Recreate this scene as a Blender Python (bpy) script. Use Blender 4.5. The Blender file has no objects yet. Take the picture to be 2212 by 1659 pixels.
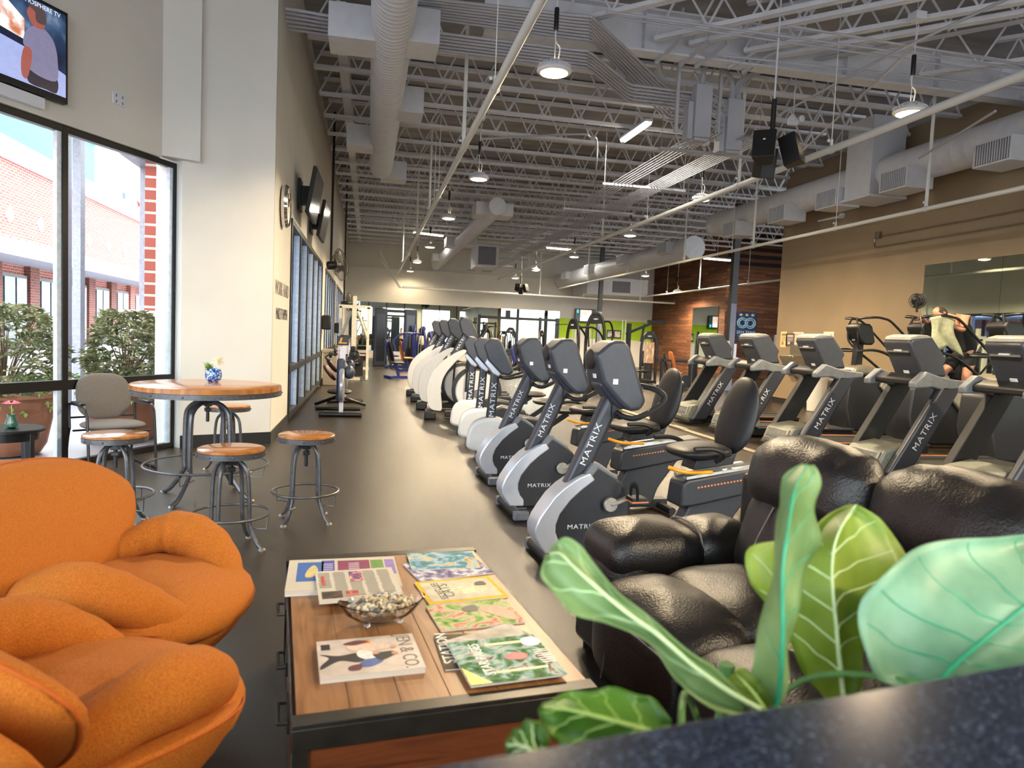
import bpy, bmesh, math, random
from mathutils import Vector, Matrix
random.seed(11)
S = bpy.context.scene
COL = S.collection
PI = math.pi

# ---------------------------------------------------------------- camera
IMW, IMH, FPX, CAMZ = 2212.0, 1659.0, 1520.0, 1.5
RHO = math.atan(.043)
def _unroll(px, py):
    x = px-IMW/2; y = -(py-IMH/2)
    return x*math.cos(RHO)-y*math.sin(RHO), x*math.sin(RHO)+y*math.cos(RHO)
_vx, _vy = _unroll(795, 713)
PITCH = math.atan(_vy/FPX)
YAW = -math.atan(_vx/(FPX*math.cos(PITCH)+_vy*math.sin(PITCH)))
def ray(px, py):
    x, y = _unroll(px, py)
    v = Vector((x, FPX*math.cos(PITCH)+y*math.sin(PITCH), -FPX*math.sin(PITCH)+y*math.cos(PITCH)))
    c, s = math.cos(YAW), math.sin(YAW)
    return Vector((v.x*c+v.y*s, -v.x*s+v.y*c, v.z))
CAMP = Vector((0, 0, CAMZ))
def at(px, py, z=None, Y=None, X=None):
    d = ray(px, py)
    t = (z-CAMZ)/d.z if z is not None else (Y/d.y if Y is not None else X/d.x)
    return CAMP+d*t
fwd = Vector((math.sin(YAW)*math.cos(PITCH), math.cos(YAW)*math.cos(PITCH), -math.sin(PITCH)))
right0 = Vector((math.cos(YAW), -math.sin(YAW), 0))
up0 = right0.cross(fwd)
right = right0*math.cos(RHO)+up0*math.sin(RHO)
up = -right0*math.sin(RHO)+up0*math.cos(RHO)
cam = bpy.data.cameras.new('camera'); camo = bpy.data.objects.new('camera', cam); COL.objects.link(camo)
m3 = Matrix((right, up, -fwd)).transposed()
camo.matrix_world = Matrix.Translation(CAMP) @ m3.to_4x4()
cam.sensor_width = 36; cam.sensor_fit = 'HORIZONTAL'; cam.lens = FPX/IMW*36
cam.clip_start = .02; cam.clip_end = 300
cam.dof.use_dof = True; cam.dof.focus_distance = 7.5; cam.dof.aperture_fstop = 3.4
S.camera = camo

# ---------------------------------------------------------------- sky, sun, exposure
S.view_settings.view_transform = 'Standard'; S.view_settings.look = 'None'
S.view_settings.exposure = 1.4; S.view_settings.gamma = 1.0
try: S.view_settings.use_curve_mapping = False
except Exception: pass
S.render.engine = 'CYCLES'
try:
    S.cycles.use_denoising = True; S.cycles.max_bounces = 8; S.cycles.diffuse_bounces = 4; S.cycles.glossy_bounces = 4
    S.cycles.transmission_bounces = 6; S.cycles.transparent_max_bounces = 12; S.cycles.sample_clamp_indirect = 6
except Exception: pass
W = bpy.data.worlds.new('overcast_sky'); S.world = W; W.use_nodes = True
nt = W.node_tree; nt.nodes.clear()
wo = nt.nodes.new('ShaderNodeOutputWorld'); bg = nt.nodes.new('ShaderNodeBackground')
tc = nt.nodes.new('ShaderNodeTexCoord'); sx = nt.nodes.new('ShaderNodeSeparateXYZ'); cr = nt.nodes.new('ShaderNodeValToRGB')
cr.color_ramp.elements[0].position = .45; cr.color_ramp.elements[0].color = (.42, .42, .44, 1)
cr.color_ramp.elements[1].position = .56; cr.color_ramp.elements[1].color = (.93, .97, 1.0, 1)
mp = nt.nodes.new('ShaderNodeMath'); mp.operation = 'MULTIPLY_ADD'; mp.inputs[1].default_value = .5; mp.inputs[2].default_value = .5
nt.links.new(tc.outputs['Generated'], sx.inputs[0]); nt.links.new(sx.outputs['Z'], mp.inputs[0]); nt.links.new(mp.outputs[0], cr.inputs[0])
nt.links.new(cr.outputs[0], bg.inputs[0]); bg.inputs[1].default_value = 4.2
nt.links.new(bg.outputs[0], wo.inputs[0])
sun = bpy.data.lights.new('sun', 'SUN'); sun.energy = .7; sun.angle = .05; sun.color = (1, .97, .92)
suno = bpy.data.objects.new('sun', sun); COL.objects.link(suno)
suno.rotation_euler = Vector((-.35, .62, -1)).to_track_quat('-Z', 'Y').to_euler()
HIGHBAY_W = 720.0
TUBE_W = 60.0

# ---------------------------------------------------------------- materials
def lin(h):
    if isinstance(h, (tuple, list)): return tuple(h)+(1,) if len(h) == 3 else tuple(h)
    h = h.lstrip('#'); c = [int(h[i:i+2], 16)/255 for i in (0, 2, 4)]
    return tuple(x/12.92 if x <= .04045 else ((x+.055)/1.055)**2.4 for x in c)+(1,)
MATS = {}
def mat(name, col, rough=.5, metal=0, var=.12, scale=20, bump=0, bscale=None, col2=None, coat=0, spec=None, emis=None, estr=0, trans=0, ior=1.45, stretch=None, alpha=None, sub=0):
    if name in MATS: return MATS[name]
    m = bpy.data.materials.new(name); m.use_nodes = True; t = m.node_tree
    b = t.nodes['Principled BSDF']; c = lin(col)
    tcn = t.nodes.new('ShaderNodeTexCoord'); src = tcn.outputs['Object']
    if stretch:
        mpn = t.nodes.new('ShaderNodeMapping'); mpn.inputs['Scale'].default_value = stretch
        t.links.new(src, mpn.inputs[0]); src = mpn.outputs[0]
    n = t.nodes.new('ShaderNodeTexNoise'); n.inputs['Scale'].default_value = scale; n.inputs['Detail'].default_value = 4
    t.links.new(src, n.inputs['Vector'])
    r = t.nodes.new('ShaderNodeValToRGB'); c2 = lin(col2) if col2 else tuple(min(1, x*(1+var)) for x in c[:3])+(1,)
    c1 = c if col2 else tuple(x*(1-var) for x in c[:3])+(1,)
    r.color_ramp.elements[0].position = .35; r.color_ramp.elements[0].color = c1
    r.color_ramp.elements[1].position = .65; r.color_ramp.elements[1].color = c2
    t.links.new(n.outputs['Fac'], r.inputs[0]); t.links.new(r.outputs[0], b.inputs['Base Color'])
    b.inputs['Roughness'].default_value = rough; b.inputs['Metallic'].default_value = metal
    if coat: b.inputs['Coat Weight'].default_value = coat; b.inputs['Coat Roughness'].default_value = .12
    if spec is not None: b.inputs['Specular IOR Level'].default_value = spec
    if emis: b.inputs['Emission Color'].default_value = lin(emis); b.inputs['Emission Strength'].default_value = estr
    if trans: b.inputs['Transmission Weight'].default_value = trans; b.inputs['IOR'].default_value = ior
    if alpha is not None: b.inputs['Alpha'].default_value = alpha
    if sub: b.inputs['Subsurface Weight'].default_value = sub
    if bump:
        n2 = t.nodes.new('ShaderNodeTexNoise'); n2.inputs['Scale'].default_value = bscale or scale*3; n2.inputs['Detail'].default_value = 3
        t.links.new(src, n2.inputs['Vector'])
        bp = t.nodes.new('ShaderNodeBump'); bp.inputs['Strength'].default_value = bump; bp.inputs['Distance'].default_value = .01
        t.links.new(n2.outputs['Fac'], bp.inputs['Height']); t.links.new(bp.outputs[0], b.inputs['Normal'])
    MATS[name] = m; return m
def mat_ramp(name, stops, scale=6, rough=.4, kind='noise', stretch=None, detail=6, coat=0, emis=0, dist=0, bump=0):
    """procedural picture-like pattern: a noise / voronoi / wave driving a colour ramp"""
    if name in MATS: return MATS[name]
    m = bpy.data.materials.new(name); m.use_nodes = True; t = m.node_tree; b = t.nodes['Principled BSDF']
    tcn = t.nodes.new('ShaderNodeTexCoord'); mpn = t.nodes.new('ShaderNodeMapping'); mpn.inputs['Scale'].default_value = stretch or (1, 1, 1)
    t.links.new(tcn.outputs['Object'], mpn.inputs[0])
    if kind == 'noise':
        n = t.nodes.new('ShaderNodeTexNoise'); n.inputs['Detail'].default_value = detail; n.inputs['Distortion'].default_value = dist; out = n.outputs['Fac']
    elif kind == 'voronoi':
        n = t.nodes.new('ShaderNodeTexVoronoi'); out = n.outputs['Color']
    else:
        n = t.nodes.new('ShaderNodeTexWave'); n.inputs['Distortion'].default_value = dist; n.inputs['Detail'].default_value = detail; out = n.outputs['Fac']
    n.inputs['Scale'].default_value = scale; t.links.new(mpn.outputs[0], n.inputs['Vector'])
    r = t.nodes.new('ShaderNodeValToRGB'); e = r.color_ramp.elements
    while len(e) < len(stops): e.new(.5)
    for k, (p, c) in enumerate(stops): e[k].position = p; e[k].color = lin(c)
    t.links.new(out, r.inputs[0]); t.links.new(r.outputs[0], b.inputs['Base Color']); b.inputs['Roughness'].default_value = rough
    if coat: b.inputs['Coat Weight'].default_value = coat
    if emis: t.links.new(r.outputs[0], b.inputs['Emission Color']); b.inputs['Emission Strength'].default_value = emis
    if bump:
        bp = t.nodes.new('ShaderNodeBump'); bp.inputs['Strength'].default_value = bump; bp.inputs['Distance'].default_value = .01
        t.links.new(out, bp.inputs['Height']); t.links.new(bp.outputs[0], b.inputs['Normal'])
    MATS[name] = m; return m
def mat_brick(name, c1, c2, mortar, bw, bh, ms=.012, rough=.8, axis='YZ', off=.5, bump=.3, grain=0, gstretch=(1, 1, 1)):
    if name in MATS: return MATS[name]
    m = bpy.data.materials.new(name); m.use_nodes = True; t = m.node_tree; b = t.nodes['Principled BSDF']
    tcn = t.nodes.new('ShaderNodeTexCoord'); sp_ = t.nodes.new('ShaderNodeSeparateXYZ'); cb = t.nodes.new('ShaderNodeCombineXYZ')
    t.links.new(tcn.outputs['Object'], sp_.inputs[0]); t.links.new(sp_.outputs[axis[0]], cb.inputs[0]); t.links.new(sp_.outputs[axis[1]], cb.inputs[1])
    k = t.nodes.new('ShaderNodeTexBrick'); k.inputs['Scale'].default_value = 1; k.inputs['Brick Width'].default_value = bw; k.inputs['Row Height'].default_value = bh
    k.inputs['Mortar Size'].default_value = ms; k.inputs['Color1'].default_value = lin(c1); k.inputs['Color2'].default_value = lin(c2); k.inputs['Mortar'].default_value = lin(mortar); k.offset = off
    t.links.new(cb.outputs[0], k.inputs['Vector']); col = k.outputs['Color']
    if grain:
        mpn = t.nodes.new('ShaderNodeMapping'); mpn.inputs['Scale'].default_value = gstretch; t.links.new(tcn.outputs['Object'], mpn.inputs[0])
        n = t.nodes.new('ShaderNodeTexNoise'); n.inputs['Scale'].default_value = 3; n.inputs['Detail'].default_value = 6; t.links.new(mpn.outputs[0], n.inputs['Vector'])
        mx = t.nodes.new('ShaderNodeMix'); mx.data_type = 'RGBA'; mx.blend_type = 'MULTIPLY'; mx.inputs[0].default_value = grain
        rr = t.nodes.new('ShaderNodeValToRGB'); rr.color_ramp.elements[0].position = .3; rr.color_ramp.elements[0].color = (.25, .22, .2, 1); rr.color_ramp.elements[1].position = .65
        t.links.new(n.outputs['Fac'], rr.inputs[0]); t.links.new(col, mx.inputs[6]); t.links.new(rr.outputs[0], mx.inputs[7]); col = mx.outputs[2]
    t.links.new(col, b.inputs['Base Color']); b.inputs['Roughness'].default_value = rough
    if bump:
        bp = t.nodes.new('ShaderNodeBump'); bp.inputs['Strength'].default_value = bump; bp.inputs['Distance'].default_value = .01; bp.invert = True
        t.links.new(k.outputs['Fac'], bp.inputs['Height']); t.links.new(bp.outputs[0], b.inputs['Normal'])
    MATS[name] = m; return m
def glass(name, tint=(1, 1, 1), refl=1.0, rough=0):
    """thin clear pane: fresnel reflection over a straight-through view"""
    if name in MATS: return MATS[name]
    m = bpy.data.materials.new(name); m.use_nodes = True; t = m.node_tree; t.nodes.clear()
    o = t.nodes.new('ShaderNodeOutputMaterial'); mx = t.nodes.new('ShaderNodeMixShader'); tr = t.nodes.new('ShaderNodeBsdfTransparent'); gl = t.nodes.new('ShaderNodeBsdfGlossy')
    lw = t.nodes.new('ShaderNodeLayerWeight'); lw.inputs[0].default_value = .5; pw = t.nodes.new('ShaderNodeMath'); pw.operation = 'POWER'; pw.inputs[1].default_value = 5
    fr = t.nodes.new('ShaderNodeMath'); fr.operation = 'MULTIPLY_ADD'; fr.inputs[1].default_value = .9; fr.inputs[2].default_value = .035; t.links.new(lw.outputs['Facing'], pw.inputs[0]); t.links.new(pw.outputs[0], fr.inputs[0]); gl.inputs['Roughness'].default_value = rough
    n = t.nodes.new('ShaderNodeTexNoise'); n.inputs['Scale'].default_value = 3
    rr = t.nodes.new('ShaderNodeValToRGB'); rr.color_ramp.elements[0].color = tuple(x*.97 for x in tint)+(1,); rr.color_ramp.elements[1].color = tuple(tint)+(1,)
    t.links.new(n.outputs['Fac'], rr.inputs[0]); t.links.new(rr.outputs[0], tr.inputs[0])
    t.links.new(fr.outputs[0], mx.inputs[0]); t.links.new(tr.outputs[0], mx.inputs[1]); t.links.new(gl.outputs[0], mx.inputs[2]); t.links.new(mx.outputs[0], o.inputs[0])
    MATS[name] = m; return m

# ---------------------------------------------------------------- mesh building
class MB:
    def __init__(s): s.v = []; s.f = []
    def add(s, vs, fs, M=None):
        o = len(s.v); s.v += [tuple(M @ Vector(v)) if M else tuple(v) for v in vs]; s.f += [tuple(i+o for i in f) for f in fs]; return s
    def box(s, c, d, rot=None, M=None):
        R = rot if rot is not None else Matrix.Identity(3)
        vs = [Vector(c)+R @ Vector((x*d[0]/2, y*d[1]/2, z*d[2]/2)) for x in (-1, 1) for y in (-1, 1) for z in (-1, 1)]
        return s.add(vs, [(0, 1, 3, 2), (4, 6, 7, 5), (0, 4, 5, 1), (2, 3, 7, 6), (0, 2, 6, 4), (1, 5, 7, 3)], M)
    def bar(s, a, b, w, h=None, upv=(0, 0, 1)):
        a = Vector(a); b = Vector(b); d = (b-a); L = d.length
        if L < 1e-6: return s
        d.normalize(); u = Vector(upv)
        if abs(d.dot(u)) > .99: u = Vector((1, 0, 0))
        sd = d.cross(u).normalized(); u = sd.cross(d).normalized()
        return s.box((a+b)/2, (L, w, h or w), rot=Matrix((d, sd, u)).transposed())
    def tube(s, pts, r, n=8, closed=False, cap=True, flat=1.0):
        pts = [Vector(p) for p in pts]; N = len(pts); rs = r if isinstance(r, (list, tuple)) else [r]*N
        rings = []; prev = None
        for i, p in enumerate(pts):
            if closed: t = pts[(i+1) % N]-pts[i-1]
            else: t = pts[min(i+1, N-1)]-pts[max(i-1, 0)]
            if t.length < 1e-9: t = Vector((0, 0, 1))
            t.normalize()
            if prev is None:
                ref = Vector((0, 0, 1)) if abs(t.z) < .9 else Vector((1, 0, 0)); u = t.cross(ref).normalized()
            else:
                u = prev-t*prev.dot(t)
                u = u.normalized() if u.length > 1e-6 else t.orthogonal().normalized()
            prev = u; w = t.cross(u)
            rings.append([p+(u*math.cos(2*PI*k/n)+w*math.sin(2*PI*k/n)*flat)*rs[i] for k in range(n)])
        vs = [q for g in rings for q in g]; fs = []
        for i in range(N if closed else N-1):
            j = (i+1) % N
            for k in range(n): fs.append((i*n+k, i*n+(k+1) % n, j*n+(k+1) % n, j*n+k))
        if not closed and cap: fs += [tuple(range(n))[::-1], tuple((N-1)*n+k for k in range(n))]
        return s.add(vs, fs)
    def lathe(s, prof, n=24, c=(0, 0, 0), axis='z', caps=True, M=None):
        vs = []; fs = []; N = len(prof)
        for r, z in prof:
            for k in range(n):
                a = 2*PI*k/n; x, y = r*math.cos(a), r*math.sin(a)
                p = (x, y, z) if axis == 'z' else ((z, x, y) if axis == 'x' else (y, z, x))
                vs.append((p[0]+c[0], p[1]+c[1], p[2]+c[2]))
        for i in range(N-1):
            for k in range(n): fs.append((i*n+k, i*n+(k+1) % n, (i+1)*n+(k+1) % n, (i+1)*n+k))
        if caps: fs += [tuple(range(n))[::-1], tuple((N-1)*n+k for k in range(n))]
        return s.add(vs, fs, M)
    def prism(s, pts, a, b, axis='y', M=None):
        """2-D outline extruded from a to b; the outline lies in xz (axis y), yz (axis x) or xy (axis z)"""
        n = len(pts); vs = []
        for q in (a, b):
            for u, w in pts: vs.append((u, q, w) if axis == 'y' else ((q, u, w) if axis == 'x' else (u, w, q)))
        fs = [tuple(range(n)), tuple(range(2*n-1, n-1, -1))]+[(i, (i+1) % n+0, (i+1) % n+n, i+n) for i in range(n)]
        return s.add(vs, fs, M)
    def quad(s, a, b, c, d): return s.add([a, b, c, d], [(0, 1, 2, 3)])
    def ball(s, c, r, n=12, m=8, M=None):
        r = r if isinstance(r, (list, tuple)) else (r, r, r); vs = []; fs = []
        for i in range(m+1):
            th = PI*i/m
            for k in range(n): a = 2*PI*k/n; vs.append((c[0]+r[0]*math.sin(th)*math.cos(a), c[1]+r[1]*math.sin(th)*math.sin(a), c[2]+r[2]*math.cos(th)))
        for i in range(m):
            for k in range(n): fs.append((i*n+k, (i+1)*n+k, (i+1)*n+(k+1) % n, i*n+(k+1) % n))
        return s.add(vs, fs, M)
    def pillow(s, w, h, t, e=3.2, et=2.2, fn=None, nu=28, nv=8, M=None):
        """puffed cushion: superellipse outline w x h in xy, thickness t in z; fn bends it"""
        vs = []; fs = []
        def P(u, r, sg):
            ca, sa = math.cos(u), math.sin(u)
            x = math.copysign(abs(ca)**(2/e), ca)*w/2*r; y = math.copysign(abs(sa)**(2/e), sa)*h/2*r
            z = sg*t/2*max(0, 1-r**et)**(1/2.2); p = Vector((x, y, z))
            return fn(p) if fn else p
        rr = [math.sin(PI/2*i/nv) for i in range(nv+1)]
        vs.append(P(0, 0, 1))
        for i in range(1, nv+1):
            for k in range(nu): vs.append(P(2*PI*k/nu, rr[i], 1))
        for i in range(nv-1, 0, -1):
            for k in range(nu): vs.append(P(2*PI*k/nu, rr[i], -1))
        vs.append(P(0, 0, -1)); R = 2*nv-1
        for k in range(nu): fs.append((0, 1+k, 1+(k+1) % nu))
        for i in range(R-1):
            for k in range(nu): fs.append((1+i*nu+k, 1+(i+1)*nu+k, 1+(i+1)*nu+(k+1) % nu, 1+i*nu+(k+1) % nu))
        L = len(vs)-1
        for k in range(nu): fs.append((1+(R-1)*nu+k, L, 1+(R-1)*nu+(k+1) % nu))
        return s.add(vs, fs, M)
    def grid(s, fn, nu, nv, M=None):
        vs = [fn(i/nu, j/nv) for i in range(nu+1) for j in range(nv+1)]
        fs = [(i*(nv+1)+j, (i+1)*(nv+1)+j, (i+1)*(nv+1)+j+1, i*(nv+1)+j+1) for i in range(nu) for j in range(nv)]
        return s.add(vs, fs, M)
    def loft(s, rings, cap=True):
        n = len(rings[0]); vs = [q for g in rings for q in g]; fs = []
        for i in range(len(rings)-1):
            for k in range(n): fs.append((i*n+k, i*n+(k+1) % n, (i+1)*n+(k+1) % n, (i+1)*n+k))
        if cap: fs += [tuple(range(n))[::-1], tuple((len(rings)-1)*n+k for k in range(n))]
        return s.add(vs, fs)
def smooth_path(pts, k=6, closed=False):
    P = [Vector(p) for p in pts]; n = len(P); out = []
    for i in range(n if closed else n-1):
        p0 = P[i-1] if (closed or i > 0) else P[0]; p1 = P[i]; p2 = P[(i+1) % n]; p3 = P[(i+2) % n] if closed else P[min(i+2, n-1)]
        for j in range(k):
            t = j/k; out.append(.5*((2*p1)+(p2-p0)*t+(2*p0-5*p1+4*p2-p3)*t*t+(3*p1-p0-3*p2+p3)*t**3))
    if not closed: out.append(P[-1])
    return out
def smooth2(pts, k=5): return [(p.x, p.y) for p in smooth_path([(a, b, 0) for a, b in pts], k, True)]
def build(name, mb, m, parent=None, bevel=0, loc=None, rz=None, sub=0, solid=0, ang=38, seg=2):
    me = bpy.data.meshes.new(name); me.from_pydata(mb.v, [], mb.f); me.update()
    bm = bmesh.new(); bm.from_mesh(me); bmesh.ops.recalc_face_normals(bm, faces=bm.faces); bm.to_mesh(me); bm.free()
    me.shade_smooth()
    try: me.set_sharp_from_angle(angle=math.radians(ang))
    except Exception: pass
    me.materials.append(m); o = bpy.data.objects.new(name, me); COL.objects.link(o)
    if parent: o.parent = parent
    if loc is not None: o.location = loc
    if rz is not None: o.rotation_euler = (0, 0, rz)
    if bevel:
        b = o.modifiers.new('bevel', 'BEVEL'); b.width = bevel; b.segments = seg; b.limit_method = 'ANGLE'; b.angle_limit = math.radians(40); b.harden_normals = False
    if solid: q = o.modifiers.new('solid', 'SOLIDIFY'); q.thickness = solid; q.offset = 0
    if sub: q = o.modifiers.new('sub', 'SUBSURF'); q.levels = sub; q.render_levels = sub
    return o
def tag(o, label=None, cat=None, group=None, kind=None):
    if label: o['label'] = label
    if cat: o['category'] = cat
    if group: o['group'] = group
    if kind: o['kind'] = kind
    return o
def thing(name, label, cat, loc=(0, 0, 0), rz=0, group=None):
    o = bpy.data.objects.new(name, None); COL.objects.link(o); o.empty_display_size = .1
    o.location = loc; o.rotation_euler = (0, 0, rz); return tag(o, label, cat, group)
def struct(name, mb, m, **k): return tag(build(name, mb, m, **k), kind='structure')
KIDS = {}
def kids(o): return [c for c in bpy.data.objects if c.parent == o]
def dup(root, loc=None, rz=None, label=None, group=None):
    def cp(o, par):
        c = o.copy(); COL.objects.link(c)
        if par: c.parent = par
        for ch in KIDS[o.name]: cp(ch, c)
        return c
    def reg(o):
        KIDS[o.name] = kids(o)
        for ch in KIDS[o.name]: reg(ch)
    if root.name not in KIDS: reg(root)
    r = cp(root, None)
    if loc is not None: r.location = loc
    if rz is not None: r.rotation_euler = (0, 0, rz)
    if label: r['label'] = label
    if group: r['group'] = group
    return r
_tx = {}
def text(name, s, size, m, parent=None, M=None, ext=.001, sx=1.0, bold=0, align='CENTER', space=1.0):
    key = (s, size, ext, sx, m.name, bold, align, space)
    if key not in _tx:
        c = bpy.data.curves.new(name, 'FONT'); c.body = s; c.size = size; c.extrude = ext; c.align_x = align; c.align_y = 'CENTER'; c.offset = bold; c.resolution_u = 3; c.space_character = space
        t = bpy.data.objects.new('tmp', c); COL.objects.link(t); bpy.context.view_layer.update()
        me = bpy.data.meshes.new_from_object(t.evaluated_get(bpy.context.evaluated_depsgraph_get()))
        bpy.data.objects.remove(t); bpy.data.curves.remove(c)
        if sx != 1:
            for v in me.vertices: v.co.x *= sx
        me.materials.clear(); me.materials.append(m); _tx[key] = me
    o = bpy.data.objects.new(name, _tx[key]); COL.objects.link(o)
    if parent: o.parent = parent
    if M is not None: o.matrix_local = M
    return o
def frame(o, xdir, ydir):
    x = Vector(xdir).normalized(); y = Vector(ydir); y = (y-x*y.dot(x)).normalized(); z = x.cross(y)
    return Matrix.Translation(Vector(o)) @ Matrix((x, y, z)).transposed().to_4x4()
def matrix_word(name, parent, o, xdir, ydir, h, m):
    """the word on the machines: wide spaced capitals"""
    return text(name, 'MATRIX', h*1.38, m, parent, frame(o, xdir, ydir), ext=.0012, sx=1.22, space=1.12, bold=.0)
ORD = ['nearest', 'second', 'third', 'fourth', 'fifth', 'sixth', 'seventh', 'eighth', 'ninth', 'tenth', 'eleventh', 'twelfth', 'thirteenth', 'fourteenth', 'fifteenth', 'sixteenth', 'seventeenth', 'eighteenth', 'nineteenth', 'twentieth']
# ================================================================ room shell
M_floor = mat('rubber_floor', '#322b22', .27, var=.18, scale=3.0, bump=.25, bscale=260, spec=.5)
M_cream = mat('cream_paint', '#d3d0c9', .6, var=.03, scale=1.5, bump=.05, bscale=90)
M_brown = mat('taupe_paint', '#8d7a60', .6, var=.05, scale=1.2, bump=.12, bscale=80)
M_deck = mat('roof_insulation', '#8f8f93', .8, var=.22, scale=1.2, bump=.9, bscale=3, stretch=(.5, 2.2, 1))
M_base = mat('dark_baseboard', '#1c1b1b', .35)
M_frame = mat('dark_bronze_frame', '#1b191a', .4, metal=.2)
M_alu = mat('pale_aluminium_bead', '#c3d2e2', .3, metal=.3)
M_white = mat('white_paint', '#d4d6de', .5, var=.03, scale=4)
M_steel = mat('grey_steel_paint', '#cfd1d8', .5, var=.06, scale=5)
M_glass = glass('window_glass', (.93, .96, .97))
M_glass2 = glass('tinted_glass', (.56, .64, .78))
M_mirror = mat('mirror_silver', '#c9d6cd', .015, metal=1, var=.01)
M_green = mat('lime_paint', '#9cc40c', .6, var=.04, scale=2)
M_plank = mat_brick('reclaimed_planks', '#8a5a3c', '#5e3a26', '#241610', 1.9, .17, ms=.006, axis='YZ', grain=.75, gstretch=(.6, .6, 9), bump=.2, off=.37)
M_plank2 = mat_brick('reclaimed_planks_front', '#8a5a3c', '#5e3a26', '#241610', 1.9, .17, ms=.006, axis='XZ', grain=.75, gstretch=(.6, .6, 9), bump=.2, off=.37)

DK = 6.85          # underside of the deck
XL = -1.19; YB = 39.0; XB = 11.0
# left gym wall with three window bays
BAYS = [(11.3, 18.7), (20.1, 26.0), (27.0, 33.5)]
wl = MB(); ys = [9.36]+[y for b in BAYS for y in b]+[YB]
for i in range(0, len(ys), 2): wl.box((XL-.15, (ys[i]+ys[i+1])/2, DK/2), (.3, ys[i+1]-ys[i], DK))
for a, b in BAYS: wl.box((XL-.15, (a+b)/2, (3.15+DK)/2), (.3, b-a, DK-3.15))
struct('wall_left', wl, M_cream)
bb = MB(); bb.box((XL+.006, (9.36+11.3)/2, .075), (.012, 1.95, .15)); bb.box((XL+.006, 19.4, .075), (.012, 1.4, .15)); bb.box((XL+.006, 26.5, .075), (.012, 1, .15)); bb.box((XL+.006, 36, .075), (.012, 5, .15))
struct('baseboard_left', bb, M_base)
def window(name, P0, P1, z0, z1, mull, rail, fw=.07, fd=.12, bead=2, solid_rail=.1, gm=None):
    """storefront bay between floor points P0 and P1"""
    P0 = Vector(P0); P1 = Vector(P1); L = (P1-P0).length; d = (P1-P0).normalized(); n = Vector((d.y, -d.x, 0))
    R = Matrix((d, n, Vector((0, 0, 1)))).transposed(); M = Matrix.Translation(P0) @ R.to_4x4()
    f = MB(); f.box((L/2, 0, z0+fw/2), (L, fd, fw), M=M); f.box((L/2, 0, z1-fw/2), (L, fd, fw), M=M); f.box((L/2, 0, rail), (L, fd, solid_rail), M=M)
    xs = [0+fw/2]+list(mull)+[L-fw/2]
    for x in xs: f.box((x, 0, (z0+z1)/2), (fw, fd+.004, z1-z0-.002), M=M)
    w = struct(name, f, M_frame, bevel=.004)
    g = MB(); g.box((L/2, 0, (z0+z1)/2), (L-.02, .008, z1-z0-.02), M=M); build('glass_pane', g, gm or M_glass, w)
    if bead:
        b = MB()
        for x in (xs[:-1] if bead == 1 else xs[1:]): b.box((x+(fw/2+.025)*(1 if bead == 1 else -1), 0, (z0+z1)/2), (.05, fd*.7, z1-z0-2*fw), M=M)
        build('glazing_bead', b, M_alu, w)
    return w
for k, (a, b) in enumerate(BAYS):
    L = b-a; n = (5, 5, 4)[k]
    window('window_%d' % (k+1), (XL-.05, a, 0), (XL-.05, b, 0), .06, 3.15, [L*i/n for i in range(1, n)], .84, fw=.09, fd=.14, gm=M_glass2)

# pillar that turns the wall out to the lounge
A = at(388, 968, z=0); B = Vector((XL, 9.36, 0))
pm = MB(); pm.prism([(A.x, A.y), (B.x, B.y), (B.x, B.y+.02), (B.x-.6, B.y+.4), (A.x-.35, A.y+.25), (A.x-.02, A.y+.02)], 0, DK, 'z')
struct('wall_pillar', pm, M_cream)
dAB = (B-A).normalized(); nAB = Vector((dAB.y, -dAB.x, 0))
pb = MB(); pb.bar(A+nAB*.006+Vector((0, 0, .075)), B+nAB*.006+Vector((.006, 0, .075)), .014, .15); struct('baseboard_pillar', pb, M_base)
# storefront window wall of the lounge
W0 = at(373, 965, z=0); W1 = at(0, 1036, z=0); dW = (W1-W0).normalized(); nW = Vector((dW.y, -dW.x, 0))
if nW.x < 0: nW = -nW
WEND = W0+dW*13.5
win = window('window_4', W0, WEND, .0, 3.34, [1.5, 3.4, 5.3, 7.2, 9.1, 11], .83, fw=.065, fd=.07, bead=1)
for ch in win.children:
    pass
FOOT = [(XL-.14, YB+.3), (XL-.14, 9.8), (A.x-.3, A.y+.35), tuple((W0-nW*.1)[:2]), tuple((WEND-nW*.1)[:2]), (-10, -3.8), (24.4, -3.8), (24.4, YB+.3)]
fl = MB(); fl.prism(FOOT, -.2, 0, 'z'); struct('floor', fl, M_floor)
ce = MB(); ce.prism(FOOT, DK, DK+.2, 'z'); struct('ceiling', ce, M_deck)
P1 = W0+dW*.28; P2 = A.lerp(B, .16)+nAB*.10
uw = MB()
o2 = -nW*.3
uw.prism([((P1+nW*.06).x, (P1+nW*.06).y), (P2.x, P2.y), (A.x-.3, A.y+.3), ((P1+o2).x, (P1+o2).y)], 3.37, DK, 'z')
q = [P1+nW*.06, WEND+nW*.06, WEND+o2, P1+o2]
uw.prism([(p.x, p.y) for p in q], 3.345, DK, 'z')
struct('wall_front_upper', uw, M_cream)
# unseen room behind the camera: storefront glass, raised for more daylight, under a solid band
rw = MB(); rw.box((2.5, -3.7, (5.4+DK)/2), (26, .3, DK-5.4)); rw.box((5.1, -3.7, 4.75), (12.2, .3, 1.32))
for x in (1.0, 5.4, 9.8): rw.box((x, -3.7, 2.05), (1.2, .3, 4.1))
struct('wall_rear', rw, M_cream)
window('window_5', (-10, -3.6, 0), (11.2, -3.6, 0), 0, 5.4, [2*i for i in range(1, 11)], .83, fw=.1, bead=False)
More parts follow.
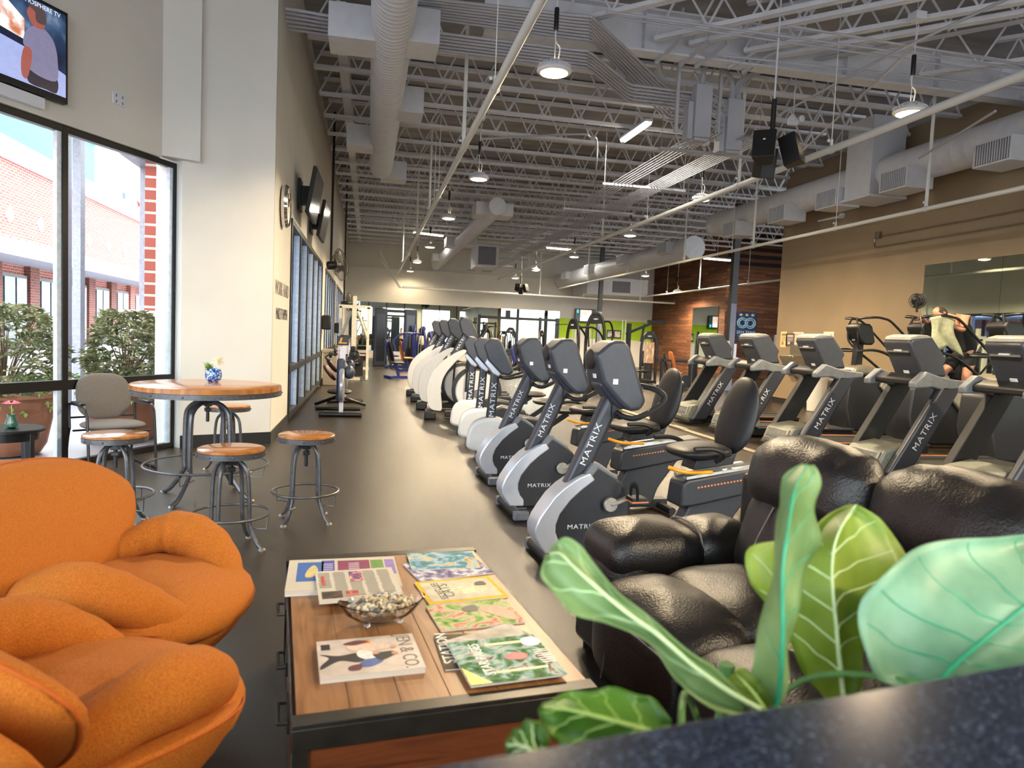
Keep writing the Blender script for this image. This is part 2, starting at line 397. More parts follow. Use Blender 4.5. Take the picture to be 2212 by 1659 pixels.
# back wall, pale with the lime stripe on its right part
bw = MB(); bw.box((9.5, YB+.15, DK/2), (22, .3, DK)); wb = struct('wall_back', bw, M_cream)
gs = MB(); gs.box((14.7, YB-.004, 2.1), (8.0, .012, 1.1)); build('lime_stripe', gs, M_green, wb)
lg = MB(); lg.box((9.5, YB-.06, 4.87), (22, .12, .05)); build('wall_ledge', lg, M_cream, wb)
mr = MB()
for i in range(5): mr.box((-1.02+1.17+i*2.34, YB-.012, 1.72), (2.335, .02, 2.62))
tag(build('wall_mirror', mr, M_mirror), 'long row of mirror panels across the pale back wall', 'mirror')
# right wall
rwm = MB(); rwm.box((XB+.15, 6.8, 3.1), (.3, 21.5, 6.2)); struct('wall_right', rwm, M_brown)
rb = MB(); rb.box((XB-.008, 6.8, .075), (.016, 21.5, .15)); struct('baseboard_right', rb, M_base)
mr2 = MB()
for i in range(5): mr2.box((XB-.012, 12.4-.9-i*1.8, 2.02), (.02, 1.794, 2.54))
tag(build('wall_mirror', mr2, M_mirror), 'tall frameless mirror panels on the taupe right wall behind the stair climbers', 'mirror')
# wood clad corner
wc = MB(); wc.box((16.3+4, 30.4+4.6, DK/2), (8, 9.2, DK)); wd = struct('wall_wood', wc, M_plank)
wc2 = MB(); wc2.box((16.3+4.0, 30.38, 2.63), (8.0, .04, 5.26)); build('plank_cladding', wc2, M_plank2, wd)
er = MB(); er.box((24.3, 20, DK/2), (.3, 40, DK)); struct('wall_far_right', er, M_cream)
wm = MB(); wm.box((16.28, 32.3, 1.85), (.03, 2.7, 3.0)); tag(build('wall_mirror', wm, M_mirror), 'narrow tall mirror on the left face of the wood clad corner', 'mirror')
wv = MB(); wv.box((16.27, 33.05, 4.6), (.03, .35, .35)); tag(build('wall_grille', wv, M_base), 'small square dark grille high on the wood clad corner', 'grille')
# sign lettering on the wall beside the clock
M_ink = mat('black_vinyl', '#2c2a2a', .5); M_ink2 = mat('grey_vinyl', '#6f6a66', .5)
wt = thing('wall_lettering', 'WORK HARD MAKE IT HAPPEN in two lines of black letters beside the first gym window', 'sign', (XL+.003, 10.36, 1.84))
text('upper_line', 'WORK HARD', .27, M_ink2, wt, frame((0, 0, .16), (0, 1, 0), (0, 0, 1)), ext=.001, sx=.95)
text('lower_line', 'MAKE IT HAPPEN', .22, M_ink, wt, frame((0, 0, -.18), (0, 1, 0), (0, 0, 1)), ext=.001, sx=.78)
# ================================================================ roof steel
ZJ = 6.0
def joist(name, a, b, label, zb=ZJ, zt=DK-.06, pan=.72, group=None):
    a = Vector(a); b = Vector(b); L = (b-a).length; d = (b-a).normalized(); rz = math.atan2(d.y, d.x)
    t = thing(name, label, 'joist', (a.x, a.y, 0), rz, group)
    bc = MB(); bc.box((L/2, -.035, zb+.03), (L, .05, .06)); bc.box((L/2, .035, zb+.03), (L, .05, .06)); build('bottom_chord', bc, M_steel, t)
    tc_ = MB(); tc_.box((L/2, 0, zt), (L, .12, .06)); build('top_chord', tc_, M_steel, t)
    w = MB(); n = max(2, int(L/pan)); s = L/n
    for i in range(n):
        x = i*s; w.bar((x, 0, zb+.05), (x+s/2, 0, zt-.02), .028); w.bar((x+s/2, 0, zt-.02), (x+s, 0, zb+.05), .028)
    build('web', w, M_steel, t); return t
ys_j = [11.75]+[13.05+1.42*i for i in range(18)]
for i, y in enumerate(ys_j):
    x1 = 10.9 if y < 17.8 else (24 if y < 30 else 16.2)
    joist('roof_joist', (-1.05, y, 0), (x1, y, 0), 'grey open-web roof joist over the gym, %s from the girder' % ('first' if i == 0 else ORD[i]))
for i, (x, y, xx, yy) in enumerate([(4.05, 10.15, 9, 5), (4.6, 10.15, 9.6, 5), (5.5, 10.15, 10.8, 4.9), (6.05, 10.15, 10.8, 5.4), (8.6, 10.15, 10.85, 7.9), (10.0, 10.15, 10.85, 9.3), (2.6, 10.1, 7.6, 5.1)]):
    joist('roof_joist', (x, y, 0), (xx, yy, 0), 'white diagonal roof joist meeting the girder, %s' % ['second from the left', 'third from the left', 'middle one of the seven', 'third from the right', 'second from the right', 'rightmost', 'leftmost'][i], zb=5.95, zt=6.7)
g = MB(); g.box((6.2, 10.3, 5.82), (9.4, .26, .03)); g.box((6.2, 10.3, 6.42), (9.4, .26, .03)); g.box((6.2, 10.3, 6.12), (9.4, .02, .6))
for i in range(6): g.box((2.2+i*1.7, 10.3, 6.12), (.015, .24, .58))
tag(build('roof_girder', g, M_steel), 'deep white I-beam girder crossing under the roof at upper right', 'beam')
for i, x in enumerate((-.55, 12.9)):
    g = MB(); g.box((x, 25 if i == 0 else 30, 6.5), (.16, 27 if i == 0 else 16, .02)); g.box((x, 25 if i == 0 else 30, 6.3), (.02, 27 if i == 0 else 16, .36)); g.box((x, 25 if i == 0 else 30, 6.12), (.16, 27 if i == 0 else 16, .02))
    tag(build('roof_beam', g, M_steel), ['grey beam running back along the left wall above the joists', 'grey beam running back beyond the taupe wall'][i], 'beam')
# black columns
M_black = mat('black_paint', '#141416', .4)
M_colblue = mat('bluish_grey_paint', '#7d8297', .5)
for i, (x, y, w) in enumerate([(11.9, 21.7, .2), (11.25, 33.6, .19)]):
    t = thing('steel_column', ['black square column in front of the wood clad wall, pale lower half', 'black square column before the lime green stripe, pale lower part'][i], 'column', (x, y, 0))
    c = MB(); c.box((0, 0, (2.9+6.2)/2), (w, w, 3.3)); build('upper_shaft', c, M_black, t)
    c = MB(); c.box((0, 0, 1.5), (w, w, 2.8)); c.box((0, 0, .05), (w+.1, w+.1, .1)); build('lower_shaft', c, M_colblue, t)
    c = MB(); c.box((-w/2-.01, 0, 1.55), (.012, w+.02, 3.1)); build('black_edge', c, M_black, t)

# ================================================================ ducts
M_duct = mat('duct_paint', '#c9cbd2', .45, var=.04, scale=6)
M_slot = mat('register_slots', '#6f7078', .6)
def duct(label, a, b, r, cap0=True, n=36, spiral=.11):
    a = Vector(a); b = Vector(b); L = (b-a).length; t = thing('air_duct', label, 'duct', tuple(a), math.atan2((b-a).y, (b-a).x))
    dz = (b.z-a.z)/L; body = MB()
    prof = [(0.001, 0), (r, 0)]; x = .02
    while x < L: prof += [(r, x), (r+.005*(spiral < .2)+.002, x+.012), (r, x+.024)]; x += spiral
    prof += [(r, L), (.001, L)]
    body.lathe([(q, w) for q, w in prof], n, axis='x', caps=False)
    for i, v in enumerate(body.v): body.v[i] = (v[0], v[1], v[2]+dz*v[0])
    build('spiral_tube', body, M_duct, t, ang=60); return t
def register(t, x, side, z, dims, grille=False, name='side_register'):
    """box outlet on a duct; x along the duct, side +1/-1"""
    L, Dp, H = dims; s = MB(); yc = side*(Dp/2); s.box((x, yc, z), (L, Dp, H)); o = build(name, s, M_duct, t, bevel=.006)
    if grille:
        k = MB(); k.box((x, side*(Dp+.004), z), (L-.06, .006, H-.06)); build('grille', k, M_slot, o)
        k = MB(); n = 14
        for i in range(n): k.box((x-L/2+.05+(L-.1)*i/(n-1), side*(Dp+.01), z), (.012, .014, H-.07))
        build('grille_blades', k, M_duct, o)
    return o
d = duct('white spiral duct running overhead at upper left, nearest the camera', (.2, 17.7, 5.46), (.2, 5.5, 5.46), .27)
for (px, py, sd) in [(915, 245, 1), (950, 95, 1), (878, 388, 1), (748, 312, -1), (708, 75, -1)]:
    p = at(px, py, z=5.28); x = 17.7-(p.y+.32); dp = abs(p.x-.2)
    register(d, x, sd, 5.5-5.46, (.62, dp, .44))
d = duct('pale duct hanging over the middle aisle with a round end cap', (3.51, 20, 5.17), (3.51, 38.6, 5.17), .25)
for x, s in ((.9, 1), (.9, -1), (8, -1), (8.8, 1), (15, 1)): register(d, x, s, 0, (.9, .55, .36))
k = MB(); k.box((8.3, -1.0, -.55), (1.3, .9, .9)); o = build('air_handler', k, M_duct, d); k = MB(); k.box((7.63, -1.0, -.55), (.02, .7, .7)); build('grille', k, M_slot, o)
d = duct('large duct hanging ahead of the lime green wall with a round end cap', (10.6, 22.1, 4.72), (10.6, 38.6, 4.72), .39)
for x, s in ((1.3, 1), (5.5, 1), (10, 1), (14, 1), (1.1, -1)): register(d, x, s, .08, (.8, .62, .4), grille=True)
k = MB(); k.box((15.2, -2.4, -.35), (2.6, 3.4, .9)); o = build('air_handler', k, M_duct, d); k = MB(); k.box((13.88, -2.6, -.35), (.02, 1.0, .6)); build('grille', k, M_slot, o)
d = duct('long grey duct with box registers along the top of the taupe wall', (10.45, 20.4, 5.2), (10.45, 3.0, 5.2), .34, spiral=.3)
for px in (1574, 1676, 1783, 1928, 2142):
    py = {1574: 495, 1676: 462, 1783: 430, 1928: 388, 2142: 328}[px]; p = at(px, py, X=9.85)
    register(d, 20.4-p.y, -1, p.z-5.2, (.72, .6, .4), grille=True)
p = at(1877, 400, X=10.3); k = MB(); k.box((20.4-p.y, -.05, .35), (.8, .78, 1.6)); build('riser_box', k, M_duct, d, bevel=.01)
k = MB(); k.box((20.4-p.y, -.05, -.49), (.95, .9, .06)); build('riser_base', k, M_duct, d, bevel=.01)

# ================================================================ conduit, junction boxes, strut rack
M_cond = mat('white_conduit', '#adafb8', .7, var=.04, scale=3)
def conduit_run(lines, z, label, r=.017, cat='conduit', nm='conduit_bundle'):
    t = thing(nm, label, cat)
    for ln in lines:
        m = MB(); m.tube(smooth_path([p if isinstance(p, Vector) else at(p[0], p[1], z=z) for p in ln], 3), r, 6); build('conduit', m, M_cond, t)
    return t
BX1 = Vector((5.22, 10.95, 5.28)); BX2 = Vector((5.95, 11.25, 5.22))
L6 = []
for k in range(6):
    L6.append([(616, 18+8.8*k), (880, 62+7.2*k), (1235, 107+7*k), (1269, 111+7.4*k), (1300, 133+7.4*k), (1340, 166+7.6*k), (1362, 182+7.6*k), (1400, 188+7.4*k), (1513, 203+7*k)])
conduit_run(L6, 5.6, 'lower bundle of white conduits crossing from the left wall to the first junction box', r=.02)
U8 = []
for k in range(8):
    U8.append([(900, -6+6*k), (1235, 32+7*k), (1273, 36+7.2*k), (1300, 56+7.6*k), (1440-3*k, 188+7*k), (1465-3*k, 212+7*k), (1513, 222+6*k)])
conduit_run(U8, 5.8, 'upper bundle of white conduits bending down toward the first junction box', r=.021)
def jbox(c, label, w=.27, dp=.2, h=.84):
    t = thing('junction_box', label, 'box', tuple(c)); m = MB(); m.box((0, 0, 0), (w, dp, h)); build('enclosure', m, M_cond, t, bevel=.006)
    m = MB(); m.box((0, -dp/2-.006, 0), (w+.012, .012, h-.02)); build('cover', m, M_cond, t, bevel=.004)
    m = MB(); m.box((0, 0, -h/2-.03), (w*.9, dp*.8, .05)); m.box((-w/2-.05, .06, -.15), (.09, dp, h*.7)); build('side_trough', m, M_cond, t, bevel=.004); return t
jbox(BX1, 'tall white junction box hung below the joists, left of the pair'); jbox(BX2, 'tall white junction box beside the black loudspeakers, right of the pair')
t = thing('conduit_bundle', 'short white conduits bridging the two junction boxes', 'conduit')
for k in range(7):
    z = 5.62-k*.085; m = MB(); m.tube([(BX1.x+.13, BX1.y, z), (BX2.x-.13, BX2.y, z-.03)], .02, 6); build('conduit', m, M_cond, t)
m = MB(); m.tube(smooth_path([(BX1.x, BX1.y, 5.7), (BX1.x+.02, BX1.y, 5.95), (BX1.x+.15, BX1.y, 6.12), (BX2.x-.2, BX2.y, 6.1), (BX2.x-.05, BX2.y, 5.95), (BX2.x-.03, BX2.y, 5.64)], 5), .04, 8); tag(build('conduit_arch', m, M_cond), 'thick white conduit arching between the tops of the junction boxes', 'conduit')
t = thing('conduit_bundle', 'three conduits rising from the right junction box and bending toward the camera side', 'conduit')
for k in range(3):
    m = MB(); x = BX2.x+.02+.05*k; m.tube(smooth_path([(x, BX2.y, 5.6), (x, BX2.y, 5.85+.02*k), (x+.1, BX2.y-.15, 6.0), (x+.5, BX2.y-.6, 6.06), (x+2.6, BX2.y-3.0, 6.06)], 5), .02, 6); build('conduit', m, M_cond, t)
for nm, xs in (('left', [5.18+.078*i for i in range(6)]), ('right', [5.98+.066*i for i in range(8)])):
    t = thing('conduit_bundle', '%s run of parallel white conduits going back on the hanging strut bars' % nm, 'conduit')
    for k, x in enumerate(xs):
        bx = BX1 if nm == 'left' else BX2
        m = MB(); m.tube(smooth_path([(bx.x-.1+.03*k, bx.y, 4.86), (bx.x-.1+.035*k, bx.y+.2, 4.84), (x, 12.1, 4.96), (x, 13, 4.96), (x, 38.6, 4.96)], 3), .0125, 6); build('conduit', m, M_cond, t)
M_rod = mat('hanger_rod', '#aeb0b8', .4, metal=.3)
for i, y in enumerate([11.85, 14.9, 18.1, 21.4, 24.4, 27.3, 30.7, 34.0]):
    t = thing('strut_trapeze', 'hanging strut bar under the conduits, %s from the camera' % ORD[i], 'bracket', (5.88, y, 4.9))
    m = MB(); m.box((0, 0, 0), (1.94, .045, .045)); build('strut_bar', m, M_cond, t)
    for s in (-.93, .93): m = MB(); m.tube([(s, 0, -.05), (s, 0, 1.1)], .006, 5); build('rod', m, M_rod, t)
# short diagonal strut hangers above the boxes
for i, (a, b) in enumerate([((1417, 135), (1472, 82)), ((1468, 142), (1527, 92)), ((1502, 145), (1562, 98)), ((1572, 148), (1617, 122)), ((1603, 158), (1650, 128))]):
    p, q = at(a[0], a[1], z=5.75), at(b[0], b[1], z=5.9); q = p+(q-p).normalized()*.62
    m = MB(); m.bar(p, q, .045); m.bar(p, p+Vector((0, 0, .2)), .012); m.bar(q, q+Vector((0, 0, .12)), .012)
    tag(build('strut_hanger', m, M_cond), 'short slotted strut hanger above the junction boxes, %s from the left' % ['first', 'second', 'third', 'fourth', 'fifth'][i], 'bracket')
for i, (x, y, z0) in enumerate([(4.78, 10.9, 4.9), (5.62, 11.1, 4.9)]):
    m = MB(); m.box((x, y, (z0+DK)/2), (.05, .05, DK-z0)); tag(build('strut_post', m, M_cond), 'slotted strut post clamping the conduits %s' % ['left of the first junction box', 'between the junction boxes'][i], 'bracket')
# long cross conduits under the near roof
for i, (a, b) in enumerate([((1310, 25), (2212, 150)), ((1345, 40), (2212, 165)), ((1700, 55), (2212, 140)), ((1560, 120), (2212, 190))]):
    m = MB(); m.tube([at(a[0], a[1], z=5.7), at(b[0], b[1], z=5.7)], .016, 6); tag(build('conduit_run', m, M_cond), 'thin white conduit crossing below the girder at upper right, %s from the top' % ['first', 'third', 'second', 'lowest'][i], 'conduit')
for i, pts in enumerate([[(1040, 300), (1240, 290), (1275, 296), (1290, 312), (1284, 412)], [(2150, 240), (1985, 342)], [(1975, 100), (1730, 330)], [(2212, -20), (1900, 130), (1680, 250)]]):
    zz = [5.5, 5.0, 5.3, 5.5][i]; m = MB(); m.tube(smooth_path([at(a, b, z=zz) for a, b in pts], 4), .02, 6)
    tag(build('conduit_run', m, M_cond), ['conduit turning down beside the long tube light', 'conduit angling under the roof above the duct registers', 'conduit sloping past the white emergency light', 'thin conduit dropping from the top right corner toward the second lamp'][i], 'conduit')

# ================================================================ sprinkler pipes
M_pipe = mat('sprinkler_paint', '#dadbd8', .4, var=.03, scale=4)
def sprinkler(label, a, b, r, hang):
    t = thing('sprinkler_pipe', label, 'pipe'); m = MB(); m.tube([a, b], r, 12); build('main_pipe', m, M_pipe, t)
    a = Vector(a); b = Vector(b)
    for k, (f, thick) in enumerate(hang):
        p = a.lerp(b, f); m = MB(); m.tube([p+Vector((0, 0, r)), (p.x, p.y, 6.6)], .03 if thick else .007, 8); build('hanger', m, M_pipe, t)
        m = MB(); m.lathe([(r+.012, -.03), (r+.016, 0), (r+.012, .03)], 12, c=p, axis='y' if abs((b-a).y) > abs((b-a).x) else 'x', caps=False); m.tube([p+Vector((0, 0, r)), p+Vector((0, 0, r+.09))], .022, 8); m.ball(p+Vector((-.05, 0, r+.07)), .025, 8, 6); build('clamp', m, M_pipe, t)
    return t
sprinkler('thick white pipe sweeping back from the top centre along the aisle', (1.38, 5, 4.4), (1.38, 36, 4.4), .047, [((y-5)/31, k) for y, k in ((8.4, 0), (11.2, 1), (15.2, 0), (16.2, 0), (17.5, 1), (22, 1), (27, 0), (31, 1))])
sprinkler('long white pipe running back below the black loudspeakers', (6.5, 4, 4.4), (6.5, 36, 4.4), .05, [((y-4)/32, k) for y, k in ((9.3, 0), (11.9, 1), (16.2, 0), (19.5, 1), (24, 0), (29, 0))])
sprinkler('cream pipe running back along the taupe wall above the mirror', (9.75, 4, 4.1), (9.75, 36, 4.1), .04, [((y-4)/32, k) for y, k in ((11.1, 1), (13.6, 0), (16.9, 1), (18.0, 0), (21, 1), (26, 0), (31, 1))])
pa, pb_ = at(868, 620, Y=36), at(1500, 658, Y=36)
sprinkler('white cross pipe in front of the pale back wall', pa, (pb_.x, 36, pb_.z), .05, [(.1, 0), (.45, 1), (.6, 0), (.8, 1), (.93, 0)])
pa, pb_ = at(1255, 640, Y=34), at(1690, 591, X=15.0)
sprinkler('thin pipe running past the wood clad wall', (14.6, 36, 3.95), (14.6, 22, 3.95), .04, [(.2, 0), (.45, 1), (.75, 0)])
for i, (a, b) in enumerate([((822, 545), (862, 622)), ((825, 565), (866, 622))]):
    m = MB(); m.tube([at(a[0], a[1], Y=36.5), at(b[0], b[1], Y=36)], .035, 8); q = at(a[0], a[1], Y=36.5); m.tube([q, (q.x, q.y, DK-.01)], .01, 6); tag(build('brace_pipe', m, M_pipe), '%s slanting white brace pipe above the back mirror' % ['upper', 'lower'][i], 'pipe')

# ================================================================ lamps
M_lens = mat('lamp_lens', '#fff3d8', .4, emis='#ffe2a6', estr=9)
M_tube = mat('tube_lens', '#fffdf2', .4, emis='#fff0cf', estr=7)
def highbay(p, label, zt=5.95):
    t = thing('high_bay_lamp', label, 'lamp', tuple(p), 0); h = zt-p[2]
    m = MB(); m.lathe([(.05, .14), (.11, .13), (.13, .1), (.2, .055), (.215, .02), (.2, 0), (.16, -.01)], 28, caps=False); build('housing', m, M_white, t)
    m = MB()
    for k in range(28): a = 2*PI*k/28; m.bar((.13*math.cos(a), .13*math.sin(a), .1), (.205*math.cos(a), .205*math.sin(a), .055), .006, .03)
    build('cooling_fins', m, M_white, t)
    m = MB(); m.lathe([(.001, -.03), (.1, -.028), (.165, -.012), (.17, .002)], 28, caps=False); build('lens', m, M_lens, t)
    m = MB(); m.tube([(0, 0, .14), (0, 0, DK-p[2])], .005, 5); m.tube(smooth_path([(.04, 0, .14), (.06, 0, .3), (.0, .02, .45), (.03, 0, h-.1)], 4), .008, 5); build('chain', m, M_white, t)
    m = MB(); m.lathe([(.025, .5), (.03, .52), (.03, .74), (.025, .76)], 10); build('connector', m, M_black, t)
    m = MB(); m.box((0, 0, h), (.16, .16, .1)); build('junction_cap', m, M_white, t)
    l = bpy.data.lights.new('bulb', 'SPOT'); l.energy = HIGHBAY_W*(.15 if p[1] > 35 else 1); l.spot_size = math.radians(165); l.spot_blend = .6; l.shadow_soft_size = .13; l.color = (1, .78, .5)
    o = bpy.data.objects.new('bulb', l); COL.objects.link(o); o.location = (0, 0, -.06); o.parent = t
    return t
hb = [((1197, 157), 'just right of the thick white pipe, largest in view'), ((1034, 387), 'below the first lamp, over the aisle'), ((969, 472), 'left of the duct with the round cap'), ((929, 534), 'below the far tube light'), ((901, 567), 'near the duct elbow over the aisle'), ((886, 586), 'farthest back on the left'),
      ((1361, 509), 'between the conduits and the large duct cap'), ((1515, 432), 'touching the middle pipe'), ((1965, 245), 'behind the middle pipe at upper right'), ((1240, 555), 'right of the centre tube light'), ((1157, 584), 'above the far loudspeakers'), ((1113, 601), 'farthest back over the middle'), ((1394, 596), 'beside the far air handler'), ((1463, 631), 'low over the lime green wall')]
for (px, py), w in hb:
    highbay(at(px, py, z=4.7) if py < 600 else at(px, py, Y=36 if px < 1300 else 33), 'warm high bay lamp '+w)
for y, x in ((2.4, 7.4), (-1.5, 4.6)): highbay(Vector((x, y, 4.7)), 'warm high bay lamp above the camera end of the room, %s' % {2.4: 'by the taupe wall', -1.5: 'over the counter'}[y]+(' left side' if x < 0 else ''), 5.95)
def tubelight(a, b, label):
    a = Vector(a); b = Vector(b); d = b-a; t = thing('tube_light', label, 'lamp', tuple((a+b)/2), math.atan2(d.y, d.x)); L = d.length
    m = MB(); m.box((0, 0, .05), (L, .16, .05)); m.box((0, 0, (.05+DK-a.z)/2), (.015, .015, DK-a.z-.05)); build('housing', m, M_white, t)
    m = MB(); m.tube([(-L/2+.03, -.035, 0), (L/2-.03, -.035, 0)], .03, 8); m.tube([(-L/2+.03, .035, 0), (L/2-.03, .035, 0)], .03, 8); build('tube', m, M_tube, t)
    l = bpy.data.lights.new('tube_glow', 'AREA'); l.shape = 'RECTANGLE'; l.size = L; l.size_y = .14; l.energy = TUBE_W; l.color = (1, .93, .78)
    o = bpy.data.objects.new('tube_glow', l); COL.objects.link(o); o.location = (0, 0, -.05); o.parent = t
def vz(px, py, z): v = at(px, py, z=z); return v
tubelight(vz(1402, 265, 5.8), vz(1345, 305, 5.8), 'bright tube light slanting under the joists beside the conduits')
tubelight(vz(893, 502, 5.7), vz(957, 510, 5.7), 'bright tube light crossing the aisle beyond the thick pipe')
tubelight(vz(1180, 535, 5.7), vz(1235, 540, 5.7), 'bright tube light at the far centre of the ceiling')
tubelight(vz(1520, 558, 5.2), vz(1578, 563, 5.2), 'bright tube light before the top of the wood clad wall')

# ================================================================ loudspeakers, camera, emergency light, projector bracket
M_cab = mat('speaker_black', '#101013', .5, var=.2)
def cluster(p, s, label, rod):
    t = thing('loudspeaker_cluster', label, 'loudspeaker', tuple(p))
    for i, a in enumerate((-.6, .75, 2.9)):
        R = Matrix.Translation(((-.09, .11, 0)[i]*s, 0, (0, 0, -.12)[i]*s)) @ Matrix.Rotation(a, 4, 'Z') @ Matrix.Rotation(-.28, 4, 'X')
        m = MB(); m.prism([(-.15*s, -.08*s), (.15*s, -.08*s), (.1*s, .16*s), (-.1*s, .16*s)], -.2*s, .2*s, 'z', M=R @ Matrix.Translation((0, -.22*s, 0))); o = build('cabinet', m, M_cab, t, bevel=.01*s)
        m = MB(); m.box((0, -.31*s, .05*s), (.03*s, .004, .02*s), M=R); build('badge', m, M_white, o)
    m = MB(); m.tube([(0, 0, -.1*s), (0, 0, .75*s)], .035*s, 10); build('pole', m, M_cab, t)
    m = MB(); m.tube([(0, 0, .75*s), (0, 0, rod)], .012, 6); build('rod', m, M_white, t)
cluster(at(1665, 335, Y=9.0), 1.0, 'three black loudspeakers clustered on a black drop pole at upper right', DK-at(1665, 335, Y=9.0).z-.01)
cluster(at(1125, 624, Y=33), .85, 'small black loudspeaker cluster hanging far back over the room', DK-at(1125, 624, Y=33).z-.01)
p = at(1713, 262, Y=11.5); t = thing('emergency_light', 'small white twin-head emergency light right of the loudspeakers', 'lamp', tuple(p))
m = MB(); m.box((0, 0, 0), (.18, .1, .14)); build('body', m, M_white, t, bevel=.02); m = MB(); m.tube([(0, 0, .06), (0, 0, DK-p.z)], .01, 6); build('drop_rod', m, M_white, t)
for s in (-.08, .1): m = MB(); m.lathe([(.02, .0), (.05, -.03), (.055, -.09), (.04, -.1)], 14, c=(s, -.03, .03), axis='y'); build('lamp_head', m, M_white, t)
p = at(1820, 471, X=XB); t = thing('wall_bracket', 'grey swing bracket on the dark top of the taupe wall', 'bracket', tuple(p))
m = MB(); m.box((-.03, 0, .05), (.06, .12, .12)); m.bar((-.05, 0, .02), (-.3, .5, -.02), .03); m.bar((-.05, 0, .02), (-.3, -.45, -.02), .03); m.bar((-.3, .5, -.02), (-.3, -.45, -.02), .02); build('arm', m, M_steel, t)
M_galv = mat('galvanised_conduit', '#8f8574', .3, metal=.7)
t = thing('wall_conduit', 'metal conduit loop and small box running along the taupe wall', 'conduit')
a, b = at(1892, 505, X=XB-.03), at(2212, 440, X=XB-.03)
for k, (q, e) in enumerate((((1893, 512), (2212, 448)), ((1893, 534), (2212, 482)))):
    q, e = at(q[0], q[1], X=XB-.03), at(e[0], e[1], X=XB-.03); m = MB(); m.tube([q, Vector((q.x, q.y-7, q.z+.0))], .014, 6); build('conduit', m, M_galv, t)
q0, q1 = at(1889, 510, X=XB-.03), at(1893, 534, X=XB-.03)
m = MB(); m.tube(smooth_path([Vector((q0.x, q1.y+.06, q0.z)), Vector((q0.x, q1.y+.08, q1.z+.1)), Vector((q0.x, q1.y+.05, q1.z+.02)), q1], 4), .014, 6); m.box(at(1897, 508, X=XB-.04), (.06, .14, .14)); build('elbow', m, M_galv, t)

# ================================================================ left wall fittings
M_scr = mat('dark_screen', '#18191d', .12, var=.1)
def wall_tv(p, w, h, yaw, tilt, label):
    t = thing('wall_television', label, 'television', tuple(p)); R = Matrix.Rotation(yaw, 4, 'Z') @ Matrix.Rotation(tilt, 4, 'Y')
    m = MB(); m.box((0, 0, 0), (.06, w, h), M=R); build('case', m, M_cab, t, bevel=.01)
    m = MB(); m.box((.033, 0, 0), (.004, w-.05, h-.05), M=R); build('screen', m, M_scr, t)
    m = MB(); m.box((-.12, 0, 0), (.2, .18, .3)); m.box((-.23, 0, 0), (.04, .4, .5)); build('wall_mount', m, M_cab, t)
wall_tv(at(680, 425, X=-.93), 1.3, .74, -.02, .16, 'wall television tilted out high over the gym windows, nearer of the two')
wall_tv(at(699, 480, X=-.93), 1.2, .7, -.02, .16, 'wall television tilted out high over the gym windows, farther of the two')
p = at(617, 446, X=XL+.05); t = thing('wall_clock', 'round chrome rimmed wall clock high beside the first gym window', 'clock', (XL+.01, p.y, p.z))
m = MB(); m.lathe([(.22, 0), (.28, .01), (.29, .05), (.26, .09), (.235, .07)], 32, axis='x', caps=True); build('rim', m, mat('chrome', '#d7d7d7', .12, metal=1), t)
m = MB(); m.lathe([(.001, .074), (.235, .074)], 32, axis='x', caps=False); build('dial', m, mat('clock_face', '#e8e6de', .3), t)
m = MB(); m.bar((.08, 0, 0), (.08, .1, .12), .012); m.bar((.08, 0, 0), (.08, -.05, .17), .01); build('hands', m, M_ink, t)
def cage_fan(p, r, yaw, label, ztop=6.85):
    t = thing('cage_fan', label, 'fan', tuple(p)); R = Matrix.Rotation(yaw, 4, 'Z') @ Matrix.Rotation(-.15, 4, 'Y')
    m = MB(); N = 30
    for s in (-1, 1):
        for k in range(N):
            a = 2*PI*k/N; c_, s_ = math.cos(a), math.sin(a)
            m.tube([R @ Vector((s*.13, .05*c_, .05*s_)), R @ Vector((s*.12, .6*r*c_, .6*r*s_)), R @ Vector((s*.02, r*c_, r*s_))], .004, 4)
        for q in (.35, .65, 1.0): m.tube([R @ Vector((s*(.125 if q < .9 else .02), q*r*math.cos(2*PI*k/36), q*r*math.sin(2*PI*k/36))) for k in range(36)], .006, 4, closed=True)
    build('cage', m, mat('fan_wire', '#5c5650', .4, metal=.5), t)
    m = MB()
    for k in range(3):
        a = 2*PI*k/3; Q = R @ Matrix.Rotation(a, 4, 'X') @ Matrix.Translation((0, 0, r*.48)) @ Matrix.Rotation(.45, 4, 'Z'); m.pillow(r*.36, .5*r*1.5, .02, M=Q @ Matrix.Rotation(PI/2, 4, 'X'))
    build('blades', m, mat('fan_blade', '#78736e', .35, metal=.4), t)
    m = MB(); m.lathe([(.001, -.34), (.1, -.33), (.11, -.2), (.07, -.1), (.001, -.08)], 16, axis='x', caps=False, M=R); build('motor', m, M_cab, t)
    m = MB(); q = R @ Vector((-.24, 0, 0)); m.tube([q, (q.x, q.y, ztop-p[2])], .03, 8); build('drop_pole', m, M_cab, t)
cage_fan(at(735, 572, Y=18.5), .4, .35, 'caged fan on a black drop pole in front of the left wall, nearer one')
cage_fan(at(757, 655, Y=26), .38, .35, 'caged fan on a black drop pole, farther one above the white cable machine')
for i, (px, py, yy) in enumerate([(701, 696, 19.2), (719, 708, 26.5)]):
    t = thing('towel_dispenser', 'black paper towel dispenser on the left wall, %s' % ['after the first window bay', 'after the second window bay'][i], 'dispenser', (XL, yy, at(px, py, X=XL+.1).z))
    m = MB(); m.box((.11, 0, 0), (.22, .3, .38)); build('case', m, M_cab, t, bevel=.04, seg=4); m = MB(); m.box((.221, 0, .08), (.005, .2, .06)); build('window', m, M_scr, t)
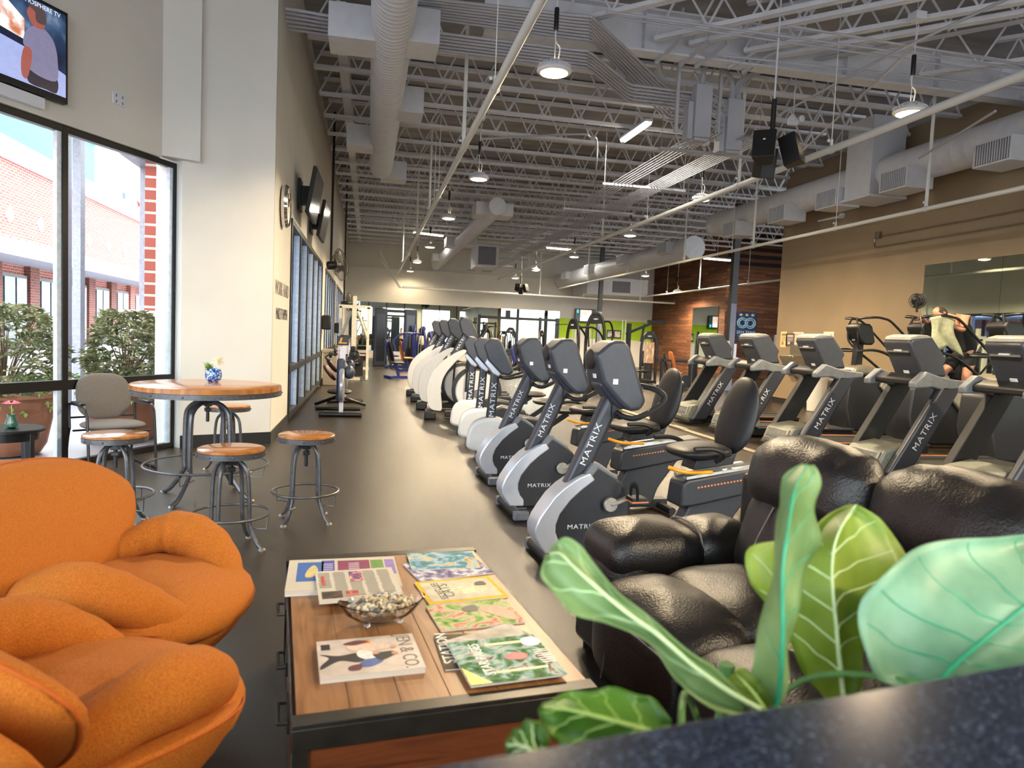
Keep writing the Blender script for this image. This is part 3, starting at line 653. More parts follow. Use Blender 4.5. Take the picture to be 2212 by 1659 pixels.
for i, y in enumerate((19.35, 26.5)):
    m = MB(); m.prism([(XL+.05, y-.25), (XL+.42, y-.25), (XL+.42, y+.25), (XL+.05, y+.25)], 0, .85, 'z'); m.box((XL+.24, y, .9), (.44, .54, .1)); tag(build('waste_bin', m, mat('bin_taupe', '#9b9282', .5), bevel=.02), 'square taupe waste bin under the %s towel dispenser' % ['nearer', 'farther'][i], 'bin')
# lounge wall: television, outlet
t0 = at(142, 30, z=4.4); 
TVc = W0+dW*((at(140, 227, X=-2.93)-W0).dot(dW)); 
def wplane(px, py, off=0):
    d = ray(px, py); p0 = W0+nW*off; return CAMP+d*((p0-CAMP).dot(nW)/d.dot(nW))
c1 = wplane(142, 30, .12); c2 = wplane(140, 227, .12)
h = c1.z-c2.z; Wd = h*1.72; tvp = Vector(((c1.x+c2.x)/2, (c1.y+c2.y)/2, (c1.z+c2.z)/2))+dW*Wd/2
t = thing('wall_television', 'large lit television on the wall above the lounge window, man in grey shirt on screen', 'television', tuple(tvp))
R = Matrix((dW*-1, nW*-1, Vector((0, 0, 1)))).transposed().to_4x4()   # x to the right along the wall, -y out of the wall
m = MB(); m.box((0, 0, 0), (Wd, .07, h), M=R); build('case', m, M_cab, t, bevel=.008)
sw, sh = Wd-.06, h-.09
def scr(pts, off, mm, nm):
    m = MB(); m.prism([(x*sw/2, y*sh/2+.01) for x, y in pts], -.037-off*.001-.0015, -.037-off*.001, 'y', M=R); return build(nm, m, mm, t)
E_ = lambda n, c, s=.42: mat(n, c, .3, var=.08, emis=c, estr=s)
scr([(-1, -1), (1, -1), (1, 1), (-1, 1)], 0, mat_ramp('screen_hall', [(.3, '#0c1424'), (.5, '#1c2c48'), (.62, '#39506e'), (.8, '#9aa8b8')], 3, .3, emis=.45), 'screen')
def mp(pts, x0=.55, kx=.45): return [(x0+(x-.5)*kx*1.25, y) for x, y in pts]
scr([(-1, -1), (1, -1), (1, -.45), (.5, -.2), (-1, .1)], 1, E_('scr_floor', '#8f9ac6'), 'screen_floor')
scr([(-1, .1), (.5, -.2), (.5, .0), (-1, .3)], 2, E_('scr_dark', '#141a30'), 'screen_bench')
scr([(-1, .3), (.4, -.02), (.4, .45), (.1, .8), (-1, .95)], 3, mat_ramp('scr_shelf', [(.3, '#c8ccda'), (.5, '#d7d0cc'), (.6, '#b56a4a'), (.75, '#3d6a4a')], 5, .3, emis=.45), 'screen_shelf')
scr(smooth2([(-.2, .2), (-.05, .25), (.0, .45), (-.08, .65), (-.2, .6)]), 4, E_('scr_green', '#2f6a4c'), 'screen_plate')
scr(smooth2([(.45, -.95), (.7, -.98), (.86, -.96), (.84, -.6), (.48, -.58)]), 5, E_('scr_trouser', '#241f2c'), 'screen_trousers')
scr(smooth2([(.47, -.66), (.84, -.7), (.87, -.2), (.82, .2), (.7, .4), (.56, .42), (.42, .2), (.38, -.12), (.46, -.25)]), 6, E_('scr_shirt', '#6f6c86'), 'screen_shirt')
scr(smooth2([(.36, -.85), (.44, -.85), (.5, -.25), (.4, -.18), (.35, -.5)]), 7, E_('scr_skin', '#8c4d44'), 'screen_arm')
scr(smooth2([(.53, .38), (.66, .4), (.68, .6), (.64, .82), (.5, .84), (.43, .66), (.46, .5)]), 8, E_('scr_skin', '#8c4d44'), 'screen_head')
scr(smooth2([(.56, .52), (.68, .52), (.7, .7), (.65, .88), (.52, .9), (.45, .8), (.54, .72)]), 9, E_('scr_hair', '#453a3c'), 'screen_hair')
text('screen_caption', 'ATMOSPHERE TV', .055, E_('scr_white', '#cfd6e6'), t, R @ frame((.6*sw/2, -.05, .93*sh/2), (1, 0, 0), (0, 0, 1)), ext=.0005)
m = MB(); m.box((Wd*.1, .045, -h/2-.06), (Wd*.5, .1, .1), M=R); build('wall_mount', m, M_white, t)
oc = wplane(257, 215, .068); t = thing('wall_outlet', 'white double outlet plate high on the wall right of the television', 'outlet', tuple(oc))
m = MB(); m.box((0, 0, 0), (.16, .012, .12), M=R); build('plate', m, M_white, t, bevel=.003)
m = MB(); [m.box((s, -.008, zz), (.012, .004, .03), M=R) for s in (-.04, .04) for zz in (-.03, .03)]; build('sockets', m, M_slot, t)
# ================================================================ outside, seen through the lounge window
M_pave = mat('wet_paving', '#8f8c92', .35, var=.12, scale=1.5)
gnd = MB(); gnd.prism([(-60, -25), (XL-.35, -25), (XL-.35, 90), (-60, 90)], -.12, -.02, 'z'); struct('ground_outside', gnd, M_pave)
M_brick = mat_brick('red_brick', '#b05a4c', '#a04c40', '#c9b8ae', .4, .13, axis='YZ')
M_brickd = mat_brick('dark_brick', '#7c4038', '#6c362e', '#8d7468', .4, .13, axis='YZ')
M_cornice = mat('cornice_grey', '#b9bcc6', .6)
M_shop = mat('shop_glass', '#4c5560', .08, var=.3, scale=1)
XF = -16.0
t = thing('shop_building', 'red brick shopping building with pale cornice and long grey canopy across the court', 'building', (XF, 35, 0))
def fx(px, py, x=XF): return at(px, py, X=x)
m = MB(); m.box((-1, 10, 4.2), (2, 90, 8.4)); build('brick_wall', m, M_brick, t)
m = MB(); m.box((-.9, 10, 8.75), (2.3, 90, .7)); m.box((-.85, 10, 9.15), (2.6, 90, .12)); build('cornice', m, M_cornice, t)
m = MB(); m.box((1.2, 10, 3.95), (2.6, 90, .28)); m.prism([(2.5, 3.9), (2.6, 4.35), (-.05, 4.75), (-.05, 4.1)], -30, 50, 'y'); build('canopy', m, M_cornice, t)
m = MB()
for i in range(120): m.ball((2.45, -25+i*.6, 4.42), (.1, .17, .07), 6, 4)
build('canopy_tiles', m, M_white, t)
for i in range(11):
    y = -6+i*3.6; f = MB(); f.box((.1, y, 1.7), (.2, 2.3, 3.3)); o = build('shop_window', f, M_frame, t)
    f = MB(); [f.box((.22, y+q, 1.75), (.03, .95, 2.9)) for q in (-.55, .55)]; build('pane', f, M_shop, o)
    f = MB(); f.box((.12, y+1.8, 1.95), (.3, .95, 3.9)); build('brick_pier', f, M_brickd if i % 3 else M_brick, t)
m = MB()
for i in range(14):
    y = -2+i*3.1; c = Vector((.03, y, 6.0)); R_ = Matrix.Rotation(PI/4, 3, 'X'); m.box(c, (.06, .5, .5), rot=R_)
build('diamond_tiles', m, M_cornice, t)
p = at(290, 468, X=-17); t2 = thing('roof_sign', 'blue and red shop sign standing on the roof edge across the court', 'sign', (-17, p.y, 9.3))
m = MB(); m.box((0, -1.2, .55), (.2, 2.2, 1.0)); build('blue_board', m, mat('sign_blue', '#4a5aa8', .5), t2); text('sign_letters', 'TOYS', 1.2, mat('sign_red', '#e04030', .5), t2, frame((.1, 1.8, .5), (0, 1, 0), (0, 0, 1)), ext=.08)
TEALY = at(205, 400, X=-26).y
t = thing('teal_building', 'bright turquoise building rising behind the brick roofline', 'building', (-26, TEALY-9.0, 0))
m = MB(); m.box((-1, -9, 6), (2, 36, 24)); build('facade', m, mat('turquoise_panels', '#12c4c0', .5, var=.03), t)
m = MB(); m.box((.1, -9, 18.1), (.4, 36.2, .3)); build('parapet', m, M_white, t)
# near brick column with stone base, grey posts
cpos = at(351, 700, Y=11.5); t = thing('brick_column', 'brick column with stone block base just outside the lounge window', 'column', (cpos.x, 11.5, 0))
wcol = .34
m = MB(); m.box((0, 0, 3.6), (wcol, .6, 4.2)); build('brick_shaft', m, mat_brick('column_brick', '#96483a', '#8a4030', '#c4b8ac', .42, .17, ms=.018, axis='XZ'), t)
m = MB(); m.box((-.1, 0, .78), (.55, .7, 1.56)); build('stone_base', m, mat('cast_stone', '#b4b3b0', .7), t); m = MB(); m.box((-.1, 0, 1.6), (.66, .8, .09)); build('cap', m, M_white, t, bevel=.01)
for i, (px, w) in enumerate(((138, .17), (170, .12), (325, .26))):
    dY = (13.5, 13.5, 11.9)[i]; p = at(px, 700, Y=dY); m = MB(); m.box((0, 0, 2.8), (w*1.05, .2, 5.6)); o = build('canopy_post', m, mat('post_grey', '#93939e', .5), loc=(p.x, dY, 0))
    tag(o, ['square grey canopy post just right of the window mullion', 'slim grey canopy post, second from the window mullion', 'wide grey post next to the brick column'][i], 'post')
m = MB(); m.prism([(-9.5, 12.2), (-2.6, 12.2), (-2.6, 14), (-9.5, 14)], 5.0, 5.2, 'z'); tag(build('entrance_canopy', m, mat('post_grey', '#93939e')), 'grey flat canopy edge outside above the lounge window', 'canopy')
# planters with shrubs
M_terra = mat('terracotta_glaze', '#8f5a40', .5, var=.15, scale=4)
M_leafv = mat_ramp('variegated_leaf', [(.3, '#4c563e'), (.5, '#858a62'), (.64, '#cbc6a0')], 9, .5)
M_leafg = mat_ramp('soft_green_leaf', [(.3, '#5c8a3c'), (.6, '#a6c46c')], 12, .5)
M_twig = mat('twig', '#6b5644', .7)
def shrub(loc, R_, H, label, n, pot=True, seed=1):
    rnd = random.Random(seed); t = thing('potted_shrub', label, 'plant', loc)
    if pot:
        m = MB(); m.lathe([(.34, 0), (.4, .1), (.47, .45), (.5, .6), (.53, .62), (.5, .66), (.44, .64), (.001, .6)], 28, caps=False); build('planter', m, M_terra, t)
    z0 = .6 if pot else 0
    m = MB(); lf = MB(); lg = MB()
    for i in range(26):
        a = rnd.uniform(0, 2*PI); q = rnd.uniform(.1, .8)*R_; tip = Vector((q*math.cos(a), q*math.sin(a), z0+H*rnd.uniform(.45, .95))); m.tube([(0, 0, z0-.02), (tip.x*.4, tip.y*.4, (z0+tip.z)/2), tip], [.012, .009, .003], 4)
    build('stems', m, M_twig, t)
    def leaf(M_, c, d, L, w):
        d = d.normalized(); s = d.cross(Vector((0, 0, 1))); s = s.normalized() if s.length > .01 else Vector((1, 0, 0)); u = s.cross(d); b = c+d*L*.5+u*.012
        M_.add([c, b+s*w, c+d*L-u*.02, b-s*w], [(0, 1, 2), (0, 2, 3)])
    for i in range(n):
        a = rnd.uniform(0, 2*PI); v = rnd.uniform(0, 1); rr = R_*(1-abs(v-.35)**1.6)*rnd.uniform(.45, 1)**.5; c = Vector((rr*math.cos(a), rr*math.sin(a), z0+.04+v*H))
        for k in range(5):
            b = a+rnd.uniform(-1.4, 1.4); leaf(lf, c, Vector((math.cos(b), math.sin(b), rnd.uniform(-.3, .9))), rnd.uniform(.08, .13), .014)
    tag(build('foliage', lf, M_leafv, t), kind='stuff')
    for i in range(int(n*.7)):
        a = rnd.uniform(0, 2*PI); q = rnd.uniform(.2, .55); c = Vector((q*math.cos(a), q*math.sin(a), z0+rnd.uniform(-.12, .22)))
        for k in range(4): leaf(lg, c, Vector((rnd.uniform(-1, 1), rnd.uniform(-1, 1), rnd.uniform(-.8, .8))), .05, .012)
    tag(build('trailing_greenery', lg, M_leafg, t), kind='stuff')
pq = at(90, 930, Y=8.35); shrub((-3.85, 8.55, 0), .62, .95, 'bushy variegated shrub in a terracotta planter outside left of the mullion', 620, seed=3)
shrub((-3.0, 9.75, 0), .46, .95, 'tall variegated shrub in a terracotta planter outside beside the brick column', 620, seed=5)
m = MB(); m.box((-5.2, 11.2, .45), (1.0, .4, .08)); m.box((-5.6, 11.2, .22), (.08, .36, .42)); m.box((-4.8, 11.2, .22), (.08, .36, .42)); tag(build('bench', m, mat('bench_stone', '#e6dccb', .6)), 'pale stone bench outside between the shrubs', 'bench')
# parked structures seen through the gym windows: arcade posts
for i, y in enumerate((13.5, 17.5, 21.5, 25.5, 29.5)):
    m = MB(); m.box((-3.0, y, 1.9), (.3, .3, 3.8)); tag(build('arcade_post', m, mat('post_grey', '#93939e')), 'grey arcade post outside the gym windows, %s' % ORD[i], 'post')
m = MB(); m.box((-2.3, 23, .85), (.3, 22, 1.7)); tag(build('darkener', m, mat('darkener_navy', '#1c2430', .9, var=.4, scale=6), bevel=.05), 'long added navy hedge outside the gym windows', 'darkener')  # added block that darkens the lower part of the gym window view
m = MB(); m.box((-2.4, 22, 3.9), (2.2, 22, .15)); tag(build('arcade_roof', m, mat('post_grey', '#93939e')), 'grey arcade roof outside over the gym windows', 'canopy')

# ================================================================ lounge: grey armchair, black side table, bar set
M_gfab = mat('grey_tweed', '#6d6660', .9, var=.25, scale=220, bump=.3, bscale=300)
M_tubeb = mat('black_tube', '#1f2022', .35)
cg = Vector((-2.5, 7.72, 0)); t = thing('armchair', 'grey fabric armchair with black tube arms beside the lounge window', 'chair', tuple(cg), math.radians(-52))
# local: +x is the way the chair faces
m = MB(); m.pillow(.5, .56, .1, e=3, M=Matrix.Translation((.02, 0, .44))); build('seat', m, M_gfab, t)
def bk(p): return Vector((-.23-.35*(p.y)*.25-(p.y)*.12-.12*(p.x**2)*-1, 0, 0))+Vector((p.z, p.x, p.y+.71))
m = MB(); m.pillow(.52, .46, .085, e=2.9, fn=lambda p: Vector((-.25-p.y*.22+p.x*p.x*.35+p.z, p.x, p.y+.71))); build('backrest', m, M_gfab, t)
for s in (-1, 1):
    y = s*.31
    m = MB(); m.tube(smooth_path([(-.24, y, .4), (-.25, y, .6), (-.2, y, .645), (.1, y, .645), (.2, y, .62), (.24, y, .5), (.28, y, .06), (.24, y, .015), (-.28, y, .015), (-.34, y, .03), (-.3, y, .25), (-.24, y, .4)], 4), .014, 8); build('side_frame', m, M_tubeb, t)
    m = MB(); m.box((0, y, .668), (.26, .05, .022)); build('armrest', m, M_tubeb, t, bevel=.008)
m = MB(); m.tube([(-.15, -.31, .38), (-.15, .31, .38)], .011, 6); m.tube([(.15, -.31, .38), (.15, .31, .38)], .011, 6); m.tube([(-.25, -.31, .5), (-.25, .31, .5)], .011, 6); build('cross_bars', m, M_tubeb, t)
M_blk = mat('black_lacquer', '#121316', .3)
sc_ = at(8, 905, z=.52)+Vector((.0, .0, 0)); sc_ = Vector((-3.02, 6.75, 0)); t = thing('side_table', 'round black side table with lower shelf at the left edge', 'table', tuple(sc_), .5)
m = MB(); m.lathe([(.001, .5), (.27, .5), (.285, .505), (.285, .522), (.275, .53), (.001, .53)], 40, caps=False); build('table_top', m, M_blk, t)
m = MB(); m.lathe([(.001, .13), (.22, .13), (.22, .15), (.001, .15)], 32, caps=False); build('shelf', m, M_blk, t)
m = MB(); m.lathe([(.235, .43), (.24, .5), (.2, .5), (.2, .43), (.235, .43)], 32, caps=False); build('apron', m, M_blk, t)
for k in range(4):
    a = PI/4+k*PI/2; m = MB(); m.box((.215*math.cos(a), .215*math.sin(a), .25), (.05, .05, .5), rot=Matrix.Rotation(a, 3, 'Z')); build('leg', m, M_blk, t, bevel=.003)
vz_ = Vector((sc_.x+.05, sc_.y-.02, .53)); t = thing('flower_vase', 'small green glass vase holding a pink gerbera on the black side table', 'vase', tuple(vz_))
m = MB(); m.lathe([(.02, 0), (.045, .015), (.05, .05), (.03, .1), (.035, .12), (.03, .12), (.026, .1)], 20); build('vase', m, mat('green_glass', '#2f5a48', .08, coat=.5), t)
m = MB(); m.tube([(0, 0, .02), (.0, .0, .2)], .004, 5); build('stem', m, M_leafg, t)
m = MB()
for ring, (n_, r_, tz) in enumerate(((16, .075, .0), (14, .058, .015), (12, .035, .028))):
    for k in range(n_):
        a = 2*PI*k/n_+ring*.2; d = Vector((math.cos(a), math.sin(a), .25)); s = Vector((-d.y, d.x, 0))*.012; c = Vector((0, 0, .2+tz)); m.add([c+d*.01, c+d*r_*.6+s, c+d*r_, c+d*r_*.6-s], [(0, 1, 2), (0, 2, 3)])
build('petals', m, mat('pink_petal', '#e5566e', .5), t); m = MB(); m.ball((0, 0, .232), (.014, .014, .01), 10, 6); build('flower_centre', m, mat('flower_brown', '#5a2a1a', .6), t)

M_top = mat_ramp('honey_wood', [(.3, '#8a5426'), (.5, '#a86c34'), (.7, '#bd8145')], 3, .22, stretch=(1.2, 14, 1), coat=.35)
M_gun = mat('gunmetal', '#5b5c60', .36, metal=.6, var=.15, scale=40)
def crank_seat(name, cat, label, loc, rz, R_, zt, ring_r, ring_z, foot_r, th, group=None, legr=.017, arch=.62):
    t = thing(name, label, cat, loc, rz, group); s = R_
    m = MB(); m.lathe([(.001, zt-th), (R_-.006, zt-th), (R_, zt-th+.004), (R_, zt-.004), (R_-.006, zt), (.001, zt)], 56, caps=False); build('top' if cat == 'table' else 'seat', m, M_top, t)
    m = MB(); bh = .034 if cat != 'table' else .04; m.lathe([(R_-.002, zt-th-bh), (R_+.002, zt-th-bh), (R_+.002, zt-th+.001), (R_-.002, zt-th+.001)], 56, caps=False); m.lathe([(.001, zt-th-.006), (R_-.003, zt-th-.006)], 40, caps=False); build('steel_band', m, M_gun, t)
    m = MB(); n = 14 if cat == 'table' else 9
    for k in range(n): a = 2*PI*(k+.5)/n; m.ball(((R_+.003)*math.cos(a), (R_+.003)*math.sin(a), zt-th-bh/2), .008, 8, 5)
    build('rivets', m, M_gun, t)
    za = zt-th-.12 if cat == 'table' else zt-th-.07; lr = R_*arch if cat != 'table' else .215
    m = MB(); m.tube([(0, 0, za-.16), (0, 0, zt-th)], .014, 10); m.box((0, 0, za), (.06, .06, .05)); m.box((0, 0, za-.055), (.05, .05, .03)); build('screw_post', m, M_tubeb, t, bevel=.004)
    for k in range(4):
        a = PI/4+k*PI/2; c_, s_ = math.cos(a), math.sin(a)
        P = [(.02, za+.005), (lr*.45, za+.004), (lr*.85, za-.05), (lr, za-.15), (lr+.008, ring_z+.02), (lr+.012, ring_z-.06), (foot_r*.8, .06), (foot_r, .012)]
        m = MB(); pts = smooth_path([(r_*c_, r_*s_, z) for r_, z in P], 5); m.tube(pts, legr, 8); o = build('leg', m, M_gun, t)
        m = MB(); m.lathe([(.012, 0), (.024, 0), (.024, .008), (.014, .02)], 12, c=(foot_r*c_, foot_r*s_, 0)); build('foot', m, mat('foot_metal', '#9a938a', .4, metal=.6), o)
    m = MB(); m.tube([(ring_r*math.cos(2*PI*k/48), ring_r*math.sin(2*PI*k/48), ring_z) for k in range(48)], .0095, 8, closed=True)
    for k in range(4):
        a = PI/4+k*PI/2+.22; m.tube([(ring_r*math.cos(a), ring_r*math.sin(a), ring_z), (ring_r*.97*math.cos(a), ring_r*.97*math.sin(a), ring_z-.1), ((lr+.02)*math.cos(a), (lr+.02)*math.sin(a), ring_z-.1)], .005, 5)
    build('foot_ring', m, M_gun, t); return t
tb = crank_seat('bar_table', 'table', 'round high bar table with honey wood top and gunmetal crank base', (-1.33, 6.42, 0), .35, .6, .98, .5, .29, .44, .045, legr=.022)
st = [((-.44, 5.6, 0), .15, 'round wooden crank stool standing alone at right beside the aisle'), ((-.87, 4.93, 0), .4, 'round wooden crank stool in front of the bar table'), ((-1.76, 5.5, 0), .1, 'round wooden crank stool left of the bar table, its seat white with window glare'), ((-1.37, 7.55, 0), .5, 'round wooden crank stool behind the bar table')]
s0 = crank_seat('bar_stool', 'stool', st[0][2], st[0][0], st[0][1], .212, .68, .25, .235, .235, .022, 'crank stools around the bar table', legr=.0145)
for (l, r, lab) in st[1:]: dup(s0, l, r, lab)
fp = at(461, 824, z=.98); t = thing('flower_pot', 'small blue patterned pot with a white spiky flower on the bar table', 'plant', (fp.x, fp.y, .98))
m = MB(); m.lathe([(.04, 0), (.065, .02), (.072, .06), (.064, .1), (.055, .115), (.05, .112), (.05, .1), (.001, .1)], 28, caps=False); build('pot', m, mat_ramp('blue_glaze', [(.42, '#123a78'), (.52, '#1f5cae'), (.58, '#b8d0ec')], 60, .15, coat=.6), t)
m = MB(); rnd = random.Random(5)
for k in range(90):
    a = rnd.uniform(0, 2*PI); e = rnd.uniform(-.4, 1.4); d = Vector((math.cos(a)*math.cos(e), math.sin(a)*math.cos(e), math.sin(e))); s = d.orthogonal().normalized()*.006; c = Vector((.045, -.02, .165)); L_ = rnd.uniform(.05, .085); m.add([c, c+d*L_*.5+s, c+d*L_, c+d*L_*.5-s], [(0, 1, 2), (0, 2, 3)])
build('flower', m, mat('ivory_petal', '#efe9cf', .5), t)
m = MB()
for k in range(34):
    a = rnd.uniform(1.6, 4.6); e = rnd.uniform(-.1, 1.0); d = Vector((math.cos(a)*math.cos(e), math.sin(a)*math.cos(e), math.sin(e))); s = d.orthogonal().normalized()*.007; c = Vector((-.01, 0, .11)); L_ = rnd.uniform(.06, .11); m.add([c, c+d*L_*.5+s, c+d*L_, c+d*L_*.5-s], [(0, 1, 2), (0, 2, 3)])
build('leaves', m, mat('sprig_green', '#6d8f3c', .5), t)
# ================================================================ cardio machines
M_sh = mat('charcoal_shell', '#26282e', .42, var=.08, scale=30)
M_post = mat('graphite_post', '#3b3e46', .38, metal=.3, var=.15, scale=160)
M_sil = mat('silver_band', '#c6cbd6', .28, metal=.45, var=.02)
M_gry = mat('mid_grey_plastic', '#6a6d74', .45)
M_con = mat('console_grey', '#3a3d45', .4, var=.06)
M_rub = mat('grip_rubber', '#17181a', .5)
M_let = mat('silver_letter', '#d3d7dc', .35)
M_org = mat('orange_lever', '#e8981c', .4)
M_orl = mat('orange_trim', '#d5824a', .5)
M_lab = mat('white_sticker', '#e8eaee', .4)
M_wht = mat('white_shell', '#cfd1d2', .35, var=.02)
M_ped = mat('crank_silver', '#a9a59c', .35, metal=.5)

def console(t, pts, w, back=True):
    """pts: side outline (x,z) of the console head; its back leans toward -x"""
    m = MB(); m.prism(pts, -w/2, w/2, 'y'); c = build('console', m, M_con, t, bevel=.028, seg=4)
    return c
def seat_module(t, ox, oz=.0):
    """seat rail, seat, lever and backrest of the recumbent bike, starting at x=ox"""
    def sh(m):
        m.v = [(v[0]+ox, v[1], v[2]+oz) for v in m.v]; return m
    m = MB(); m.prism([(0, .36), (.02, .53), (.06, .555), (.78, .66), (.86, .62), (.78, .5), (.72, .47), (.1, .36)], -.1, .1, 'y'); build('rail_body', sh(m), M_sh, t, bevel=.02, seg=3)
    m = MB(); m.prism([(.05, .555), (.6, .63), (.6, .65), (.05, .575)], -.09, -.05, 'y'); m.prism([(.05, .555), (.6, .63), (.6, .65), (.05, .575)], .05, .09, 'y'); build('slide_rails', sh(m), mat('polished_rail', '#cfcdc6', .2, metal=.8), t)
    m = MB()
    for k in range(16): m.box((.14+k*.026, -.102, .50+k*.0035), (.014, .004, .01))
    build('scale_marks', sh(m), M_orl, t)
    m = MB(); m.prism([(-.05, .05), (.12, .4), (.62, .5), (.6, .44), (.42, .2), (.36, .03)], -.06, .06, 'y'); build('rear_leg', sh(m), M_sh, t, bevel=.015)
    m = MB(); m.prism([(.1, .62), (.42, .66), (.42, .72), (.12, .69)], -.09, .09, 'y'); build('seat_carriage', sh(m), M_rub, t, bevel=.008)
    m = MB(); m.pillow(.42, .42, .11, e=3, fn=lambda p: Vector((p.x, p.y, p.z+.1*(p.x)*.5+.75)), M=Matrix.Translation((.18, 0, 0))); build('seat', sh(m), M_rub, t)
    m = MB(); m.tube(smooth_path([(-.14, -.16, .66), (-.02, -.2, .63), (.2, -.16, .62)], 5), .013, 8); build('adjust_lever', sh(m), M_org, t)
    m = MB(); m.pillow(.42, .56, .1, e=2.4, fn=lambda p: Vector((.47+.25*p.y+.5*p.x*p.x-p.z, p.x*(1-.5*p.y), 1.0+p.y))); build('backrest', sh(m), M_rub, t)
    m = MB(); m.pillow(.26, .34, .05, e=4, fn=lambda p: Vector((.555+.25*p.y, p.x, 1.0+p.y))+Vector((p.z, 0, 0))); m.bar((.42, 0, .66), (.53, 0, 1.0), .05, .08); build('back_plate', sh(m), M_sh, t)
    for s in (-1, 1): m = MB(); m.tube(smooth_path([(.2, s*.2, .7), (.22, s*.27, .76), (.12, s*.28, .8), (-.02, s*.28, .8)], 4), .017, 8); build('side_grip', sh(m), M_rub, t)
def recumbent_bike(label, loc, rz):
    t = thing('recumbent_bike', label, 'exercise bike', loc, rz)
    # side shell
    band_o = [(.31, .565), (.27, .615), (.19, .585), (.09, .52), (.02, .455), (-.03, .385), (-.075, .315), (-.10, .25), (-.095, .19), (-.06, .13), (-.02, .075), (.1, .075)]
    band_i = [(.1, .13), (.065, .17), (.045, .22), (.045, .27), (.07, .34), (.14, .43), (.22, .50)]
    dark = [(.27, .63), (.3, .675), (.34, .67), (.47, .575), (.535, .52), (.58, .42), (.585, .3), (.54, .2), (.45, .12), (.38, .06), (0, .06), (.02, .1), (-.04, .2), (-.03, .32), (.06, .46)]
    m = MB(); m.prism(dark, -.085, .085, 'y'); build('side_shell', m, M_sh, t, bevel=.03, seg=3)
    m = MB(); m.prism(band_o+band_i, -.094, .094, 'y'); build('silver_band', m, M_sil, t, bevel=.012, seg=3)
    m = MB(); m.prism([(.235, .60), (.285, .675), (.34, .675), (.48, .58), (.47, .555), (.33, .635), (.27, .56)], -.09, .09, 'y'); build('top_cap', m, M_gry, t, bevel=.012)
    for s in (-1, 1):
        matrix_word('lettering', t, (.23 if s < 0 else .23, s*.0865, .25), (1 if s < 0 else -1, 0, 0), (0, 0, 1), .032, M_let)
    m = MB(); m.prism([(.10, .50), (.30, .63), (.50, 1.10), (.395, 1.16)], -.055, .055, 'y'); p = build('post', m, M_post, t, bevel=.035, seg=4)
    d = Vector((.30, 0, .63)).normalized() if False else Vector((.20, 0, .52)).normalized()
    matrix_word('lettering', p, (.28, -.057, .80), (d.x, 0, d.z), (-d.z, 0, d.x), .046, M_let)
    c = console(t, [(.26, 1.40), (.30, 1.44), (.37, 1.50), (.46, 1.50), (.50, 1.46), (.64, 1.10), (.60, 1.04), (.52, 1.03), (.45, 1.08), (.31, 1.22)], .26)
    m = MB(); m.prism([(.305, 1.20), (.35, 1.28), (.52, 1.08), (.49, 1.03), (.42, 1.07)], -.085, .085, 'y'); build('console_collar', m, M_post, t, bevel=.02, seg=3)
    m = MB(); m.box((0, 0, 0), (.004, .05, .028), rot=Matrix.Rotation(-.18, 3, 'Y')); 
    for i, v in enumerate(m.v): m.v[i] = (v[0]+.292, v[1]-.03, v[2]+1.26)
    m.box((.40, -.1315, 1.23), (.035, .004, .035)); build('sticker', m, M_lab, c)
    m = MB(); m.lathe([(.06, 0), (.068, .006), (.06, .008)], 20, axis='x', caps=True, c=(.262, .0, 1.37)); build('speaker_grille', m, M_rub, c)
    m = MB()
    for s in (-1, 1): m.tube(smooth_path([(.45, s*.05, 1.02), (.46, s*.2, 1.0), (.52, s*.26, 1.01), (.66, s*.27, 1.09), (.70, s*.25, 1.15), (.66, s*.2, 1.19), (.62, s*.12, 1.2)], 5), .019, 8)
    m.box((.44, 0, 1.03), (.05, .14, .08)); build('handlebar', m, M_rub, t)
    for s in (-1, 1):
        a = .35 if s < 0 else .35+PI; cx, cz = .42, .40
        ex, ez = cx+.16*math.cos(a), cz+.16*math.sin(a)
        m = MB(); m.lathe([(.05, 0), (.05, .03)], 20, c=(cx, s*.095 if s > 0 else -.125, cz), axis='y'); m.bar((cx, s*.112, cz), (ex, s*.12, ez), .025, .045, upv=(0, 1, 0)); o = build('crank', m, M_ped, t, bevel=.006)
        m = MB(); m.box((ex, s*.19, ez), (.11, .11, .03)); build('pedal', m, M_rub, o, bevel=.006)
        m = MB(); m.box((ex, s*.19, ez-.012), (.118, .118, .008)); build('pedal_edge', m, M_orl, o)
        m = MB(); m.tube(smooth_path([(ex-.02, s*.14, ez), (ex-.02, s*.145, ez+.07), (ex-.02, s*.19, ez+.095), (ex-.02, s*.235, ez+.07), (ex-.02, s*.24, ez)], 4), .022, 6, flat=.25); build('pedal_strap', m, M_rub, o)
    m = MB(); m.tube([(-.0, -.25, .05), (-.0, .27, .05)], .038, 10); build('front_foot', m, M_rub, t)
    for q in (((.02, -.27, .045), (.13, .06, .075)), ((.02, .28, .045), (.12, .05, .075)), ((.06, 0, .07), (.16, .12, .07))): m = MB(); m.box(*q); build('foot_cap', m, M_gry, t, bevel=.012)
    m = MB(); m.box((.75, 0, .06), (1.45, .1, .07)); m.tube([(1.4, -.28, .04), (1.4, .28, .04)], .035, 8); build('base_rail', m, M_rub, t)
    seat_module(t, .95)
    return t
for i, (x, y, r) in enumerate([(1.20, 4.50, 5), (1.22, 5.78, 5), (1.24, 7.12, 5)]):
    lab = ['recumbent exercise bike with silver band, nearest one, beside the arm of the leather sofa', 'recumbent exercise bike with silver band, second from the sofa', 'recumbent exercise bike with silver band, third from the sofa'][i]
    if i == 0: ub = recumbent_bike(lab, (x, y, 0), math.radians(r))
    else: dup(ub, (x, y, 0), math.radians(r), lab)

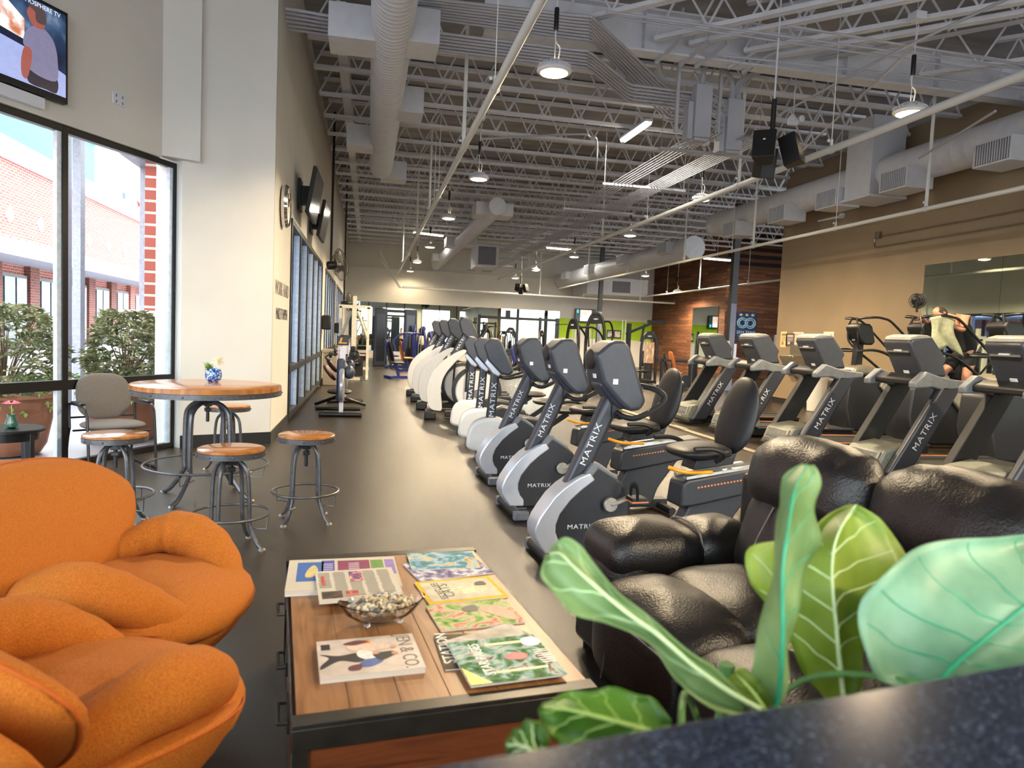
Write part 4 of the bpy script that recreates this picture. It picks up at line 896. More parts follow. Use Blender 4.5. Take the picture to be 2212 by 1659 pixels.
def hybrid(label, loc, rz):
    t = thing('post_bike', label, 'exercise bike', loc, rz)
    m = MB(); m.prism(smooth2([(-.22, .1), (-.28, .25), (-.22, .42), (-.05, .5), (.15, .48), (.3, .3), (.3, .1)]), -.13, .13, 'y'); build('front_cover', m, M_wht, t, bevel=.04, seg=4)
    m = MB(); m.prism([(.05, .1), (.3, .1), (.7, .18), (.62, .5), (.3, .55), (.15, .48)], -.12, .12, 'y'); build('rear_shell', m, M_sh, t, bevel=.03)
    m = MB(); m.prism([(-.07, .3), (.05, .3), (.09, 1.14), (-.01, 1.16)], -.07, .07, 'y'); p = build('post', m, mat('navy_post', '#2a2e3a', .4), t, bevel=.03, seg=3)
    for s in (-1, 1): text('lettering', 'MATRIX', .085, M_let, p, frame((.02, -.072*1 if s < 0 else .072, .72), (.05, 0, 1), (-1 if s < 0 else 1, 0, 0)), ext=.001, sx=1.25, space=1.15)
    console(t, [(-.12, 1.38), (-.04, 1.47), (.05, 1.47), (.1, 1.42), (.26, 1.08), (.2, 1.02), (.1, 1.04), (-.06, 1.2)], .26)
    m = MB(); m.prism([(-.1, 1.16), (-.04, 1.26), (.12, 1.06), (.08, 1.0), (0, 1.04)], -.085, .085, 'y'); build('console_collar', m, M_sil, t, bevel=.015)
    m = MB(); m.box((-.12, 0, .05), (.1, .5, .07)); m.box((.7, 0, .05), (.08, .45, .06)); m.box((.3, 0, .05), (.9, .1, .06)); build('base_feet', m, M_rub, t, bevel=.01)
    m = MB()
    for s in (-1, 1): m.tube(smooth_path([(.1, s*.06, 1.0), (.2, s*.25, 1.0), (.45, s*.27, 1.08), (.5, s*.22, 1.16)], 4), .018, 8)
    build('handlebar', m, M_rub, t)
    m = MB(); m.pillow(.45, .4, .09, e=3, M=Matrix.Translation((.95, 0, .62))); m.bar((.7, 0, .4), (.95, 0, .58), .06); build('seat', m, M_rub, t)
    m = MB(); m.pillow(.4, .5, .08, e=2.6, fn=lambda p: Vector((1.2+.2*p.y+p.z, p.x, .98+p.y))); build('backrest', m, M_rub, t)
    return t
h0 = hybrid('bike with upright navy post, front one of three beyond the silver banded bikes', (1.5, 8.45, 0), -.15)
dup(h0, (1.53, 9.5, 0), -.15, 'bike with upright navy post, middle one of three'); dup(h0, (1.56, 10.7, 0), -.15, 'bike with upright navy post, rear one of three')

def elliptical(label, loc, rz, disc=True):
    t = thing('elliptical_trainer', label, 'elliptical trainer', loc, rz)
    m = MB(); pts = smooth2([(-.32, .2), (-.38, .5), (-.3, .8), (-.1, 1.02), (.16, 1.2), (.3, 1.2), (.1, 1.0), (-.08, .75), (-.13, .5), (-.1, .2), (-.15, .14)]); m.prism(pts, -.14, .14, 'y'); build('front_fairing', m, M_wht, t, bevel=.03, seg=3)
    m = MB(); m.prism([(-.1, .9), (.18, 1.15), (.42, 1.6), (.28, 1.64)], -.065, .065, 'y'); p = build('post', m, M_post, t, bevel=.03, seg=3)
    d = Vector((.26, 0, .5)).normalized(); matrix_word('lettering', p, (.2, -.067, 1.36), (d.x, 0, d.z), (-d.z, 0, d.x), .05, M_let)
    console(t, [(.14, 1.72), (.2, 1.8), (.3, 1.8), (.36, 1.76), (.5, 1.45), (.44, 1.38), (.34, 1.4), (.2, 1.52)], .28)
    m = MB(); m.lathe([(.001, -.13), (.36, -.13), (.38, -.11), (.38, .11), (.36, .13), (.001, .13)], 40, c=(.5, 0, .5), axis='y', caps=False); build('flywheel_cover', m, M_wht, t)
    m = MB(); m.lathe([(.38, -.135), (.44, -.12), (.44, .12), (.38, .135)], 40, c=(.5, 0, .5), axis='y', caps=False); build('dark_rim', m, M_rub, t)
    m = MB(); m.lathe([(.001, -.137), (.075, -.135), (.075, -.13)], 24, c=(.5, 0, .46), axis='y', caps=False); build('hub_disc', m, M_gry, t)
    m = MB(); m.box((.7, 0, .08), (1.5, .16, .1)); m.box((-.3, 0, .07), (.2, .6, .13)); m.box((1.45, 0, .05), (.1, .6, .08)); build('base_frame', m, M_rub, t, bevel=.02)
    for s in (-1, 1):
        m = MB(); m.bar((.3, s*.22, .3), (1.4, s*.22, .35), .05, .07); m.box((.9, s*.22, .42), (.38, .17, .05)); build('foot_rail', m, M_sh, t, bevel=.01)
        m = MB(); m.tube(smooth_path([(.3, s*.24, .5), (.33, s*.27, 1.0), (.42, s*.3, 1.3), (.6, s*.28, 1.55), (.62, s*.24, 1.7)], 4), .02, 8); build('arm_handle', m, M_rub, t)
    return t
e0 = elliptical('white fronted elliptical trainer showing its round side disc, beside the navy post bikes', (1.42, 12.4, 0), -.1)
for i, (x, y) in enumerate([(1.38, 13.9), (1.36, 15.4), (1.34, 16.9), ]): dup(e0, (x, y, 0), -.1, 'white fronted elliptical trainer in the row, %s from the one with the visible disc' % ['first behind', 'second behind', 'farthest'][i])

def treadmill(label, loc, rz=0):
    t = thing('treadmill', label, 'treadmill', loc, rz)  # +x toward the rear, front hood at x=-.48; width in y
    hw = .43
    m = MB(); m.prism([(-.5, .1), (-.5, .2), (-.42, .36), (-.1, .42), (.05, .36), (.1, .12)], -hw+.12, hw-.12, 'y'); o = build('motor_hood', m, mat('hood_grey', '#77796f', .4), t, bevel=.03, seg=3)
    m = MB(); m.prism([(-.5, .17), (-.475, .26), (-.445, .33), (-.43, .34), (-.46, .26), (-.485, .17)], -.27, .27, 'y')
    for i, v in enumerate(m.v): m.v[i] = (v[0]-.012, v[1], v[2]+.0)
    build('vent_panel', m, mat('vent_grey', '#8b8c80', .5), o)
    m = MB()
    for k in range(24): m.bar((-.508, -.23+k*.02, .19), (-.462, -.23+k*.02, .32), .006, .01)
    build('vent_slots', m, M_gry, o)
    matrix_word('lettering', o, (-.518, 0, .15), (0, -1, 0), (0, 0, 1), .03, M_let)
    m = MB(); m.box((.75, 0, .1), (2.1, hw*1.7, .12)); m.box((-.35, 0, .07), (.3, hw*1.8, .08)); build('deck', m, M_rub, t, bevel=.02)
    m = MB(); m.box((.85, 0, .168), (1.75, .54, .012)); build('belt', m, mat('belt_black', '#1b1a19', .6), t)
    for s in (-1, 1):
        m = MB(); m.box((.85, s*.37, .17), (1.8, .15, .03)); build('side_step', m, M_sh, t, bevel=.008)
        m = MB(); m.box((.7, s*.42, .185), (1.1, .012, .012)); build('orange_strip', m, M_orl, t)
        y0 = s*(hw-.0); y1 = s*(hw-.11)
        m = MB(); m.prism([(-.46, .1), (-.16, .1), (.46, 1.15), (.18, 1.15)], min(y0, y1), max(y0, y1), 'y'); p = build('upright_post', m, M_post if s < 0 else M_rub, t, bevel=.035 if s < 0 else .01, seg=4)
        if s < 0:
            d = Vector((.6, 0, 1.05)).normalized(); matrix_word('lettering', p, (-.02, -hw-.0015, .60), (d.x, 0, d.z), (-d.z, 0, d.x), .075, M_let)
        m = MB(); m.prism([(-.2, 1.1), (-.2, 1.17), (-.05, 1.3), (.12, 1.25), (.3, 1.22), (.56, 1.2), (.56, 1.13), (.4, 1.11), (.2, 1.08), (.05, 1.12)], min(y0, y1), max(y0, y1), 'y'); build('dash_wing', m, mat('dash_grey', '#6e7378', .4), t, bevel=.02, seg=3)
        m = MB(); m.tube([(.54, s*(hw-.055), 1.17), (.95, s*(hw-.055), 1.17)], .035, 10); build('side_rail', m, M_rub, t)
    m = MB(); m.prism([(-.12, 1.13), (-.12, 1.2), (.0, 1.26), (.4, 1.2), (.4, 1.12)], -hw+.02, hw-.02, 'y'); build('dash', m, M_rub, t, bevel=.02)
    m = MB(); m.prism([(.08, 1.22), (-.14, 1.62), (-.1, 1.68), (.18, 1.70), (.28, 1.58), (.4, 1.44), (.36, 1.38), (.42, 1.24)], -.225, .225, 'y'); c = build('console', m, M_con, t, bevel=.03, seg=3)
    m = MB(); m.prism([(-.13, 1.65), (-.1, 1.7), (0, 1.725), (.12, 1.72), (.2, 1.69), (.1, 1.68)], -.218, .218, 'y'); o = build('top_cap', m, mat('cap_grey', '#8f9088', .4), c, bevel=.015)
    matrix_word('lettering', o, (-.122, 0, 1.69), (0, -1, 0), (.5, 0, 1), .022, M_let)
    dq = Vector((-.22, 0, .40)).normalized(); nq = Vector((-dq.z, 0, dq.x))
    def onback(u, v, sx, sz, mm, nm, th=.01):
        c0 = Vector((.08, 0, 1.22))+dq*v+nq*.004; R_ = Matrix((Vector((0, -1, 0)), dq, nq)).transposed(); q = MB(); q.box(c0+Vector((0, u, 0)), (sx, sz, th), rot=R_); build(nm, q, mm, c)
    onback(0, .345, .34, .018, mat('chrome_trim', '#aeb2b4', .25, metal=.6), 'handle_trim', .02); onback(0, .31, .34, .04, M_rub, 'vent_slot'); onback(0, .36, .12, .012, M_lab, 'label_strip', .026); onback(0, .06, .08, .045, M_lab, 'sticker')
    return t
tms = []
for i, (x, y) in enumerate([(6.35, 5.93), (6.35, 7.38), (6.35, 9.2), (6.35, 10.85), (6.35, 12.4)]):
    lab = ['nearest treadmill, cut by the right edge of the picture behind the sofa', 'treadmill second from the right edge, its lettered post clear of the sofa', 'treadmill in the middle of the row, beyond the tall bike backrest', 'treadmill fourth from the right edge, its hood beside the tall bike backrest', 'farthest treadmill of the row, at the left end before the wood wall'][i]
    if i == 0: tm0 = treadmill(lab, (x, y, 0))
    else: dup(tm0, (x, y, 0), 0, lab)
m = MB(); m.box((5.42, 10.3, .012), (.12, 8.6, .02)); m.box((5.42, 11.5, .02), (.14, .5, .03)); m.box((5.42, 14.2, .02), (.14, .4, .03)); tag(build('floor_cable_cover', m, mat('cover_metal', '#8d8573', .4, metal=.4), bevel=.004), 'long flat metal cable cover on the floor in front of the treadmills', 'floor strip')

# ---------------------------------------------------------------- stair climbers
def climber(label, loc, rz=0, bottle=False):
    t = thing('stair_climber', label, 'stair climber', loc, rz)   # console at x=0, stairs descend toward +x
    m = MB(); m.prism([(-.3, .08), (-.42, .5), (-.38, .95), (-.2, 1.1), (.25, 1.12), (.9, .55), (1.45, .2), (1.45, .05), (-.1, .05)], -.3, .3, 'y'); build('body', m, M_sh, t, bevel=.04, seg=3)
    m = MB(); m.prism([(-.35, 1.0), (-.25, 1.2), (-.05, 1.26), (.3, 1.18), (.42, 1.02), (.2, .98)], -.27, .27, 'y'); build('top_hood', m, mat('hood_bronze', '#857f70', .4, metal=.3), t, bevel=.04, seg=3)
    for s in (-1, 1):
        m = MB(); m.prism([(.28, 1.02), (.42, 1.02), (1.15, .3), (1.05, .16), (.88, .22), (.22, .88)], s*.33-.03, s*.33+.03, 'y'); p = build('side_panel', m, mat('panel_silver', '#a6a298', .35, metal=.3), t, bevel=.02, seg=3)
        if s < 0: d = Vector((.72, 0, -.72)).normalized(); matrix_word('lettering', p, (.66, -.362, .62), (d.x, 0, d.z), (-d.z, 0, d.x), .06, M_gry)
        m = MB(); m.tube(smooth_path([(-.05, s*.12, 1.5), (-.25, s*.3, 1.5), (.1, s*.36, 1.52), (.5, s*.37, 1.35), (1.3, s*.37, .75), (1.4, s*.37, .4)], 5), .024, 8); build('lower_rail', m, M_rub, t)
        m = MB(); m.tube(smooth_path([(-.12, s*.05, 2.08), (-.1, s*.3, 2.1), (.15, s*.36, 2.1), (.45, s*.37, 1.95), (1.35, s*.37, 1.12), (1.45, s*.37, .6)], 5), .021, 8); build('upper_rail', m, M_rub, t)
        m = MB(); m.tube(smooth_path([(-.14, s*.06, 2.1), (-.16, s*.12, 1.95), (-.14, s*.13, 1.7), (-.05, s*.06, 1.55)], 4), .018, 8); build('front_loop', m, M_rub, t)
    m = MB(); m.prism([(-.1, 1.2), (.04, 1.2), (.04, 1.8), (-.08, 1.8)], -.07, .07, 'y'); build('mast', m, M_rub, t, bevel=.015)
    m = MB(); m.prism([(-.2, 1.93), (-.15, 2.0), (.06, 2.0), (.12, 1.95), (.2, 1.68), (.15, 1.62), (-.02, 1.62), (-.12, 1.72)], -.17, .17, 'y'); c = build('console', m, M_rub, t, bevel=.03, seg=3)
    m = MB(); m.box((-.13, 0, 1.7), (.01, .07, .03)); build('badge', m, M_gry, c)
    for k in range(5):
        z = 1.0-k*.2; x = .36+k*.22; m = MB(); m.box((x, 0, z-.09), (.24, .5, .03)); m.box((x-.11, 0, z-.18), (.02, .5, .2)); build('step', m, M_rub, t, bevel=.005)
    return t
cl0 = climber('stair climber at left of the row, free, in front of the tall mirror edge', (8.8, 11.35, 0))
dup(cl0, (8.8, 9.85, 0), 0, 'middle stair climber with the man leaning on its handles'); dup(cl0, (8.8, 8.35, 0), 0, 'stair climber at the right edge of the picture')
fp_ = at(1982, 650, Y=9.8); t = thing('small_fan', 'small round black clip fan on the handle of the middle stair climber', 'fan', tuple(fp_), .35)
m = MB()
for x_ in (-.05, .05):
    for q in (.04, .08, .112): m.tube([(x_, q*math.cos(2*PI*k/28), q*math.sin(2*PI*k/28)) for k in range(28)], .006, 4, closed=True)
for k in range(20): a = 2*PI*k/20; m.tube([(-.06, .02*math.cos(a), .02*math.sin(a)), (-.045, .1*math.cos(a), .1*math.sin(a)), (0, .115*math.cos(a), .115*math.sin(a)), (.05, .1*math.cos(a), .1*math.sin(a)), (.06, .02*math.cos(a), .02*math.sin(a))], .004, 4)
build('cage', m, M_cab, t); m = MB(); m.lathe([(.001, -.02), (.095, 0), (.001, .02)], 20, axis='x', caps=False); m.ball((.05, 0, 0), .05); m.tube([(0, 0, -.1), (0, 0, -.18)], .02); build('blades', m, M_cab, t)

# ---------------------------------------------------------------- strength machines (own forms, further back)
M_mb = mat('machine_black', '#151518', .35, var=.2)
M_mw = mat('machine_cream', '#d9d6c6', .45)
M_mbl = mat('machine_blue', '#1a2570', .4)
M_pad = mat('pad_black', '#17171a', .5)
M_pad_o = mat('pad_tan', '#b0693c', .5)
M_padb = mat('pad_blue', '#25358c', .5)
M_cab_ = mat('cable_wire', '#3a3a3c', .4)
def stack(t, x, y, z0, z1, w=.3, n=14):
    m = MB(); h = (z1-z0)/n
    for k in range(n): m.box((x, y, z0+h*(k+.5)), (.12, w, h*.86))
    build('weight_stack', m, M_mb, t); m = MB()
    for s in (-.1, .1): m.tube([(x, y+s, z0), (x, y+s, z1+.9)], .011, 6)
    build('guide_rods', m, mat('rod_chrome', '#b8b8b8', .25, metal=.9), t)
def arch_machine(label, loc, rz, fr, pad, h=1.75, arm=False, leg=False, shroud=None):
    t = thing('weight_machine', label, 'weight machine', loc, rz)
    P = [(0, -.27, .04), (0, -.29, h*.6), (0, -.25, h*.85), (0, -.12, h-.03), (0, 0, h), (0, .12, h-.03), (0, .25, h*.85), (0, .29, h*.6), (0, .27, .04)]
    m = MB(); m.tube(smooth_path(P, 5), .05, 8, flat=.8); m.box((0, 0, .05), (.5, .6, .08)); build('arch_frame', m, fr, t)
    m = MB(); m.prism([(-.2, h*.87), (.2, h*.87), (.13, h*.975), (0, h-.01), (-.13, h*.975)], -.03, .03, 'x'); o = build('head_plate', m, M_mb, t, bevel=.01)
    m = MB(); m.pillow(.16, .05, .012, e=2, fn=lambda p: Vector((-.04, p.x, h*.93+p.y))+Vector((p.z, 0, 0))); build('badge', m, M_sil, o)
    if shroud: m = MB(); m.box((-.04, 0, h*.6), (.02, .36, h*.42)); build('shroud', m, shroud, t)
    stack(t, .06, 0, .12, h*.45)
    m = MB(); m.box((.6, 0, .05), (1.1, .08, .08)); m.box((1.1, 0, .05), (.08, .6, .08)); m.bar((.75, 0, .05), (.85, 0, .45), .07); build('base_frame', m, fr, t)
    m = MB(); m.pillow(.42, .36, .09, e=4, M=Matrix.Translation((.8, 0, .5))); build('seat', m, pad, t)
    m = MB(); m.pillow(.34, .62, .09, e=4, fn=lambda p: Vector((1.05+.25*p.y+p.z, p.x, .85+p.y))); m.bar((1.0, 0, .3), (1.15, 0, .95), .05); build('back_pad', m, pad, t)
    if arm:
        for s in (-1, 1): m = MB(); m.tube(smooth_path([(.1, s*.2, h*.9), (.5, s*.35, h*.9), (.8, s*.4, h*.75), (.75, s*.35, h*.55)], 4), .03, 8); build('press_arm', m, fr, t)
    if leg: m = MB(); m.tube([(.5, -.25, .3), (.5, .25, .3)], .06, 10); m.bar((.5, 0, .3), (.65, 0, .5), .05); build('leg_roller', m, pad, t)
    return t
sh_ = mat_ramp('body_chart', [(.4, '#cfae8a'), (.5, '#a9805c'), (.6, '#e0d2bb')], 6, .4, stretch=(1, 3, .6))
am = arch_machine('black arched weight machine with a muscle chart panel before the lime green wall', tuple(at(1398, 826, z=0)), math.radians(75), M_mb, M_pad, h=1.85, shroud=sh_)
arch_machine('black arched weight machine at the left end of the lime green wall, curved head', tuple(at(1232, 842, z=0)), math.radians(20), M_mb, M_padb, h=2.05, arm=True)
arch_machine('black tall curved weight machine between the lime wall television and the silver banded bikes', tuple(at(1280, 838, z=0)), math.radians(60), M_mb, M_pad, h=2.3, arm=True)
arch_machine('black arched weight machine beside the farthest treadmill', tuple(at(1500, 836, z=0)), math.radians(160), M_mb, M_pad, h=1.9, leg=True)
arch_machine('black weight machine with blue pads behind the middle silver banded bike', tuple(at(1165, 815, z=0)), math.radians(150), M_mb, M_padb, h=1.75)
arch_machine('blue framed weight machine left of the elliptical trainers, nearer', tuple(at(908, 818, z=0)), math.radians(200), M_mbl, M_pad, h=1.6, arm=True)
arch_machine('blue framed weight machine behind the nearer blue one', tuple(at(893, 797, z=0)), math.radians(170), M_mbl, M_padb, h=1.75)
arch_machine('blue framed leg machine with a tan pad beside the elliptical trainers', tuple(at(925, 803, z=0)), math.radians(190), M_mbl, M_pad_o, h=1.5, leg=True)
arch_machine('dark weight machine in front of the back mirror, behind the elliptical consoles', tuple(at(1100, 790, z=0)), math.radians(100), M_mb, M_pad, h=1.9, arm=True)
# leg extension bench with plate, tan back pad
p = at(1455, 838, z=0); t = thing('leg_press_bench', 'black leg machine with tan back pad and round plate before the lime wall', 'weight machine', tuple(p), math.radians(8))
m = MB(); m.box((0, 0, .05), (1.3, .08, .08)); m.box((-.5, 0, .5), (.08, .08, .9)); m.bar((-.7, 0, .92), (.7, 0, .9), .08); m.box((.6, 0, .5), (.08, .08, .9)); m.bar((-.3, 0, .1), (-.1, 0, .9), .06); build('frame', m, M_mb, t)
m = MB(); m.pillow(.3, .75, .09, e=4, fn=lambda p: Vector((-.1-.3*p.y+p.z, p.x, .85+p.y))); m.pillow(.36, .34, .09, e=4, M=Matrix.Translation((.12, 0, .5))); build('pads', m, M_pad_o, t)
m = MB(); m.lathe([(.03, -.03), (.2, -.03), (.21, 0), (.2, .03), (.03, .03)], 28, c=(.25, -.3, .25), axis='y'); build('weight_plate', m, M_mb, t)
# cable crossover beam and towers in front of the mirror
t = thing('cable_crossover', 'wide black cable crossover frame with pulley towers in front of the back mirror', 'weight machine', (6.6, 31, 0))
m = MB(); m.box((0, 0, 2.3), (3.6, .1, .12)); m.box((-1.8, 0, 1.2), (.14, .2, 2.4)); m.box((1.8, 0, 1.2), (.14, .2, 2.4)); m.box((-.5, 0, 2.5), (.2, .2, .3)); m.box((1.0, 0, 1.2), (.12, .12, 2.4)); m.box((0, 0, .05), (3.8, .5, .08)); build('frame', m, M_mb, t)
for x_ in (-1.8, 1.8): stack(t, x_, .25, .1, 1.2)
m = MB(); m.tube(smooth_path([(1.6, -.1, 2.1), (2.3, -.1, 2.15), (2.7, -.1, 2.15), (3.0, -.1, 2.0)], 4), .02, 6); build('pull_bar', m, M_mb, t)
p = at(1330, 700, Y=24); t = thing('pulldown_tower', 'black pulldown machine with a long lever arm before the lime green stripe', 'weight machine', (8.6, 22.5, 0), .2)
m = MB(); m.box((0, 0, 1.05), (.12, .12, 2.1)); m.bar((-.1, 0, 1.75), (.9, 0, 2.15), .08); m.box((1.1, 0, 2.2), (.7, .12, .1)); m.box((0, 0, .05), (1.4, .7, .08)); m.bar((.6, 0, 2.1), (.5, 0, 1.5), .06); build('frame', m, M_mb, t); stack(t, -.2, 0, .1, 1.3)
m = MB(); m.pillow(.36, .34, .09, e=4, M=Matrix.Translation((.6, 0, .5))); build('seat', m, M_pad, t)
# black double tower
p = at(835, 775, z=0); t = thing('twin_weight_tower', 'tall black twin weight stack tower standing beyond the blue machines', 'weight machine', (1.15, 30.5, 0))
for s in (-1, 1):
    m = MB(); m.prism([(-.3, 0), (.3, 0), (.26, 2.45), (-.26, 2.45)], s*.0-.2, s*.0+.2, 'y')
    for i, v in enumerate(m.v): m.v[i] = (v[0]+s*.62, v[1], v[2])
    build('tower_shroud', m, mat('tower_slate', '#272c3a', .3), t, bevel=.04)
    m = MB(); m.box((s*.62, -.21, 1.2), (.34, .02, 2.0)); build('stack_window', m, M_scr, t)
m = MB(); m.box((0, 0, 2.35), (1.24, .1, .12)); m.box((0, 0, 2.15), (1.24, .06, .08)); m.bar((-.62, -.1, 2.42), (-.4, -.1, 2.42), .05); build('cross_beam', m, M_mb, t); m = MB(); m.box((0, 0, .04), (1.8, .8, .06)); build('floor_frame', m, M_mb, t)
# white cable machine
t = thing('cable_machine', 'cream white cable exercise machine with black cushion beside the left wall', 'weight machine', (-.42, 21.6, 0))
m = MB()
for s in (-1, 1): m.box((s*.42, .8, 1.1), (.08, .1, 2.2)); m.bar((s*.42, .8, 1.2), (s*.1, .5, 2.05), .07); m.box((s*.42, .3, .05), (.07, 1.1, .07))
m.box((0, .8, 2.2), (.98, .1, .1)); m.box((0, .45, 1.2), (.14, .1, 1.9)); m.box((0, .1, .12), (.1, 1.0, .1)); m.box((0, -.35, .05), (.45, .1, .08)); m.box((0, .8, .3), (.95, .08, .08)); m.box((0, .8, 2.38), (.12, .12, .3)); build('frame', m, M_mw, t)
stack(t, .0, .72, .35, 1.1, w=.2)
m = MB(); m.prism([(-.26, .45), (.26, .45), (.2, .72), (.08, 1.0), (-.08, 1.0), (-.2, .72)], -.06, .04, 'y'); build('back_cushion', m, M_pad, t, bevel=.04, seg=3)
m = MB(); m.box((0, .1, .35), (.6, .06, .5)); m.pillow(.36, .4, .08, e=4, M=Matrix.Translation((0, -.1, .5))); build('seat', m, M_pad, t)
# front facing rowers / spin trainers by the left wall
def spin(label, loc, rz):
    t = thing('ski_trainer', label, 'exercise machine', loc, rz)
    m = MB(); m.prism([(-.34, .0), (.34, .0), (.3, .05), (-.3, .05)], -.22, .3, 'y'); m.tube([(-.36, -.2, .04), (.36, -.2, .04)], .04, 10); build('foot_plate', m, M_mb, t, bevel=.01)
    m = MB(); m.box((0, -.02, .25), (.07, .08, .45)); build('pedestal', m, M_sil, t)
    m = MB(); m.lathe([(.001, -.05), (.27, -.045), (.3, -.02), (.3, .02), (.27, .045), (.001, .05)], 36, c=(0, .0, .52), axis='x', caps=False); build('flywheel', m, mat('wheel_silver', '#a7acb6', .3, metal=.5), t)
    m = MB(); m.box((-.02, .12, .62), (.14, .28, .75)); m.ball((.12, .1, .75), (.1, .14, .12)); build('drive_housing', m, mat('navy_shell', '#343b4e', .4), t, bevel=.05, seg=3)
    m = MB(); m.box((0, .05, 1.05), (.1, .08, .3)); m.box((-.07, .05, 1.18), (.02, .02, .3)); m.box((.1, .05, 1.18), (.02, .02, .3)); build('mast', m, M_white, t)
    m = MB(); m.box((0, .03, 1.3), (.2, .06, .16)); o = build('display', m, M_mb, t, bevel=.01); m = MB(); m.box((0, -.003, 1.26), (.14, .008, .02)); m.box((-.03, -.003, 1.31), (.03, .008, .08), rot=Matrix.Rotation(.3, 3, 'Y')); build('display_mark', m, M_org, o)
    m = MB(); m.pillow(.34, .42, .1, e=3, M=Matrix.Translation((-.22, .35, .72)) @ Matrix.Rotation(.9, 4, 'Y')); build('seat', m, mat('maroon_pad', '#4a2220', .5), t)
    for s in (-1, 1): m = MB(); m.tube(smooth_path([(0, .1, 1.05), (s*.2, .0, 1.05), (s*.28, -.08, 1.0), (s*.2, -.12, .95)], 4), .014, 8); m.ball((s*.2, 0, 1.05), (.03, .03, .06)); build('handle', m, M_mb, t)
    return t
s1 = spin('silver wheeled exercise trainer by the gym windows, nearest the pillar', (-.42, 12.5, 0), 0)
dup(s1, (-.45, 14.9, 0), .15, 'silver wheeled exercise trainer by the gym windows, second back')
# rowing style bench behind
t = thing('workout_bench', 'black padded low bench with loop feet between the silver trainers', 'bench', (-.5, 13.75, 0))
m = MB(); m.tube(smooth_path([(-.45, .2, .04), (-.1, -.15, .2), (0, -.2, .25), (.1, -.15, .2), (.48, .2, .04)], 4), .03, 8); m.tube([(-.4, -.45, .03), (.4, -.45, .03)], .03, 8); m.box((0, 0, .2), (.1, .9, .06)); build('frame', m, M_mb, t)
m = MB(); m.pillow(.46, .5, .1, e=4, M=Matrix.Translation((0, .1, .3))); build('pad', m, M_pad, t)
# dumbbell rack and low bench by the back-left
t = thing('step_rack', 'low black slotted rack on the floor near the black tower', 'rack', (-.35, 30.5, 0))
m = MB(); m.box((0, 0, .5), (.7, .3, .05)); m.box((-.3, 0, .25), (.05, .3, .5)); m.box((.3, 0, .25), (.05, .3, .5)); m.box((0, 0, .3), (.6, .05, .2)); build('frame', m, mat('rack_brown', '#3a2620', .5), t)

# ---------------------------------------------------------------- wall things at the back and right
def poster(name, label, c, w, h, mm, axis, cat='poster', th=.012):
    m = MB(); m.box((0, 0, 0), (th, w, h) if axis == 'x' else (w, th, h)); o = build(name, m, mm, loc=tuple(c)); return tag(o, label, cat)
tvp = at(1264, 682, Y=YB-.2); t = thing('wall_television', 'lit television over the lime green stripe at the back', 'television', tuple(tvp)); u = (YB-.2)/1520
m = MB(); m.box((0, 0, 0), (49*u, .08, 30*u)); build('case', m, M_cab, t, bevel=.02)
def eq(x, z, w, h, mm, nm, o=0): q = MB(); q.box((x*u, -.042-o*.003, z*u), (w*u, .004, h*u)); build(nm, q, mm, t)
eq(0, 0, 46, 27, E_('tv_navy', '#1c2a36', .4), 'screen'); eq(1, 1, 26, 24, mat_ramp('tv_track', [(.4, '#c9876e'), (.55, '#e8d6d2'), (.7, '#b04a3c')], 2, .3, emis=.6, stretch=(.3, 1, 2)), 'screen_picture', 1); eq(1, -8, 26, 8, E_('tv_white', '#dcdce6', .6), 'screen_caption', 2); eq(-18, 9, 4, 7, E_('tv_teal', '#2cc7c0', .7), 'screen_mark', 2); eq(19, -9, 4, 7, E_('tv_teal', '#2cc7c0', .7), 'screen_mark', 2)
fr = at(1326, 722, Y=YB-.03); t = thing('picture_frame', 'dark framed pair of small photos under the lime stripe beside the column', 'picture', tuple(fr))
m = MB(); m.box((0, 0, 0), (34*u, .03, 19*u)); build('frame', m, M_mb, t)
for s in (-1, 1): m = MB(); m.box((s*8.5*u, -.018, 0), (13*u, .006, 13*u)); build('photo', m, mat_ramp('photo_print', [(.35, '#2f6a8a'), (.5, '#d9d4c4'), (.65, '#7a4a34')], 2.5, .4), t)
dr = at(1258, 725, Y=YB-.02); m = MB(); m.box((dr.x, YB-.02, 1.05), (.95, .05, 2.1)); struct('door_1', m, mat('door_white', '#cfd0cc', .5))
el = at(1455, 677, Y=YB-.1); t = thing('emergency_light', 'small white twin-head emergency light on the back wall right of the column', 'lamp', tuple(el)); m = MB(); m.box((0, 0, 0), (.28, .1, .16)); m.ball((.22, -.06, -.05), .07); m.ball((-.2, -.06, -.02), .07); build('body', m, M_white, t)
WY = 30.34
pc, pd = at(1592, 672, Y=WY), at(1630, 735, Y=WY); bw_, bh_ = pd.x-pc.x, pc.z-pd.z; t = thing('wall_banner', 'dark blue champions banner with light blue ring emblem on the wood wall', 'banner', ((pc.x+pd.x)/2, WY-.02, (pc.z+pd.z)/2))
m = MB(); m.box((0, 0, 0), (bw_, .02, bh_)); build('cloth', m, mat_ramp('banner_navy', [(.4, '#1d2c4c'), (.6, '#2b4a78')], 2, .6), t)
m = MB()
for s in (-1, 1):
    for k, r_ in enumerate((.26, .17)): m.tube([(s*.2+r_*math.cos(a*PI/10), -.02, .12+r_*.9*math.sin(a*PI/10)) for a in range(20)], .03, 5, closed=True)
build('ring_emblem', m, mat('emblem_blue', '#a9cfe8', .5), t)
m = MB(); [m.pillow(.16, .12, .02, e=2, fn=lambda p, s=s: Vector((s*.3+p.x, -.02-p.z, .5+p.y))) for s in (-1, 0, 1)]; build('gold_marks', m, mat('emblem_gold', '#e0c088', .5), t)
